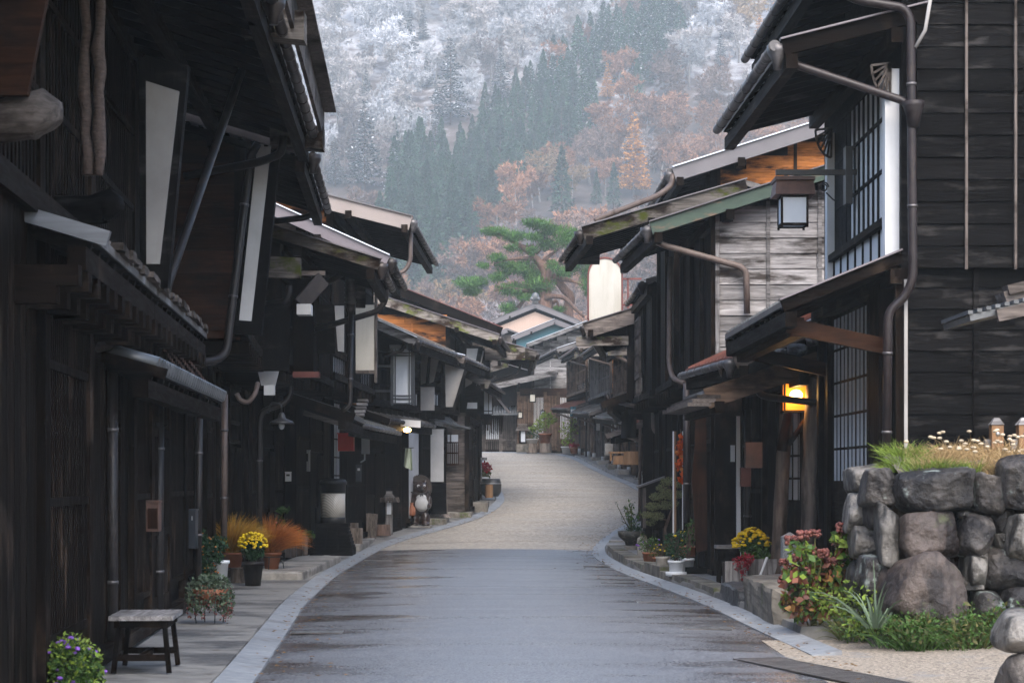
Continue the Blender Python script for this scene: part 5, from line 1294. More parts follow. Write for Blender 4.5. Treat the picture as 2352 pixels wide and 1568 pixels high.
body = blob('body', 'ceramic', [((0,0,.55),(.27,.24,.3)),((0,.02,.78),(.22,.2,.2)),((.02,-.02,1.0),(.19,.18,.17)),((.06,-.15,.98),(.1,.13,.085)),((.07,-.26,1.0),(.05,.05,.05)),
   ((-.13,-.02,.15),(.13,.16,.24)),((.15,-.02,.15),(.13,.16,.24)),((-.14,-.14,.03),(.12,.16,.06)),((.16,-.14,.03),(.12,.16,.06)),((-.27,-.02,.6),(.09,.1,.2)),((-.26,-.1,.42),(.07,.09,.12)),((.25,-.05,.62),(.08,.1,.18)),((.25,-.16,.52),(.06,.1,.07)),
   ((-.13,.0,1.15),(.06,.04,.07)),((.15,.0,1.15),(.06,.04,.07)),((-.15,-.17,.36),(.07,.06,.07))])
blob('belly', 'plaster', [((.05,-.15,.56),(.19,.14,.2)),((.05,-.14,.74),(.14,.1,.1))], .02)
m = MB(); n = 40
for k in range(n): g = k*2*math.pi/n; m.sphere(c+Vector((math.cos(g)*.3,.17,1.0+math.sin(g)*.33)),(.025,.03,.025),6,4)
m.lathe([(.31,0),(.25,.05),(.1,.13),(.01,.15)], 30, (0,0,0))
k0 = len(m.v)-4*30
for i in range(k0, len(m.v)): x, y, z_ = m.v[i]; m.v[i] = (c.x+x, c.y+.15+z_, c.z+1.0+y*1.06)
m.build('hat', MT['ceramic'], p)
m = MB(); 
for sx in (-.03,.13): m.sphere(c+Vector((sx,-.185,1.05)),(.035,.015,.035),8,6)
m.build('eye', MT['white'], p)
m = MB()
for sx in (-.03,.13): m.sphere(c+Vector((sx+.005,-.199,1.05)),(.016,.008,.016),8,6)
m.sphere(c+Vector((.07,-.31,1.03)),(.028,.02,.022),8,6); m.build('nose', MT['iron'], p)
m = MB(); m.tube([c+Vector((.26*math.cos(t),.2*math.sin(t)-.02,.87+.03*math.cos(2*t))) for t in np.linspace(0,6.28,22)], .014, 6); m.tube([c+Vector((.05,-.21,.86)),c+Vector((.03,-.25,.78))],.014,6); m.tube([c+Vector((.05,-.21,.86)),c+Vector((.1,-.25,.79))],.014,6); m.build('cord', MT['iron'], p)
m = MB(); m.lathe([(.085,.0),(.1,.05),(.095,.2),(.04,.28),(.04,.33),(.055,.35)], 16, c+Vector((-.2,-.2,.26))); m.build('bottle', MT['terracotta'], p)
block('statue_plinth', 'flat low stone under the ceramic animal figure', 'stone', (PX(930,53),52.6,gz(53)-.06), (PX(992,53),53.5,gz(53)+.062), 'concrete', seed=21)

# ------------------------------------------------------------------ signs and lanterns, left
p = thing('lantern_sign', 'tall white box lantern with black crossed grid on brackets', 'lantern sign', P(924,928,46.8)); K = 46.8/F
m = MB(); a, b = P(899,800,46.8), P(949,926,46.8); m.box(((a.x+b.x)/2,47.0,(a.z+b.z)/2),(b.x-a.x,.36,a.z-b.z)); m.build('lit_panel', MT['frost_glass'], p)
m = MB(); w = b.x-a.x; h = a.z-b.z
for t in (0,.07,.18,.82,.93,1): m.bar(Vector((a.x+w*t,46.8,a.z)), Vector((a.x+w*t,46.8,b.z)), .028, .028, up=(0,1,0))
for t in (0,.085,.13,.86,.92,1): m.bar(Vector((a.x,46.798,a.z-h*t)), Vector((b.x,46.798,a.z-h*t)), .028, .028)
for xx in (a.x,b.x):
    for y_ in (46.81,47.19): m.box((xx,y_,(a.z+b.z)/2),(.04,.04,h+.08))
m.build('grid_frame', MT['navy'], p)
m = MB(); m.box(((a.x+b.x)/2,47.0,a.z+.05),(w+.1,.45,.06)); m.bar(Vector((a.x,47,a.z-.4)),Vector((a.x-.6,47,a.z-.4)),.04,.05); m.bar(Vector((a.x,47,b.z+.3)),Vector((a.x-.7,47,b.z+.3)),.04,.05); m.build('bracket', MT['navy'], p)
p = thing('sign_board', 'tall blank cream sign board in a wooden frame under the metal verge', 'sign', P(838,852,41)); Y = 41
a, b = P(817,700,Y), P(860,850,Y); m = MB(); m.box(((a.x+b.x)/2,Y+.1,(a.z+b.z)/2),(b.x-a.x,.2,a.z-b.z)); m.build('face', MT['sign'], p)
m = MB(); m.box2((b.x,Y-.02,b.z-.25),(b.x+.05,Y+.24,a.z+.25)); m.box2((a.x,Y-.02,b.z-.07),(b.x,Y+.24,b.z)); m.build('frame', W('greybrown','z'), p)
p = thing('sign_board', 'square grey white sign panel beside the half timbered wall', 'sign', P(982,942,51.6)); a, b = P(966,888,51.6), P(998,942,51.6)
m = MB(); m.box(((a.x+b.x)/2,51.65,(a.z+b.z)/2),(b.x-a.x,.12,a.z-b.z)); m.build('face', MT['plaster_grey'], p); m = MB(); m.box2((a.x-.03,51.57,a.z),(b.x+.03,51.75,a.z+.05)); m.build('top_rail', W('black','x'), p)
p = thing('hanging_lantern', 'slim white paper lantern with flat wooden cap hung on the corner house', 'lantern', P(1120,951,61.5)); Y = 61.5
a, b = P(1111,893,Y), P(1131,951,Y); m = MB(); m.box(((a.x+b.x)/2,Y+.1,(a.z+b.z)/2),(b.x-a.x-.02,.22,a.z-b.z-.03)); m.build('paper', MT['frost_glass'], p)
m = MB(); cx = (a.x+b.x)/2
for xx in (a.x,cx+.02,b.x): m.box((xx,Y-.02,(a.z+b.z)/2),(.022,.03,a.z-b.z))
for zz in (a.z,b.z,b.z+.1): m.box((cx,Y-.02,zz),(b.x-a.x,.03,.025))
m.build('frame', W('dark','z'), p); m = MB(); m.box((cx,Y+.1,a.z+.13),(.48,.45,.12)); m.build('cap', W('grey','x'), p)
p = thing('reed_fringe', 'dark fringed reed curtain hanging under the last left eave', 'curtain', P(1133,955,63.3)); m = MB()
for k in range(46): x = PX(1112+k*.96,63.3); m.bar(Vector((x,63.3+U(0,.05),PZ(956,63.3))), Vector((x+U(-.03,.03),63.3+U(0,.05),PZ(990+U(-6,8),63.3))), .016, .016, up=(0,1,0))
m.build('reeds', W('dark','z'), p); m = MB(); m.bar(P(1110,955,63.3),P(1157,955,63.3),.05,.05); m.build('rod', W('dark','x'), p)
p = thing('hanging_cloth', 'pale green and white cloth hung by the doorway behind the animal figure', 'cloth', P(936,1081,50.4)); m = MB(); Y = 50.4; vs = []; nx, ny = 8, 9
for j in range(ny):
    for i in range(nx): t = i/(nx-1); vs.append(P(931+14*t-(4*(j/ny) if i < 3 else -3*j/ny), 1029+(52-14*abs(t-.8))*j/(ny-1), Y+.06*math.sin(t*9+j*.3)))
fs = [(j*nx+i,j*nx+i+1,(j+1)*nx+i+1,(j+1)*nx+i) for j in range(ny-1) for i in range(nx-1)]
m.add(vs, fs, .5, True); m.build('towel', mat('pale_towel', (.34,.42,.30), (.52,.56,.46), sc=(14,1,1), ns=3, rough=.9), p)
m = MB(); m.bar(P(926,1028,Y),P(950,1028,Y),.02,.02); m.build('rod', MT['iron'], p)
p = thing('wooden_tub', 'glossy black wooden tub standing at the corner before the bend', 'tub', (PX(1128,66),66,gz(66)+.16)); m = MB(); c = p.location
m.lathe([(.24,0),(.33,.15),(.34,.4),(.29,.58),(.26,.58),(.25,.5)], 22, c); m.build('staves', MT['iron'], p); m = MB(); m.tube([Vector(c)+Vector((.345*math.cos(t),.345*math.sin(t),.42)) for t in np.linspace(0,6.28,30)],.014,5); m.build('hoop', MT['steel'], p)
p = thing('flowering_plant', 'small crimson and green plant on the corner above the black tub', 'plant', (PX(1108,68),68,gz(68)+.2)); c = Vector(p.location); pot(p, c, .2, .5, 'plaster')
put('foliage', leafcloud(300, [((c.x+.05,c.y,c.z+.62),(.26,.2,.22))], .09, .6), 'leaf_olive', p); put('red_leaves', leafcloud(260, [((c.x+.1,c.y,c.z+.82),(.24,.2,.2))], .09, .6), 'crimson', p)
m = MB(); q = P(1104,1075,66.5); m.box((q.x,66.5,gz(66)+.7),(.1,.12,1.3)); m.box((q.x,66.5,gz(66)+1.4),(.42,.3,.09)); o = m.build('wooden_stand', W('grey','z'), None, (q.x,66.5,gz(66)+.05)); tag(o, 'grey wooden post stand with flat top behind the black tub', 'stand')
# ================================================================== right side things
p = thing('oval_sign', 'big blank cream sign with rounded top in a dark red frame', 'sign', P(1390,750,44.2)); Y = 44.2; w = SZ(80,Y); hh = SZ(158,Y); c = P(1390,749,Y)
def stadium(w, h, n=14):
    r = w/2; pts = []
    for k in range(n+1): g = math.pi*k/n; pts.append((r*math.cos(g), h-r+r*math.sin(g)))
    rr = r*.45
    for k in range(n//2+1): g = math.pi+math.pi/2*k/(n//2); pts.append((-r+rr+rr*math.cos(g), rr+rr*math.sin(g)))
    for k in range(n//2+1): g = 1.5*math.pi+math.pi/2*k/(n//2); pts.append((r-rr+rr*math.cos(g), rr+rr*math.sin(g)))
    return pts
st = stadium(w-.06, hh-.06); m = MB(); m.prism([(c.x+x, Y, c.z+.03+z) for x, z in st], (0,.16,0)); m.build('face', MT['sign'], p)
m = MB(); st = stadium(w-.02, hh-.02); loop = [Vector((c.x+x, Y+.08, c.z+.01+z)) for x, z in st]; loop.append(loop[0])
for a, b in zip(loop[:-1], loop[1:]):
    if (b-a).length > 1e-4: m.bar(a-(b-a)*.03, b+(b-a)*.03, .035, .2, up=(0,1,0))
m.build('rim', MT['redframe'], p)
m = MB()
for z_ in (PZ(640,Y),PZ(700,Y)): m.box2((c.x+w/2,Y+.02,z_-.02),(c.x+w/2+.42,Y+.06,z_+.02))
m.box2((c.x+w/2+.1,Y+.02,PZ(718,Y)),(c.x+w/2+.14,Y+.06,PZ(638,Y))); m.build('mount', MT['redframe'], p)
# lantern on wrought bracket of the big black house
p = thing('bracket_lantern', 'square white lantern with dark shingled cap hanging from a scrolled iron arm', 'lantern', P(1821,522,23.0)); Y = 23.0; K = Y/F
c = P(1821,486,Y); m = MB(); m.box((c.x,Y,c.z),(58*K,58*K,64*K)); m.build('paper', MT['frost_glass'], p)
m = MB()
for sx in (-1,1):
    for sy in (-1,1): m.box((c.x+sx*29*K,Y+sy*29*K,c.z-2*K),(.025,.025,74*K))
    for z_ in (-32,32): m.box((c.x,Y+sx*29*K,c.z+z_*K),(60*K,.02,.03)); m.box((c.x+sx*29*K,Y,c.z+z_*K),(.02,60*K,.03))
m.build('frame', W('dark','z'), p)
m = MB(); z0 = PZ(452,Y); m.hexa([(c.x+sx*46*K,Y+sy*46*K,z0) for sx, sy in ((-1,-1),(1,-1),(1,1),(-1,1))]+[(c.x+sx*42*K,Y+sy*36*K,z0+32*K) for sx, sy in ((-1,-1),(1,-1),(1,1),(-1,1))]); m.box((c.x,Y,z0+37*K),(90*K,90*K,.04)); m.build('cap', MT['rust'], p)
m = MB(); z1 = PZ(396,Y); m.box2((PX(1782,Y),Y-.03,z1-.03),(4.0,Y+.03,z1+.03)); m.box2((c.x-.1,Y-.02,z0+38*K),(c.x-.06,Y+.02,z1)); m.box2((c.x+.07,Y-.02,z0+38*K),(c.x+.11,Y+.02,z1))
q = P(1893,430,Y); m.tube([q+Vector((.05*math.cos(t)*(1-t*.06),0,.06*math.sin(t)*(1-t*.06))) for t in np.linspace(0,8,26)], .009, 6); m.tube([q+Vector((.02,0,-.06)), q+Vector((.1,0,-.14)), q+Vector((.14,0,-.16))], .009, 6)
m.box2((3.82,Y-.09,PZ(470,Y)),(3.9,Y+.09,PZ(338,Y))); m.build('arm', MT['iron'], p)

# pavement edge stones of the right side
for i, (Y0, Y1, h) in enumerate(((26.0,28.2,.16),(28.25,31.0,.16),(31.05,32.9,.22),(33.0,35.9,.17),(36.0,38.9,.2),(39.0,41.6,.22))):
    xa, xb = rx(1,Y0)+.29, rx(1,Y1)+.29; m = MB(); w = .3
    m.hexa([(xa,Y0,-.05),(xa+w,Y0,-.05),(xb+w,Y1,-.05),(xb,Y1,-.05),(xa+.01,Y0,h),(xa+w,Y0,h),(xb+w,Y1,h),(xb+.01,Y1,h)])
    o = m.build('edge_stone', MT['stone'], None, ((xa+xb)/2,(Y0+Y1)/2,0))
    tag(o, ('long worn stone edging the pavement below the amber lantern','pavement edge stone beside the white flower pot','upright edge stone beside the round grey tub','edge stone by the short square stone post','edge stone before the wide dish planter','rounded edge stone at the bulge of the kerb')[i], 'edge stone', 'stones edging the right pavement')
block('stone_block', 'black rough stone block on the pavement edge before the wooden planters', 'stone', (2.66,23.9,-.02), (3.0,25.7,.27), 'blackstone', seed=31, amp=.03)
block('concrete_block', 'large weathered concrete block beside the hydrangea', 'block', (2.72,20.9,-.03), (3.6,23.7,.43), 'stone', seed=33, amp=.02)
block('concrete_block', 'smaller concrete block with mossy top behind the large weathered block', 'block', (3.05,23.75,.0), (3.9,25.6,.36), 'concrete', seed=34, amp=.012)
p = thing('granite_post', 'square speckled granite post with pyramid top beside the log posts', 'post', (3.52,25.4,.3)); c = Vector(p.location); m = MB(); m.box((c.x,c.y,c.z+.27),(.2,.2,.54)); m.build('shaft', MT['granite'], p)
m = MB(); m.hexa([c+Vector(q) for q in ((-.1,-.1,.541),(.1,-.1,.541),(.1,.1,.541),(-.1,.1,.541),(-.01,-.01,.6),(.01,-.01,.6),(.01,.01,.6),(-.01,.01,.6))]); m.build('tip', MT['granite'], p)
def wplanter(label, c, w, d, h, lip=False):
    p = thing('planter_box', label, 'planter', c); c = Vector(c); m = MB(); n = max(3,int(w/.12))
    for k in range(n): x = c.x-w/2+(k+.5)*w/n; m.hexa([(x-w/n*.46,c.y-d/2+.02,c.z),(x+w/n*.46,c.y-d/2+.02,c.z),(x+w/n*.46,c.y-d/2+.05,c.z),(x-w/n*.46,c.y-d/2+.05,c.z),(x-w/n*.48,c.y-d/2,c.z+h),(x+w/n*.48,c.y-d/2,c.z+h),(x+w/n*.48,c.y-d/2+.03,c.z+h),(x-w/n*.48,c.y-d/2+.03,c.z+h)])
    m.build('slat', W('grey','z'), p); m = MB(); m.box((c.x,c.y+.02,c.z+h*.47),(w*.97,d*.93,h*.94)); m.build('box', W('greybrown','x'), p)
    if lip: m = MB(); m.box((c.x,c.y,c.z+h+.02),(w*1.06,d*1.06,.05)); m.build('rim', W('grey','x'), p)
    return p
wplanter('tall narrow grey wooden planter holding small red flowers', (2.98,26.8,RP), .3, .4, .36, False)
wplanter('wooden planter box under the yellow chrysanthemums', (3.36,27.0,RP+.12), .38, .4, .26)
p = thing('garden_stool', 'small dark wooden stool standing behind the planters', 'stool', (2.98,27.6,RP)); c = Vector(p.location); m = MB(); m.box((c.x,c.y,c.z+.52),(.36,.3,.045)); m.build('seat', W('grey','x'), p)
for sx in (-.13,.13):
    for sy in (-.1,.1): m = MB(); m.box((c.x+sx,c.y+sy,c.z+.25),(.045,.045,.5)); m.build('leg', W('dark','z'), p)
p = thing('chrysanthemum', 'large cushion of bright yellow chrysanthemums over dark leaves before the log posts', 'plant', (3.32,27.0,RP+.36)); c = Vector(p.location); c.x -= .08
put('foliage', leafcloud(1500, [((c.x+.03,c.y,c.z+.16),(.2,.18,.2)),((c.x+.08,c.y,c.z+.02),(.18,.16,.12))], .055, .65, shell=.3), 'leaf', p)
pts = []
while len(pts) < 170:
    u = unit(rng.normal(size=3)); 
    if u[2] > .0: pts.append((c.x+u[0]*.26*U(.85,1.04)-.02, c.y+u[1]*.2, c.z+.24+u[2]*.20-abs(u[0]-.2)*.06))
heads(p, 'blossoms', pts, .026, 'yellow', sq=.6); stems(p, c, pts[::6], .005)
p = thing('flowering_plant', 'small dark red flowers trailing over the tall narrow planter', 'plant', (3.02,26.7,RP+.3)); c = Vector(p.location)
put('blossoms', leafcloud(420, [((c.x+.03,c.y-.1,c.z+.02),(.14,.12,.12)),((c.x+.1,c.y-.1,c.z+.08),(.1,.1,.09)),((c.x+.05,c.y-.14,c.z-.14),(.06,.05,.1))], .034, .8, shell=.3), 'crimson', p); put('foliage', leafcloud(120, [((c.x+.03,c.y,c.z),(.13,.12,.12))], .03, .6), 'leaf_dark', p)
m = MB(); m.bar((3.06+.22,26.5,RP+.16),(3.2+.17,26.45,RP+.42),.02,.03); o = m.build('plant_label', MT['white'], None, (3.3,26.5,RP+.15)); tag(o, 'white plastic stick leaning on the wooden planter', 'plant label')
# pots by the door
def potplant(label, x, Y, r, h, pmt, lf, n, B, size, dz=0, flowers=None, name='potted_plant', stemn=6, asp=.55):
    p = thing(name, label, 'plant', G(x,Y,RP+dz)); c = Vector(p.location); pot(p, c, r, h, pmt, taper=.8)
    blobs = [((c.x+b[0][0],c.y+b[0][1],c.z+h+b[0][2]),b[1]) for b in B]
    stems(p, c+Vector((0,0,h*.9)), [Vector(b[0])+Vector((U(-.05,.05),0,b[1][2]*.4)) for b in blobs for _ in range(stemn)], .005, 'bark'); put('foliage', leafcloud(n, blobs, size, asp, shell=.4), lf, p)
    if flowers:
        v = leafcloud(flowers[1], [(b[0],tuple(k*1.05 for k in b[1])) for b in blobs], .03, shell=.12)[0].reshape(-1,4,3).mean(1); heads(p, 'blossoms', v[v[:,2] > c.z+h+.05] if len(v) else v, flowers[2], flowers[0])
    return p
q = potplant('rose bush with yellow blooms in a white pot on a saucer', 1553, 29.9, .115, .24, 'plastic', 'leaf_dark', 900, [((0,0,.12),(.17,.14,.13)),((-.05,0,.28),(.15,.12,.13)),((.06,0,.36),(.1,.1,.1))], .036, flowers=('yellow',7,.025))
m = MB(); cc = Vector(q.location); m.lathe([(.11,0),(.155,.02),(.16,.07),(.14,.07)], 22, cc); m.build('saucer', MT['plastic'], q)
potplant('twiggy plant in a second smaller white pot beside the dark stake', 1581, 31.2, .09, .22, 'plastic', 'leaf', 90, [((0,0,.25),(.12,.1,.2)),((.05,0,.5),(.12,.1,.12))], .06)
potplant('clay bowl of bare stems with white plant labels', 1588, 32.6, .24, .17, 'terracotta', 'leaf_olive', 60, [((0,0,.2),(.2,.12,.15))], .04, dz=.2, stemn=10)
potplant('orange clay pot with violet and yellow pansies', 1492, 34.5, .12, .2, 'terracotta', 'leaf', 420, [((-.08,0,.12),(.14,.12,.12)),((.06,0,.15),(.12,.1,.12)),((-.12,0,.26),(.07,.06,.1))], .04, flowers=('purple',10,.022))
potplant('clay pot with small yellow button flowers', 1518, 33.2, .13, .16, 'terracotta', 'leaf_olive', 420, [((-.05,0,.1),(.16,.13,.12)),((.1,0,.16),(.12,.1,.1))], .034, flowers=('yellow',14,.016))
p = thing('concrete_tub', 'round grey concrete tub on the pavement edge', 'tub', G(1521,31.6,RP)); c = Vector(p.location); m = MB(); m.lathe([(.09,0),(.105,.03),(.1,.2),(.115,.23),(.1,.23)], 22, c); m.build('tub_wall', MT['concrete'], p); m = MB(); m.lathe([(.095,.2),(.05,.21)], 16, c); m.build('soil', MT['soil'], p)
m = MB(); c = G(1601,31,RP); m.box((c.x,c.y,c.z+.52),(.05,.04,1.04)); m.box((c.x,c.y,c.z+.04),(.36,.2,.1)); o = m.build('dark_stake', W('black','z'), None, c); tag(o, 'dark flat stake on a foot behind the white pots', 'stake')
p = thing('square_post', 'short square pale stone post left of the clay pots', 'post', G(1475,37.5,RP)); c = Vector(p.location); m = MB(); m.box((c.x,c.y,c.z+.17),(.18,.18,.34)); m.hexa([c+Vector(q) for q in ((-.09,-.09,.341),(.09,-.09,.341),(.09,.09,.341),(-.09,.09,.341),(-.05,-.05,.385),(.05,-.05,.385),(.05,.05,.385),(-.05,.05,.385))]); m.build('shaft', MT['concrete'], p)
# wide dish planter
p = thing('dish_planter', 'wide dark iron dish planter of leggy green stems on a stone foot', 'planter', G(1450,42,.2)); c = Vector(p.location)
block('stone_block', 'stone slab under the wide dark dish planter', 'stone', (c.x-.45,c.y-.4,-.02), (c.x+.55,c.y+.5,.2), 'stone', seed=41)
m = MB(); m.lathe([(.12,0),(.14,.08),(.2,.12),(.27,.19),(.29,.3),(.27,.3),(.24,.25)], 26, c); m.build('dish', mat('old_iron', (.02,.02,.02), (.09,.085,.07), ns=14, rough=.6, stain=((.25,.24,.2),(1,1,1),8,.6,.06)), p)
m = MB(); m.lathe([(.24,.25),(.1,.28)], 18, c); m.build('soil', MT['soil'], p); tips = [c+Vector((U(-.3,.25),U(-.1,.1),U(.5,.98))) for _ in range(12)]; stems(p, c+Vector((0,0,.25)), tips, .008, 'leaf_olive')
put('foliage', cat_(*[leafcloud(26, [(tuple(Vector(c)+Vector((0,0,.25))+(t-c-Vector((0,0,.25)))*k),(.09,.07,.09)) for k in (.55,.8,1.0)], .07, .5) for t in tips[:6]]), 'leaf', p)
put('spiky_foliage', cat_(*[leafcloud(34, [(tuple(Vector(c)+Vector((0,0,.25))+(t-c-Vector((0,0,.25)))*k),(.05,.05,.09)) for k in (.3,.6,1.0)], .05, .25) for t in tips[6:]]), 'leaf_grey', p); put('low_foliage', leafcloud(260, [((c.x+.08,c.y,c.z+.33),(.2,.16,.09))], .05, .5), 'leaf_dark', p)
# bonsai juniper
p = thing('bonsai_tree', 'cloud pruned juniper with olive foliage leaning toward the road', 'bonsai', G(1530,38.2,.25)); c = Vector(p.location); s_ = 38.2/F
m = MB(); tr = [P(1528,1240,38.2),P(1527,1215,38.2),P(1534,1195,38.2),P(1545,1165,38.2),P(1540,1135,38.2),P(1536,1110,38.2)]; m.tube(tr, .035, 10, r2=.015)
for a, b in ((tr[2],P(1495,1190,38.1)),(tr[3],P(1515,1150,38.1)),(tr[3],P(1562,1140,38.1)),(tr[4],P(1520,1115,38.1))): m.tube([a, a.lerp(b,.5)+Vector((0,0,.03)), b], .016, 7, r2=.006)
m.build('trunk', MT['bark'], p); B = []
for x, y, rr_, h_ in ((1535,1105,20,10),(1560,1112,14,9),(1520,1120,16,9),(1508,1140,18,10),(1535,1135,22,12),(1560,1135,14,10),(1500,1162,20,10),(1528,1160,18,11),(1485,1182,14,9),(1508,1185,20,11),(1495,1200,14,7),(1548,1155,12,9)):
    q = P(x,y,38.1+U(-.12,.12)); B.append((tuple(q),(rr_*s_,rr_*s_,h_*s_)))
put('foliage', leafcloud(5200, B, .034, .35, shell=.35), 'juniper', p); pot(p, G(1530,38.2,.05), .22, .2, 'pipe_dark')
# lean-to cupboard by the wall
p = thing('lean_to_cupboard', 'dark board cupboard with small slanting metal lid below the pipes', 'cupboard', G(1505,41.5,RP)); Y = 41.5; a, b = P(1476,1118,Y), P(1536,1212,Y)
m = MB(); m.prism([(a.x,Y,b.z),(b.x,Y,b.z),(b.x,Y,PZ(1095,Y)),(a.x,Y,PZ(1116,Y))], (0,.5,0)); m.build('body', W('dark','z'), p)
m = MB(); m.bar(P(1464,1118,Y+.2), P(1540,1090,Y+.2), .62, .04); m.build('lid', MT['roof_metal'], p); m = MB(); m.box2((a.x,Y-.03,b.z),(a.x+.07,Y,PZ(1120,Y))); m.build('corner_post', W('greybrown','z'), p)
# maple branch with persimmons on orange posts
p = thing('autumn_decoration', 'red and orange maple leaves with persimmons tied to thin upright posts', 'decoration', G(1560,35.5,RP)); Y = 35.4
m = MB()
for x in (1549,1571): m.bar(P(x,990,Y+.03), P(x,1240,Y+.03), .06, .05, up=(0,1,0))
m.build('post', MT['warmlog'], p); m = MB()
for x in (1546.5,1568.5): m.bar(P(x,990,Y), P(x,1240,Y), .025, .03, up=(0,1,0))
m.build('white_edge', MT['white'], p); B = [(tuple(P(x,y,Y-.1)),(r_*Y/F,.1,r_*Y/F*1.2)) for x, y, r_ in ((1567,1000,7),(1565,1020,11),(1560,1035,11),(1568,1055,11),(1560,1068,10),(1570,1085,9),(1566,1100,8))]
put('leaves', leafcloud(240, B, .075, .7, shell=.5), 'maple', p); heads(p, 'persimmon', [tuple(P(x,y,Y-.15)) for x, y in ((1555,1039),(1566,1049),(1566,1078))], .035, 'orangegrass', 10, 8)
m = MB(); m.tube([P(1563,985,Y-.05),P(1572,1040,Y-.08),P(1566,1105,Y-.05)], .008, 5); m.build('branch', MT['bark'], p)
p = thing('dark_banner', 'plain black cloth banner hanging across the right pavement', 'banner', P(1443,1005,50)); Y = 50; m = MB(); vs = []; nx, ny = 9, 8
for j in range(ny):
    for i in range(nx): q = P(1426+35*i/(nx-1)+1.2*math.sin(j*.5), 930+76*j/(ny-1), Y+.05*math.sin(i*1.1+j*.25)); vs.append(q)
m.add(vs, [(j*nx+i,j*nx+i+1,(j+1)*nx+i+1,(j+1)*nx+i) for j in range(ny-1) for i in range(nx-1)], .5, True); m.build('cloth', MT['cotton'], p); m = MB(); m.bar(P(1424,929,Y),P(1480,929,Y),.03,.03); m.build('rod', MT['iron'], p)
p = thing('purple_cloth', 'gathered dark purple cloth tied under the right eaves', 'cloth', P(1482,995,48)); Y = 48; m = MB()
for k in range(5): m.tube([P(1477+k*2.6,948,Y+.04*k), P(1479+k*2.2+U(-2,2),970,Y+.03*k), P(1481+k*1.6+U(-3,3),996-abs(k-2)*5,Y)], .03, 6, r2=.02)
m.build('cloth_fold', mat('plum_cloth', (.04,.015,.055), (.07,.03,.09), rough=.9), p); m = MB(); m.bar(P(1474,948,Y),P(1492,948,Y),.02,.02); m.build('cord', MT['iron'], p)

# ------------------------------------------------------------------ stone wall, weeds, hydrangea
wallp = thing('stone_wall', 'dry stone retaining wall of large mossy boulders holding a grassy bank', 'stone wall', (4.4,18.6,0))
def boulder(x0, y0, x1, y1, Y, d, mt='rock', seed=0, box=.6, amp=.14, par=wallp, rz=0):
    a, b = P(x0,y0,Y), P(x1,y1,Y); c = ((a.x+b.x)/2, Y+d*.5, (a.z+b.z)/2); return rockmesh('boulder', c, ((b.x-a.x)/2*1.06, d/2*1.1, (a.z-b.z)/2*1.08), seed, mt, par, box=box, amp=amp, rz=rz)
ST = [(2073,1078,2241,1181,18.2,.8,'rock'),(2231,1094,2320,1181,18.3,.7,'rock'),(2316,1046,2400,1173,18.1,.8,'rock'),(2067,1181,2213,1292,18.15,.8,'rock_brown'),(2213,1177,2293,1280,18.2,.6,'rock'),
  (2288,1172,2336,1230,18.4,.5,'rock'),(2292,1226,2324,1264,18.35,.4,'rock_pale'),(2320,1181,2410,1296,18.1,.6,'rock_pale'),(2047,1284,2241,1450,17.9,.9,'rock_brown'),(2229,1276,2275,1351,18.2,.5,'rock_pale'),
  (2275,1260,2400,1359,18.2,.7,'rock'),(2249,1358,2316,1425,18.1,.6,'rock'),(2312,1350,2420,1430,18.1,.6,'rock'),(2206,1174,2228,1190,18.3,.3,'rock_pale'),(2225,1262,2260,1280,18.25,.3,'rock_pale'),
  (1962,1070,2022,1133,19.3,.8,'rock_pale'),(1996,1074,2074,1168,18.6,.7,'rock'),(1958,1133,2015,1218,19.2,.7,'rock_pale'),(2000,1150,2050,1215,18.8,.6,'rock'),(2025,1160,2073,1298,18.35,.6,'rock_pale'),(1965,1210,2030,1290,19.0,.7,'rock_pale'),(1985,1280,2060,1370,18.5,.7,'rock'),(1960,1290,2010,1400,19.2,.7,'rock'),(1962,1190,1992,1260,19.9,.6,'rock_brown'),(1955,1080,1990,1140,20.1,.5,'rock'),
  (2400,1100,2560,1260,18.2,.8,'rock'),(2400,1250,2580,1440,18.2,.8,'rock')]
for i, s_ in enumerate(ST): boulder(*s_, seed=i*1.7+.6)
for i in range(22):
    x_, y_ = U(2065,2330), U(1165,1420); d_ = U(9,20); boulder(x_-d_, y_-d_*U(.5,.8), x_+d_, y_+d_*U(.5,.8), 18.32, .3, ('rock','rock_pale','rock_brown')[i % 3], seed=130+i*1.3)
m = MB(); m.hexa([(3.5,18.75,0),(7.5,18.75,0),(7.5,20.35,0),(3.5,20.35,0),(3.55,18.75,1.5),(7.5,18.75,1.5),(7.5,20.35,1.62),(3.55,20.35,1.62)]); m.build('earth_bank', MT['soil'], wallp)
m = MB(); n = 30; vs = []
for j in range(6):
    for i in range(n): x = 3.62+i*.13; y = 18.5+j*.37; vs.append((x,y,1.58+.06*noise.noise(Vector((x*2,y*2,0)))+(-.02,.06,.14,.2,.2,.05)[j]))
m.add(vs, [(j*n+i,j*n+i+1,(j+1)*n+i+1,(j+1)*n+i) for j in range(5) for i in range(n-1)], .5, True); struct(m.build('bank_turf', MT['ground']))
gs = []; tipsf = []
for k in range(60):
    x = U(3.75,5.6); y = U(18.6,19.9); g = blades(110, (x,y,1.58+.2*min(1,(y-18.5)/1.1)), .15, U(.12,.25), .8, .9, .004); gs.append((g[:3], x))
o = put('dry_grass', cat_(*[g for g, x in gs if x > 3.95]), 'straw', None); struct(o, 'stuff')
o = put('green_grass', cat_(*[g for g, x in gs if x <= 3.95]+[blades(70,(U(3.62,4.3),U(18.5,19.6),1.63),.12,.15,.7,.8,.004)[:3] for _ in range(30)]), 'leaf_lime', None); struct(o, 'stuff')
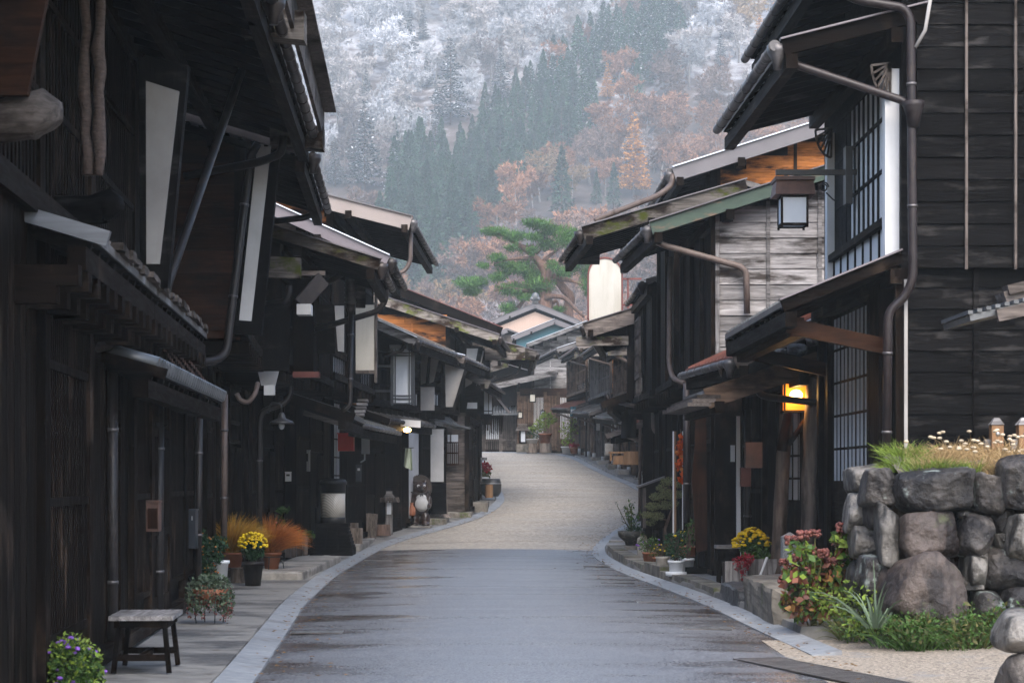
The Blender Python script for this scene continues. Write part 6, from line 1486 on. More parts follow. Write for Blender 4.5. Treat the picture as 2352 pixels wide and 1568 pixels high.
p = thing('foxtail_grass', 'tuft of foxtail grass with fluffy pale seed heads on the bank', 'grass', (4.6,19.0,1.55)); g = blades(60, (4.55,19.0,1.66), .6, .36, .5, .8, .003); put('stalk', g[:3], 'straw', p)
m = MB()
for t in g[3]: m.sphere(t, (.026,.014,.014), 7, 5)
m.build('seed_head', mat('seed_fluff', (.36,.28,.19), (.52,.43,.31), ns=30, rough=.95), p)
for i, (x0, x1) in enumerate(((2275,2302),(2337,2366))):
    p = thing('fence_post', ('tan timber fence post with grey pyramid cap behind the foxtails','tan timber fence post at the edge of the stone wall')[i], 'fence post', (PX((x0+x1)/2,19.7),19.7,1.55)); c = Vector(p.location); w = SZ(x1-x0,19.7)
    m = MB(); m.box((c.x,c.y,c.z+.24),(w,w,.62)); m.build('post', MT['warmlog'], p); m = MB(); m.hexa([c+Vector((sx*w*.58,sy*w*.58,.551)) for sx, sy in ((-1,-1),(1,-1),(1,1),(-1,1))]+[c+Vector((sx*w*.2,sy*w*.2,.62)) for sx, sy in ((-1,-1),(1,-1),(1,1),(-1,1))]); m.build('cap', W('grey','x'), p)
    m = MB(); m.sphere(c+Vector((0,-w/2,.46)),(.022,.015,.022)); m.build('bolt', MT['steel'], p); m = MB(); m.box((c.x-w*.75,c.y+.02,c.z+.33),(w*.5,w*.5,.16)); m.build('rail', W('grey','x'), p)
# small roofed shelter at right edge
p = thing('small_shelter', 'small tiled roof with broken wooden edge jutting in from the right edge', 'shelter', (4.75,16.6,1.2)); Y = 16.2
m = MB(); a, b = P(2228,730,Y), P(2480,672,Y); m.bar(a+Vector((0,.5,0)), b+Vector((0,.5,0)), 1.0, .05); m.build('roof', MT['roof_tile'], p)
m = MB()
for k in range(12): q = a.lerp(b,k/12); m.bar(q+Vector((0,-.02,.045)), q+Vector((0,1.0,.045)), .04, .03)
m.build('tile_row', MT['roof_tile'], p); m = MB(); m.bar(P(2290,705,Y-.05)+Vector((0,0,-.07)), P(2480,662,Y-.05)+Vector((0,0,-.07)), .06, .1); m.bar(P(2300,690,Y+.5), P(2480,630,Y+.5), .3, .12); m.bar(P(2310,668,Y+.4), P(2480,628,Y+.4), .2, .08); m.build('eave_beam', W('greybrown','x'), p)
m = MB(); m.box((4.75,16.7,1.4),(.12,.12,2.8)); m.build('post', W('dark','z'), p)
# nearest boulders at the right edge
for i, (x0, y0, x1, y1, mt, lb) in enumerate(((2308,1406,2440,1512,'rock_pale','smooth grey boulder at the right edge, topmost of its pile'),(2318,1500,2460,1640,'rock','mossy boulder at the right edge under the smooth one'))):
    a, b = P(x0,y0,13.6), P(x1,y1,13.6); o = rockmesh('boulder', ((a.x+b.x)/2,13.9,(a.z+b.z)/2), ((b.x-a.x)/2,.3,(a.z-b.z)/2), 40+i*3, mt, None, box=.1, amp=.1); tag(o, lb, 'boulder')
# hydrangea
p = thing('hydrangea', 'hydrangea bush with faded pink flower heads and reddening leaves', 'shrub', (3.0,19.9,.02)); c = Vector(p.location); Y = 19.9
HD = [(1815,1240),(1800,1290),(1845,1230),(1872,1225),(1858,1262),(1890,1270),(1830,1280),(1880,1300),(1850,1310),(1815,1315),(1935,1210),(1950,1222),(1800,1330),(1905,1290)]
hp = [P(x,y,Y+U(-.3,.25)) for x, y in HD]; stems(p, c, hp, .008, 'leaf_olive'); [heads(p, 'flower_head', [q_], .05, 'pinkdry', lumpy=46) for q_ in hp]
B = [(tuple(P(x,y,Y+U(-.25,.25))),(r_/232,.2,r_*1.1/232)) for x, y, r_ in ((1840,1270,34),(1880,1290,36),(1825,1330,34),(1870,1340,40),(1910,1310,36),(1940,1250,30),(1845,1390,36),(1890,1390,38),(1930,1350,34),(1930,1235,18),(1815,1380,24),(1955,1290,20))]
put('foliage', leafcloud(420, B, .085, .62, up=.3, shell=.5), 'leaf_lime', p); put('green_leaves', leafcloud(520, B, .085, .62, up=.3, shell=.5), 'leaf', p); put('red_leaves', leafcloud(640, B[2:], .085, .62, up=.2, shell=.5, hang=.5), mat('reddened_leaf',(.10,.025,.02),(.2,.07,.035),ns=3,rough=.55,tone=(.5,1.4),trans=.25), p); put('dry_leaves', leafcloud(220, B[4:], .085, .6, shell=.5, hang=.6), 'leaf_dry', p)
# weeds at the wall foot
B = [((U(2.95,4.9)-.0, 0, 0),(.2,.18,.12)) for _ in range(34)]
B = [((b[0][0], 18.0-max(0,b[0][0]-3.4)*.28+U(-.25,.35)+(1.1 if b[0][0] < 3.3 else 0), .12+max(0,b[0][0]-2.9)*.055+U(-.03,.12)), (.19,.17,U(.09,.22))) for b in B]
o = put('weeds', cat_(leafcloud(4600, B, .038, .5, shell=.5), *[blades(26,(b[0][0],b[0][1],.05),.15,.42,.8,1.1,.006)[:3] for b in B[:22]]), 'leaf', None); struct(o, 'stuff')
o = put('weeds', cat_(leafcloud(1700, B, .05, .5, shell=.6), *[blades(30,(b[0][0],b[0][1],.05),.12,.4,.9,1.2,.005)[:3] for b in B[22:]]), 'leaf_olive', None); struct(o, 'stuff')
B2 = [((U(2.9,3.5),U(18.2,20),U(.2,.5)),(.16,.16,.16)) for _ in range(12)]; o = put('weeds', leafcloud(800, B2, .05, .5, shell=.6), 'leaf_lime', None); struct(o, 'stuff')
p = thing('iris_clump', 'fan of long green strap leaves at the foot of the brown boulder', 'plant', P(2010,1415,18.0)); c = Vector(p.location); g = blades(26, (c.x,c.y,c.z-.1), .08, .6, .9, 1.0, .014); put('leaves', g[:3], 'leaf_grey', p)
# fallen leaves
n = 900; ys = rng.uniform(14, 62, n); sd = rng.choice([-1,1], n, p=[.45,.55]); xs = np.array([rx(s, y)-s*abs(rng.normal(0,.28))+s*.12 for s, y in zip(sd, ys)]); zs = np.array([gz(y) for y in ys])+.05
a_ = rng.random(n)*6.28; L_ = rng.uniform(.012,.034,n); cs, sn = np.cos(a_)*L_, np.sin(a_)*L_
V = np.stack([np.stack([xs-cs,ys-sn,zs],1), np.stack([xs+sn*.5,ys-cs*.5,zs+.006],1), np.stack([xs+cs,ys+sn,zs],1), np.stack([xs-sn*.5,ys+cs*.5,zs+.008],1)],1).reshape(-1,3)
o = put('fallen_leaves', (V, np.arange(4*n).reshape(n,4), rng.random(n)), 'leaf_dry', None); struct(o, 'stuff')

# ------------------------------------------------------------------ drain gratings
def grate(label, a, b, w, n):
    a, b = Vector(a), Vector(b); d = (b-a).normalized(); s_ = d.cross(Vector((0,0,1))); p = thing('drain_grate', label, 'drain grate', (a+b)/2, 'steel gratings along the gutters'); m = MB()
    for k in range(n+1): q = a.lerp(b,k/n); m.bar(q-s_*w/2, q+s_*w/2, .014, .008)
    m.build('bars', MT['steel' if n < 40 else 'gutter_grey'], p); m = MB()
    for e in (-1,1): m.bar(a+s_*w/2*e, b+s_*w/2*e, .02, .010)
    m.build('frame', MT['gutter_grey'], p); m = MB(); m.bar(a-Vector((0,0,.010)), b-Vector((0,0,.010)), w, .004); m.build('sump', MT['iron'], p)
for lb, x, y, sd in (('drain grating in the left gutter near the bench', 728, 1445, -1), ('drain grating in the left gutter beyond the street lamp', 868, 1284, -1), ('drain grating by the right kerb at the joint in the asphalt', 1372, 1296, 1), ('drain grating by the right kerb near the grey tub', 1418, 1333, 1), ('drain grating by the right kerb near the wooden planters', 1510, 1377, 1), ('drain grating by the right kerb near the concrete block', 1622, 1436, 1)):
    Y = 1.5*F/(y-HY); x_ = PX(x,Y); grate(lb, (x_-.25,Y,.026+gz(Y)), (x_+.25,Y,.026+gz(Y)), .28, 22)
grate('long steel grating crossing the mouth of the gravel drive', (2.1,17.2,.03), (3.0,14.4,.03), .42, 80)

# ------------------------------------------------------------------ steps and things up the right side
sl = ['flat stone step beside the wide dish planter','pale step with a broken corner under the black banner','thick step slab before the lattice bay','long low step with mossy face','step slab carrying the upright grey stone','double step with chipped edge','grey step slab at the wide part of the bend','step below the orange bench','square step block halfway up the rise','narrow step slab near the drainpipes','tall step block below the brown house','low step slab under the glazed door','step slab close to the far crest','last step slab before the far potted plants']
for i in range(14):
    Y0 = 46+i*3.9; Y1 = Y0+U(2.4,3.6); x0 = max(rx(1,Y0),rx(1,Y1))+.35+U(0,.2); h = U(.14,.34); zz = gz((Y0+Y1)/2); fx = 2.95+(Y0-44)*.0875 if Y0 < 66 else 5.2-(Y0-66)*.045
    block('stone_step', sl[i], 'step', (x0,Y0,zz-.5), (max(x0+.5,min(x0+U(.7,1.3),fx+.2)),Y1,zz+h), ('stone','concrete')[i % 2], 'stone steps along the right houses', seed=50+i, amp=.02)
def far(x, y, Y): return Vector((PX(x,Y), Y, PZ(y,Y)))
stump('thick warm brown log stump on the right steps', far(1453,1067,67), .16*2, .155*2, .45, mt='warmlog'); stump('short pale stump beside the orange bench', far(1427,1066,70), .3, .27, .3, mt='warmlog')
block('standing_stone', 'upright rectangular grey stone on the right steps', 'stone', tuple(far(1390,1045,80)), tuple(far(1409,1018,80)+Vector((0,.4,0))), 'concrete', seed=80)
p = thing('bench', 'small orange brown wooden bench on the right steps', 'bench', far(1422,1058,72)); c = Vector(p.location); m = MB(); m.box((c.x,c.y,c.z+.3),(.75,.3,.06)); m.build('seat', MT['warmlog'], p)
for sx in (-.3,.3): m = MB(); m.box((c.x+sx,c.y,c.z+.14),(.07,.24,.28)); m.build('leg', MT['warmlog'], p)
# far end of the street
p = thing('stone_lantern', 'square lantern post with shingled cap at the far crest of the road', 'lantern', G(1200,103,.1)); c = Vector(p.location)
m = MB(); m.box((c.x,c.y,c.z+.2),(.62,.62,.42)); m.build('base', MT['stone'], p); m = MB(); m.box((c.x,c.y,c.z+.72),(.36,.36,.75)); m.build('post', W('dark','z'), p); m = MB(); m.box((c.x+.03,c.y-.185,c.z+.8),(.22,.02,.55)); m.build('paper', MT['frost_glass'], p)
m = MB(); m.hexa([c+Vector((sx*.36,sy*.36,1.1)) for sx, sy in ((-1,-1),(1,-1),(1,1),(-1,1))]+[c+Vector((sx*.2,sy*.2,1.38)) for sx, sy in ((-1,-1),(1,-1),(1,1),(-1,1))]); m.box((c.x,c.y,c.z+1.42),(.5,.5,.08)); m.build('cap', W('greybrown','x'), p)
def farplant(label, x, Y, pmt, r, h, lf, n, B, dz, size=.11):
    p = thing('potted_plant', label, 'plant', G(x,Y,dz)); c = Vector(p.location); pot(p, c, r, h, pmt); bl = [((c.x+b[0][0],c.y+b[0][1],c.z+h+b[0][2]),b[1]) for b in B]
    stems(p, c+Vector((0,0,h*.8)), [Vector(b[0]) for b in bl], .015, 'bark'); put('foliage', leafcloud(n, bl, size, .5, shell=.5), lf, p)
stump('cut trunk under the big lime green plant', G(1253,103.2,.05), .32, .3, .5); stump('grey trunk section under the low white bowl', G(1222,103,.05), .28, .28, .5)
farplant('big lime green leafy plant in a terracotta pot at the far crest', 1252, 103.2, 'terracotta', .34, .5, 'leaf_lime', 420, [((-.1,0,.5),(.5,.4,.35)),((.3,0,.7),(.4,.3,.3)),((-.45,0,.25),(.4,.3,.2)),((.1,0,.95),(.35,.3,.2))], .55, .16)
farplant('dark low plant in a shallow white bowl at the far crest', 1222, 103, 'plaster', .32, .22, 'leaf_dark', 260, [((0,0,.25),(.45,.3,.3))], .55, .1)
farplant('yellow green plant against the pale door at the end of the street', 1302, 99.5, 'plaster', .28, .35, 'leaf_lime', 280, [((0,0,.3),(.4,.3,.35)),((.1,0,.9),(.55,.3,.45)),((.3,0,1.3),(.35,.3,.25))], .15, .13)
farplant('small red plant in a terracotta pot at the end of the street', 1318, 98, 'terracotta', .2, .3, 'crimson', 90, [((0,0,.12),(.28,.2,.14))], .2, .1)
p = thing('door_curtain', 'short blue cloth curtain with pale marks over a far door', 'curtain', P(1317,945,95)); Y = 94.6; m = MB(); nx, ny = 9, 5; vs = [P(1310+13*i/(nx-1)-1.5*(1-j/4)*0, 934+22*j/(ny-1), Y+.08*math.sin(i*1.6)) for j in range(ny) for i in range(nx)]
m.add(vs, [(j*nx+i,j*nx+i+1,(j+1)*nx+i+1,(j+1)*nx+i) for j in range(ny-1) for i in range(nx-1)], .5, True); m.build('cloth', MT['bluecloth'], p)
m = MB()
for k in range(3):
    x = 1312.3+k*3.6; m.bar(P(x,940,Y-.1),P(x+.5,950,Y-.1),.045,.02,up=(0,1,0)); m.bar(P(x-.6,941,Y-.1),P(x+1.8,940.5,Y-.1),.02,.045); m.bar(P(x+1.4,945,Y-.1),P(x+.2,951,Y-.1),.04,.02,up=(0,1,0))
m.build('lettering', MT['white'], p)
for x, y, w_, h_, lb, mt in ((1223,914,13,18,'square cream paper lantern over the canopy at the street head','sign'),(1246,952,8,18,'white paper lantern by the door at the street head','frost_glass'),(1195,953,10,14,'small buff paper lantern left of the far lantern post','sign')):
    Y = 106.2; p = thing('paper_lantern', lb, 'lantern', P(x,y,Y)); c = P(x,y,Y); w, h = SZ(w_,Y), SZ(h_,Y); m = MB(); m.box((c.x,c.y,c.z),(w,w,h)); m.build('paper', MT[mt], p)
    m = MB()
    for sx in (-1,1):
        m.box((c.x+sx*w/2,c.y-w/2,c.z),(.05,.05,h+.08)); m.box((c.x,c.y-w/2,c.z+sx*h/2),(w,.05,.05))
    m.bar(c+Vector((0,0,h/2)), c+Vector((0,.6,h/2+.1)), .04, .04); m.build('frame', W('dark','z'), p)
# stones weighing down the porch roof
for i, (x, y, r_, mt, lb) in enumerate(((1772,822,15,'rock_pale','pale angular stone lying lowest on the porch roof'),(1794,812,14,'rock_pale','pale wet stone second from the low end of the porch roof'),(1829,806,22,'rock','smooth dark boulder on the porch roof'),(1868,788,17,'rock_brown','brown stone highest on the porch roof'))):
    q = P(x,y,25.9); o = rockmesh('roof_stone', (q.x,q.y,q.z+.02), (r_/178,.11,r_*.62/178), 90+i*2.3, mt, None, sub=3, box=.25, amp=.12); tag(o, lb, 'stone', 'stones on the porch roof')
SEED = 23
# ================================================================== red pine on the rise behind the far roofs
random.seed(SEED); rng = np.random.default_rng(SEED)
def pine():
    Y = 150.0; p = thing('pine_tree', 'large red pine with layered flat green pads and twisting bare limbs behind the gables', 'tree', (PX(1254,Y),Y,3.6)); s_ = Y/F
    def z(px, py, dy=0): return P(631.6+.5127*px, .5127*py, Y+dy)
    m = MB()
    m.tube(bend([Vector((PX(1254,Y),Y,2)), z(1215,1400), z(1208,1290), z(1218,1215), z(1180,1170), z(1130,1120), z(1075,1088)],1.0), [.62-.46*i/26 for i in range(27)], 10)
    def limb(pts, r0, r1):
        q = bend(pts, .8); m.tube(q, [r0+(r1-r0)*i/(len(q)-1) for i in range(len(q))], 8)
    limb([z(1320,1470,1), z(1310,1380,1), z(1330,1330,.6), z(1290,1290,.4), z(1262,1248,.2), z(1245,1235)], .42, .25)
    for pts, r0, r1 in (([z(1265,1245),z(1320,1255,-.5),z(1385,1278,-1)],.22,.07),([z(1195,1360),z(1225,1325,-.6),z(1300,1330,-.8),z(1345,1385,-.8),z(1385,1420,-1)],.24,.10),([z(1240,1360),z(1262,1345),z(1275,1390)],.15,.09),
        ([z(1180,1170),z(1235,1190),z(1290,1178,.5),z(1370,1182,.8)],.2,.07),([z(1165,1160),z(1080,1155,-.5),z(985,1180,-1)],.17,.05),([z(1080,1090),z(1130,1105),z(1160,1095)],.1,.05),([z(1205,1300),z(1100,1300,-.5),z(1030,1285,-.8),z(985,1305,-1)],.19,.05),([z(1090,1380),z(1115,1345),z(1150,1310)],.16,.1),
        ([z(1160,1140),z(1190,1120,.5),z(1210,1060,.8)],.16,.06),([z(1200,1170),z(1250,1130,.6),z(1310,1090,1)],.15,.05),([z(1080,1088),z(1040,1070),z(990,1040)],.12,.04)): limb(pts, r0, r1)
    m.build('trunk', MT['bark_red'], p)
    B = []
    for x, y, a, b in ((995,1035,75,26),(1075,1058,85,30),(1180,1008,80,28),(1235,1035,60,30),(1310,1060,70,50),(1165,1068,70,24),(980,1163,60,28),(925,1190,42,16),(1080,1200,100,38),(900,1268,95,32),(880,1310,65,22),(1050,1300,85,36),(1180,1285,80,44),(1110,1330,55,20),(1050,1385,55,32),(1360,1180,60,50),(1395,1290,50,55),(1260,1385,55,18),(1335,1120,55,40),(1230,1100,60,34),(1150,1235,80,30),(1245,1195,60,30),(1295,1230,55,34),(1000,1240,60,24),(1130,1120,50,26),(1050,1110,50,22),(1390,1120,60,50),(1420,1220,60,60),(1030,1185,50,20)):
        k = .5127*s_
        for _ in range(4):   # several clumps make one ragged pad
            q = z(x+U(-.5,.5)*a, y+U(-.3,.3)*b, U(-1.2,1.2)); B.append((tuple(q),(a*.62*k,a*.6*k,b*.8*k)))
    V, Fq, Rn = leafcloud(26000, B, .36, .11, up=1.2, shell=.65, jit=.6); put('needles', (V,Fq,Rn), 'pine', p)
    put('upper_needles', leafcloud(13000, [((b[0][0],b[0][1],b[0][2]+b[1][2]*.35),(b[1][0]*1.05,b[1][1],b[1][2]*.8)) for b in B], .32, .13, up=1.5, shell=.3), foli('fresh_pine_needles', (.055,.15,.02), (.115,.225,.04), tone=(.6,1.5)), p)
pine()

# ================================================================== wooded mountainside
_hy = [150,180,260,300,380,440,500,560,620,700,760]; _hz = [2.5,3.8,7,12,33,54,82,115,150,200,236]
def hillz(x, y):
    b = float(np.interp(y, _hy, _hz))
    k = max(0, min(1, (y-250)/120))
    return b+k*(noise.noise(Vector((x*.013,y*.013,0)))*7+noise.noise(Vector((x*.04,y*.04,4)))*2.0+x*.03)
def mountain():
    xs = np.linspace(-240, 260, 84); ys = np.linspace(150, 760, 100); m = MB(); n = len(xs)
    vs = [(x,y,hillz(x,y)) for y in ys for x in xs]
    m.add(vs, [(j*n+i,j*n+i+1,(j+1)*n+i+1,(j+1)*n+i) for j in range(len(ys)-1) for i in range(n-1)], .5, True)
    mm, nt, b = nmat('mountain_ground'); L = nt.links.new
    tc = nd(nt,'ShaderNodeTexCoord'); n1 = nd(nt,'ShaderNodeTexNoise'); n1.inputs['Scale'].default_value = .35; n1.inputs['Detail'].default_value = 9; L(tc.outputs['Object'], n1.inputs[0])
    sx = nd(nt,'ShaderNodeSeparateXYZ'); L(tc.outputs['Object'], sx.inputs[0]); mr = nd(nt,'ShaderNodeMapRange'); mr.inputs[1].default_value = 50; mr.inputs[2].default_value = 130; mr.inputs[3].default_value = -.25; mr.inputs[4].default_value = .3; L(sx.outputs[2], mr.inputs[0])
    ad = nd(nt,'ShaderNodeMath', operation='ADD'); L(n1.outputs[0], ad.inputs[0]); L(mr.outputs[0], ad.inputs[1])
    rp = nd(nt,'ShaderNodeValToRGB'); e = rp.color_ramp.elements; e[0].position = .3; e[0].color = (.045,.032,.026,1); e[1].position = .85; e[1].color = (.28,.28,.30,1); x = e.new(.6); x.color = (.085,.066,.06,1); L(ad.outputs[0], rp.inputs[0]); L(rp.outputs[0], b.inputs['Base Color']); b.inputs['Roughness'].default_value = .95
    struct(m.build('mountain', mm))
mountain()
# --- tree kinds ---------------------------------------------------------------
def segs_quads(S):
    """S: array rows (p3,q3,r0,r1) -> thin quads facing random directions"""
    S = np.array(S); a, b = S[:,:3], S[:,3:6]; d = unit(b-a); sd = unit(np.cross(d, rng.normal(size=a.shape)+np.array([0,-1.5,.3])))
    r0, r1 = S[:,6:7], S[:,7:8]; V = np.stack([a-sd*r0, a+sd*r0, b+sd*r1, b-sd*r1],1).reshape(-1,3)
    return V, np.arange(4*len(S)).reshape(-1,4), rng.random(len(S))
def bare_tree(h, w, twig, seed, nb=8):
    r = np.random.default_rng(seed); trunk = MB(); S = []; tips = []
    t0 = Vector((0,0,-1.2)); fork = Vector((r.normal()*.3,r.normal()*.3,h*.32)); top = Vector((r.normal()*.6,r.normal()*.6,h*.7))
    trunk.tube([t0,fork,top],[.26,.19,.06],6)
    def grow(p, d, L, lev):
        if lev == 4:
            for _ in range(4):
                e = d+r.normal(size=3)*.55; e /= np.linalg.norm(e); S.append((*p,*(p+e*L*r.uniform(.6,1.3)),twig,twig*.35))
            return
        q = p
        for k in range(2):
            d = d+r.normal(size=3)*.16+np.array([0,0,.07]); d /= np.linalg.norm(d); q2 = q+d*L*.5
            S.append((*q,*q2,[.13,.085,.05,.035][lev]*(1-.25*k),[.13,.085,.05,.035][lev]*(.75-.2*k))); q = q2
            n = [3,3,3,3][lev]
            for _ in range(n if k else n-1):
                e = d+r.normal(size=3)*[.6,.6,.65,.65][lev]; e /= np.linalg.norm(e); grow(q, e, L*r.uniform(.5,.75), lev+1)
    for k in range(nb):
        g = 2*math.pi*k/nb+r.uniform(-.4,.4); hh = h*r.uniform(.22,.62); u = r.uniform(.5,1.1); d = np.array([math.cos(g)*w/h*1.5, math.sin(g)*w/h*1.5, u]); d /= np.linalg.norm(d)
        base = np.array(t0.lerp(top, (hh+1.2)/(h*.7+1.2))); grow(base, d, w*.42*r.uniform(.8,1.1), 1)
    return trunk, segs_quads(S)
def cedar(h, w, n, seed):
    r = np.random.default_rng(seed); t = r.random(n)**.75; g = r.random(n)*6.283; prof = (1-t)**.75*(.82+.18*np.sin(t*34+g)); rad = w*prof*r.uniform(.45,1.05,n)
    p = np.stack([rad*np.cos(g), rad*np.sin(g), h*(.08+.92*t)],1); out = np.stack([np.cos(g),np.sin(g),-.55+.9*t],1)+r.normal(size=(n,3))*.35; out = unit(out)
    sd = unit(np.cross(out, np.array([0,0,1.])+r.normal(size=(n,3))*.5)); L = (r.uniform(.5,1.1,n)*(1.15-.6*t))[:,None]
    V = np.stack([p-out*L*.5, p+sd*L*.26, p+out*L*.6, p-sd*L*.26],1).reshape(-1,3)
    m = MB(); m.tube([(0,0,-1.5),(0,0,h*.97)],.24,6,r2=.03); return m, (V, np.arange(4*n).reshape(n,4), r.random(n))
def tiered(h, w, seed, tiers=20, card=.55, dens=1.0, droop=.15, up=.1, tilt=.35):
    r = np.random.default_rng(seed); S = []; V = []
    for k in range(tiers):
        t = (k+.5)/tiers; z = h*(.1+.88*t); R_ = w*((1-t)**.85+.05); nb = int(6+7*(1-t))
        for j in range(nb):
            g = 2*math.pi*j/nb+r.uniform(-.4,.4); L = R_*r.uniform(.6,1.1); d = np.array([math.cos(g),math.sin(g),up-droop*r.uniform(.3,1.5)]); p = np.array([0,0,z+r.normal()*.15]); S.append((*p,*(p+d*L),.06,.02))
            m_ = max(3,int(L*5*dens))
            for q in range(m_):
                c = p+d*L*(.2+.8*(q+r.random())/m_)+r.normal(size=3)*np.array([.16,.16,.07])*(1+L*.2); e = d+r.normal(size=3)*np.array([.6,.6,.16]); e /= np.linalg.norm(e); sd = np.cross(e,np.array([0,0,1.])+r.normal(size=3)*tilt); sd /= np.linalg.norm(sd)+1e-6; a = card*r.uniform(.6,1.2)
                V.append((c-e*a*.4, c+sd*a*.32, c+e*a*.6, c-sd*a*.32))
    V = np.array(V).reshape(-1,3); n = len(V)//4
    m = MB(); m.tube([(0,0,-1.5),(0,0,h)],.22,6,r2=.03); return m, (V, np.arange(4*n).reshape(n,4), r.random(n)), segs_quads(S)
frost = mat('frosted_twig', (.50,.50,.53), (.66,.66,.69), ns=1, rough=.9, tone=(.55,1.15), spec=.1, orand=(0.62,1.12))
frost_warm = mat('frosted_warm_twig', (.42,.38,.37), (.58,.54,.53), ns=1, rough=.9, tone=(.55,1.15), spec=.1, orand=(0.65,1.12))
greytwig = mat('grey_twig', (.16,.13,.125), (.27,.23,.22), ns=1, rough=.9, tone=(.5,1.4), spec=.1, orand=(0.6,1.4))
russet = mat('russet_twig', (.15,.072,.04), (.29,.15,.085), ns=1, rough=.9, tone=(.5,1.5), spec=.1, orand=(0.6,1.45))
russet2 = mat('purple_brown_twig', (.12,.078,.062), (.21,.145,.115), ns=1, rough=.9, tone=(.5,1.5), spec=.1, orand=(0.6,1.45))
ochre = mat('ochre_twig', (.19,.12,.06), (.29,.2,.11), ns=1, rough=.9, tone=(.5,1.4), spec=.1, orand=(0.7,1.3))
cedarm = foli('cedar_foliage', (.016,.05,.022), (.04,.09,.042), tone=(.4,1.6), tr=.1, orand=(.65,1.5))
firm = foli('fir_foliage', (.016,.036,.03), (.035,.06,.05), tone=(.5,1.5), tr=.1)
larchm = foli('larch_foliage', (.40,.17,.035), (.56,.27,.07), tone=(.55,1.3), tr=.2)
trunkm = mat('pale_trunk', (.13,.11,.10), (.26,.235,.22), sc=(3,3,.6), ns=3, rough=.9)
KIND = {}
def kind(name, variants):
    KIND[name] = variants
def proto(parts, label, name, cat='tree', group=None):
    p = thing(name, label, cat, (0,0,0), group)
    for nm, g, mt in parts:
        if isinstance(g, MB): g.build(nm, mt, p)
        else: np_build(nm, g[0], g[1], g[2], mt, p)
    return p
GRP = {
 'frost': ('frosted_tree', 'frosted white bare tree high on the mountainside', 'frosted trees on the mountain'),
 'frostw': ('frosted_tree', 'pinkish white frosted bare tree on the upper slope', 'pinkish frosted trees on the mountain'),
 'grey': ('bare_tree', 'leafless grey brown tree between the frosted and the green slope', 'grey bare trees on the mountain'),
 'russet': ('russet_tree', 'russet leaved bare looking tree on the lower mountainside', 'russet trees on the mountain'),
 'plum': ('russet_tree', 'purplish brown leafless tree on the lower mountainside', 'purplish trees on the mountain'),
 'ochre': ('bare_tree', 'pale ochre tree among the russet ones on the mountainside', 'ochre trees on the mountain'),
 'cedar': ('cedar_tree', 'dark pointed cedar in the diagonal green band of the mountainside', 'cedars on the mountain'),
 'cedars': ('cedar_tree', 'dark cedar with snow on its boughs along the top of the green band', 'snow dusted cedars on the mountain'),
 'fir': ('fir_tree', 'snow laden blue green fir on the left mountainside', 'snowy firs on the mountain'),
 'larch': ('larch_tree', 'small golden orange larch on the mountainside', 'orange larches on the mountain')}
def build_kinds():
    for nm, mt, tw, h, w in (('frost',frost,.075,12,6.2),('frostw',frost_warm,.07,11.5,6),('grey',greytwig,.06,11.5,5.6),('russet',russet,.085,11,6),('plum',russet2,.075,11,6),('ochre',ochre,.085,10.5,5.4)):
        vs = []
        for k in range(3):
            tr, cr = bare_tree(h, w, tw, 100+k*7+len(nm)*31); vs.append(proto([('trunk',tr,trunkm),('crown',cr,mt)], *[GRP[nm][1],GRP[nm][0]], 'tree', GRP[nm][2]))
        kind(nm, vs)
    vs = []; vs2 = []
    for k in range(3):
        tr, cr = cedar(15, 3.3, 1700, 300+k); vs.append(proto([('trunk',tr,MT['bark']),('crown',cr,cedarm)], GRP['cedar'][1], GRP['cedar'][0], 'tree', GRP['cedar'][2]))
        tr, cr = cedar(14, 3.2, 1700, 310+k); sn = cedar(14.1, 3.35, 170, 320+k)[1]; vs2.append(proto([('trunk',tr,MT['bark']),('crown',cr,cedarm),('snowy_foliage',sn,frost)], GRP['cedars'][1], GRP['cedars'][0], 'tree', GRP['cedars'][2]))
    kind('cedar', vs); kind('cedars', vs2)
    vs = []
    for k in range(3):
        tr, cr, br = tiered(18, 4.6, 400+k, 20, .6, 1.1); sn = cr[0].reshape(-1,4,3)[::2]+np.array([0,0,.09]); n = len(sn); vs.append(proto([('trunk',tr,MT['bark']),('crown',cr,firm),('snowy_foliage',(sn.reshape(-1,3),np.arange(4*n).reshape(n,4),rng.random(n)),frost)], GRP['fir'][1], GRP['fir'][0], 'tree', GRP['fir'][2]))
    kind('fir', vs)
    vs = []
    for k in range(2):
        tr, cr, br = tiered(17, 3.6, 500+k, 20, .62, 1.3, .1, .2, 2.0); vs.append(proto([('trunk',tr,trunkm),('crown',cr,larchm),('branches',br,ochre)], GRP['larch'][1], GRP['larch'][0], 'tree', GRP['larch'][2]))
    kind('larch', vs)
build_kinds()
USED = set()
def plant_tree(k, x, y, sc, label=None, group=None):
    vs = KIND[k]; i = random.randrange(len(vs)); r = vs[i]; z = hillz(x,y)-.3; lab = label or GRP[k][1]
    if (k,i) not in USED:
        USED.add((k,i)); r.location = (x,y,z); r.rotation_euler = (0,0,U(0,6.28)); r.scale = (sc,)*3; r['label'] = lab; r['_o'] = [x,y,z]; o = r
    else: o = dup(r, (x,y,z), U(0,6.28), lab, group or GRP[k][2], sc)
    if label and 'group' in o and not group: del o['group']
    return o
BAND = [(840,690),(905,350),(1030,290),(1160,225),(1280,125),(1430,35),(1490,-60),(1580,-60),(1565,60),(1520,140),(1420,245),(1280,360),(1165,455),(1075,560),(1020,690)]
def inpoly(x, y, pl):
    c = False
    for (x1,y1),(x2,y2) in zip(pl, pl[1:]+pl[:1]):
        if (y1 > y) != (y2 > y) and x < (x2-x1)*(y-y1)/(y2-y1)+x1: c = not c
    return c
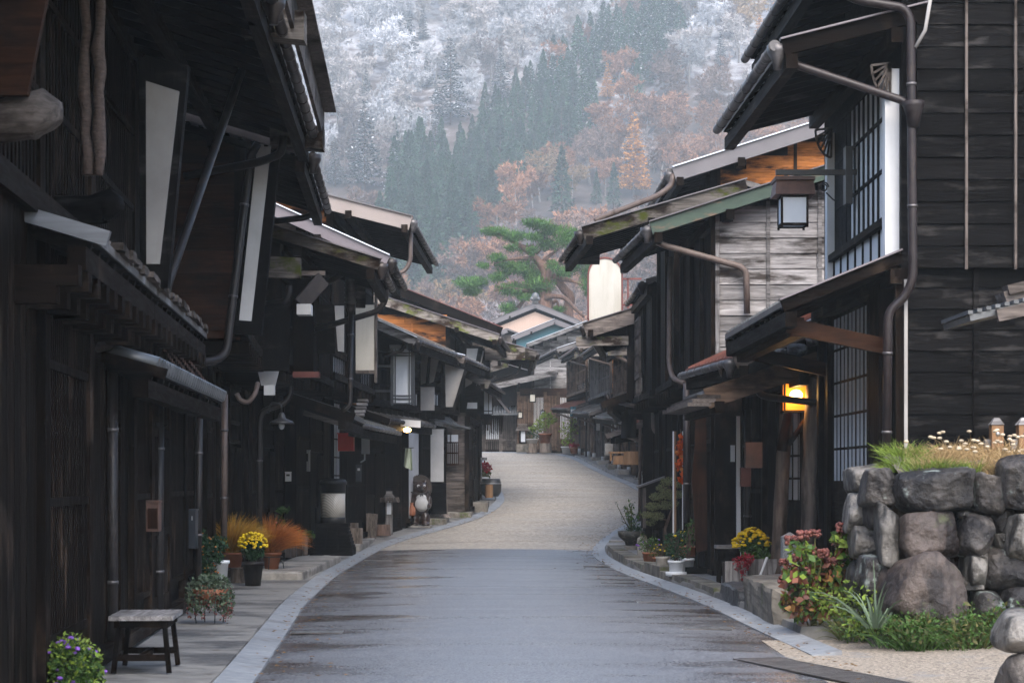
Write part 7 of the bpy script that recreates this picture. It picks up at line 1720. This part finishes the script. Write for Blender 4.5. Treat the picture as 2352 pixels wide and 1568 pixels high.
def solve(px, py):     # where on the slope a picture point lies
    lo, hi = 300, 755
    for _ in range(40):
        y = (lo+hi)/2; x = PX(px,y)
        if HY-F*(hillz(x,y)-EYE)/y > py: lo = y
        else: hi = y
    return PX(px,lo), lo
def forest():
    taken = []
    SP = [  # picture x, y of the foot, kind, height in picture units, label
     (1035,285,'fir',205,'tallest snow dusted fir standing out in the middle of the frosted slope'),(838,440,'fir',215,'tall snowy fir above the left rooftops'),(770,430,'fir',120,'small snowy fir left of the tall one above the rooftops'),(905,445,'fir',110,None),
     (940,130,'fir',110,None),(1150,235,'fir',130,None),(1455,455,'larch',205,'large golden orange larch glowing among the russet trees'),(1745,140,'larch',110,None),(1790,80,'larch',130,None),
     (1655,160,'fir',90,None),(1290,500,'cedar',170,'lone tall cedar among the russet trees'),(1410,480,'cedar',110,None),(1370,470,'cedar',80,None),(1000,330,'fir',90,None),(1720,90,'ochre',100,None),(1420,215,'russet',110,None),(1395,230,'larch',90,None)]
    HT = dict(frost=12,frostw=11.5,grey=11.5,russet=11,plum=11,ochre=10.5,cedar=15,cedars=14,fir=18,larch=17)
    for px, py, k, hp, lb in SP:
        x, y = solve(px, py); plant_tree(k, x, y, hp*y/F/HT[k], lb); taken.append((x,y,6.0 if hp > 150 else 3.5))
    cnt = {}
    yy = 318.0
    while yy < 690:                     # the planted cedars stand in close rows
        xx = PX(860,yy)
        while xx < PX(1600,yy):
            x = xx+U(-1.3,1.3); y = yy+U(-1.6,1.6); xx += 4.1
            px = CX+F*x/y; py = HY-F*(hillz(x,y)-EYE)/y; j = U(-12,12)
            if not inpoly(px+j, py-40+j, BAND) or any(abs(x-a) < c and -c*4.5 < y-b < c for a, b, c in taken) or random.random() < .05: continue
            k = 'cedars' if (py < 230 or (px > 1150 and py < 340 and random.random() < .5)) else 'cedar'
            if cnt.get('cedar',0)+cnt.get('cedars',0) >= 292: continue
            cnt[k] = cnt.get(k,0)+1; plant_tree(k, x, y, U(.7,1.0))
        yy += 5.4
    yy = 318.0
    while yy < 668:
        step = 8.6; xx = PX(560,yy); xe = PX(2020,yy)
        while xx < xe:
            x = xx+U(-2.4,2.4); y = yy+U(-2.6,2.6); xx += step*(1 if True else 1)
            px = CX+F*x/y; py = HY-F*(hillz(x,y)-EYE)/y; mid = py-78
            if py < -70: continue
            if any(abs(x-a) < c and -c*4.5 < y-b < c for a, b, c in taken): continue
            j = U(-25,25); shade = any(abs(x-a) < c+3 and -52 < y-b < 0 for a, b, c in taken if c > 5)
            if inpoly(px+j*.4, py-56+j*.4, BAND): continue
            if px < 1500 and mid < 600-(px-640)*.72+j*2:      # frosted side
                sc = U(.9,1.5)
                q = random.random()
                if mid > 330+j: k = 'grey' if q < .55 else 'plum' if q < .8 else 'fir' if q < .9 else 'frostw'; sc = U(.8,1.15)
                else: k = 'frost' if q < .52 else 'frostw' if q < .84 else 'grey' if q < .90 else 'fir'; 
                if k == 'fir': sc = U(.35,.6)
            else:
                q = random.random(); sc = U(.9,1.4)
                if px > 1560 and mid < 190 and q < .5: k = 'frostw' if q < .3 else 'frost'
                else: k = 'russet' if q < .42 else 'plum' if q < .78 else 'grey' if q < .86 else 'ochre' if q < .94 else 'cedar'
                if k == 'cedar': sc = U(.4,.6)
            if cnt.get(k,0) >= 296: continue
            if k in ('cedar','cedars') and False: continue
            cnt[k] = cnt.get(k,0)+1; plant_tree(k, x, y, sc*(.45 if shade else 1))
        yy += 8.2
    for k, vs in KIND.items():          # prototypes never planted
        for i, r in enumerate(vs):
            if (k,i) not in USED:
                for ch in list(r.children): bpy.data.objects.remove(ch)
                bpy.data.objects.remove(r)
    print('TREES', cnt)
forest()
# ================================================================== moist air
def haze(d):
    m = MB(); m.box2((-300,-70,-2.2), (320,770,262)); o = m.build('haze', None); struct(o, 'stuff')
    mt = bpy.data.materials.new('haze_air'); mt.use_nodes = True; nt = mt.node_tree
    for n in list(nt.nodes):
        if n.type != 'OUTPUT_MATERIAL': nt.nodes.remove(n)
    v = nt.nodes.new('ShaderNodeVolumePrincipled'); v.inputs['Color'].default_value = (.80,.90,.96,1); v.inputs['Density'].default_value = d; v.inputs['Anisotropy'].default_value = 0
    nt.links.new(v.outputs[0], nt.nodes['Material Output'].inputs['Volume']); o.data.materials.append(mt)
haze(HAZE)
for o in list(SC.objects):
    if '_o' in o: del o['_o']
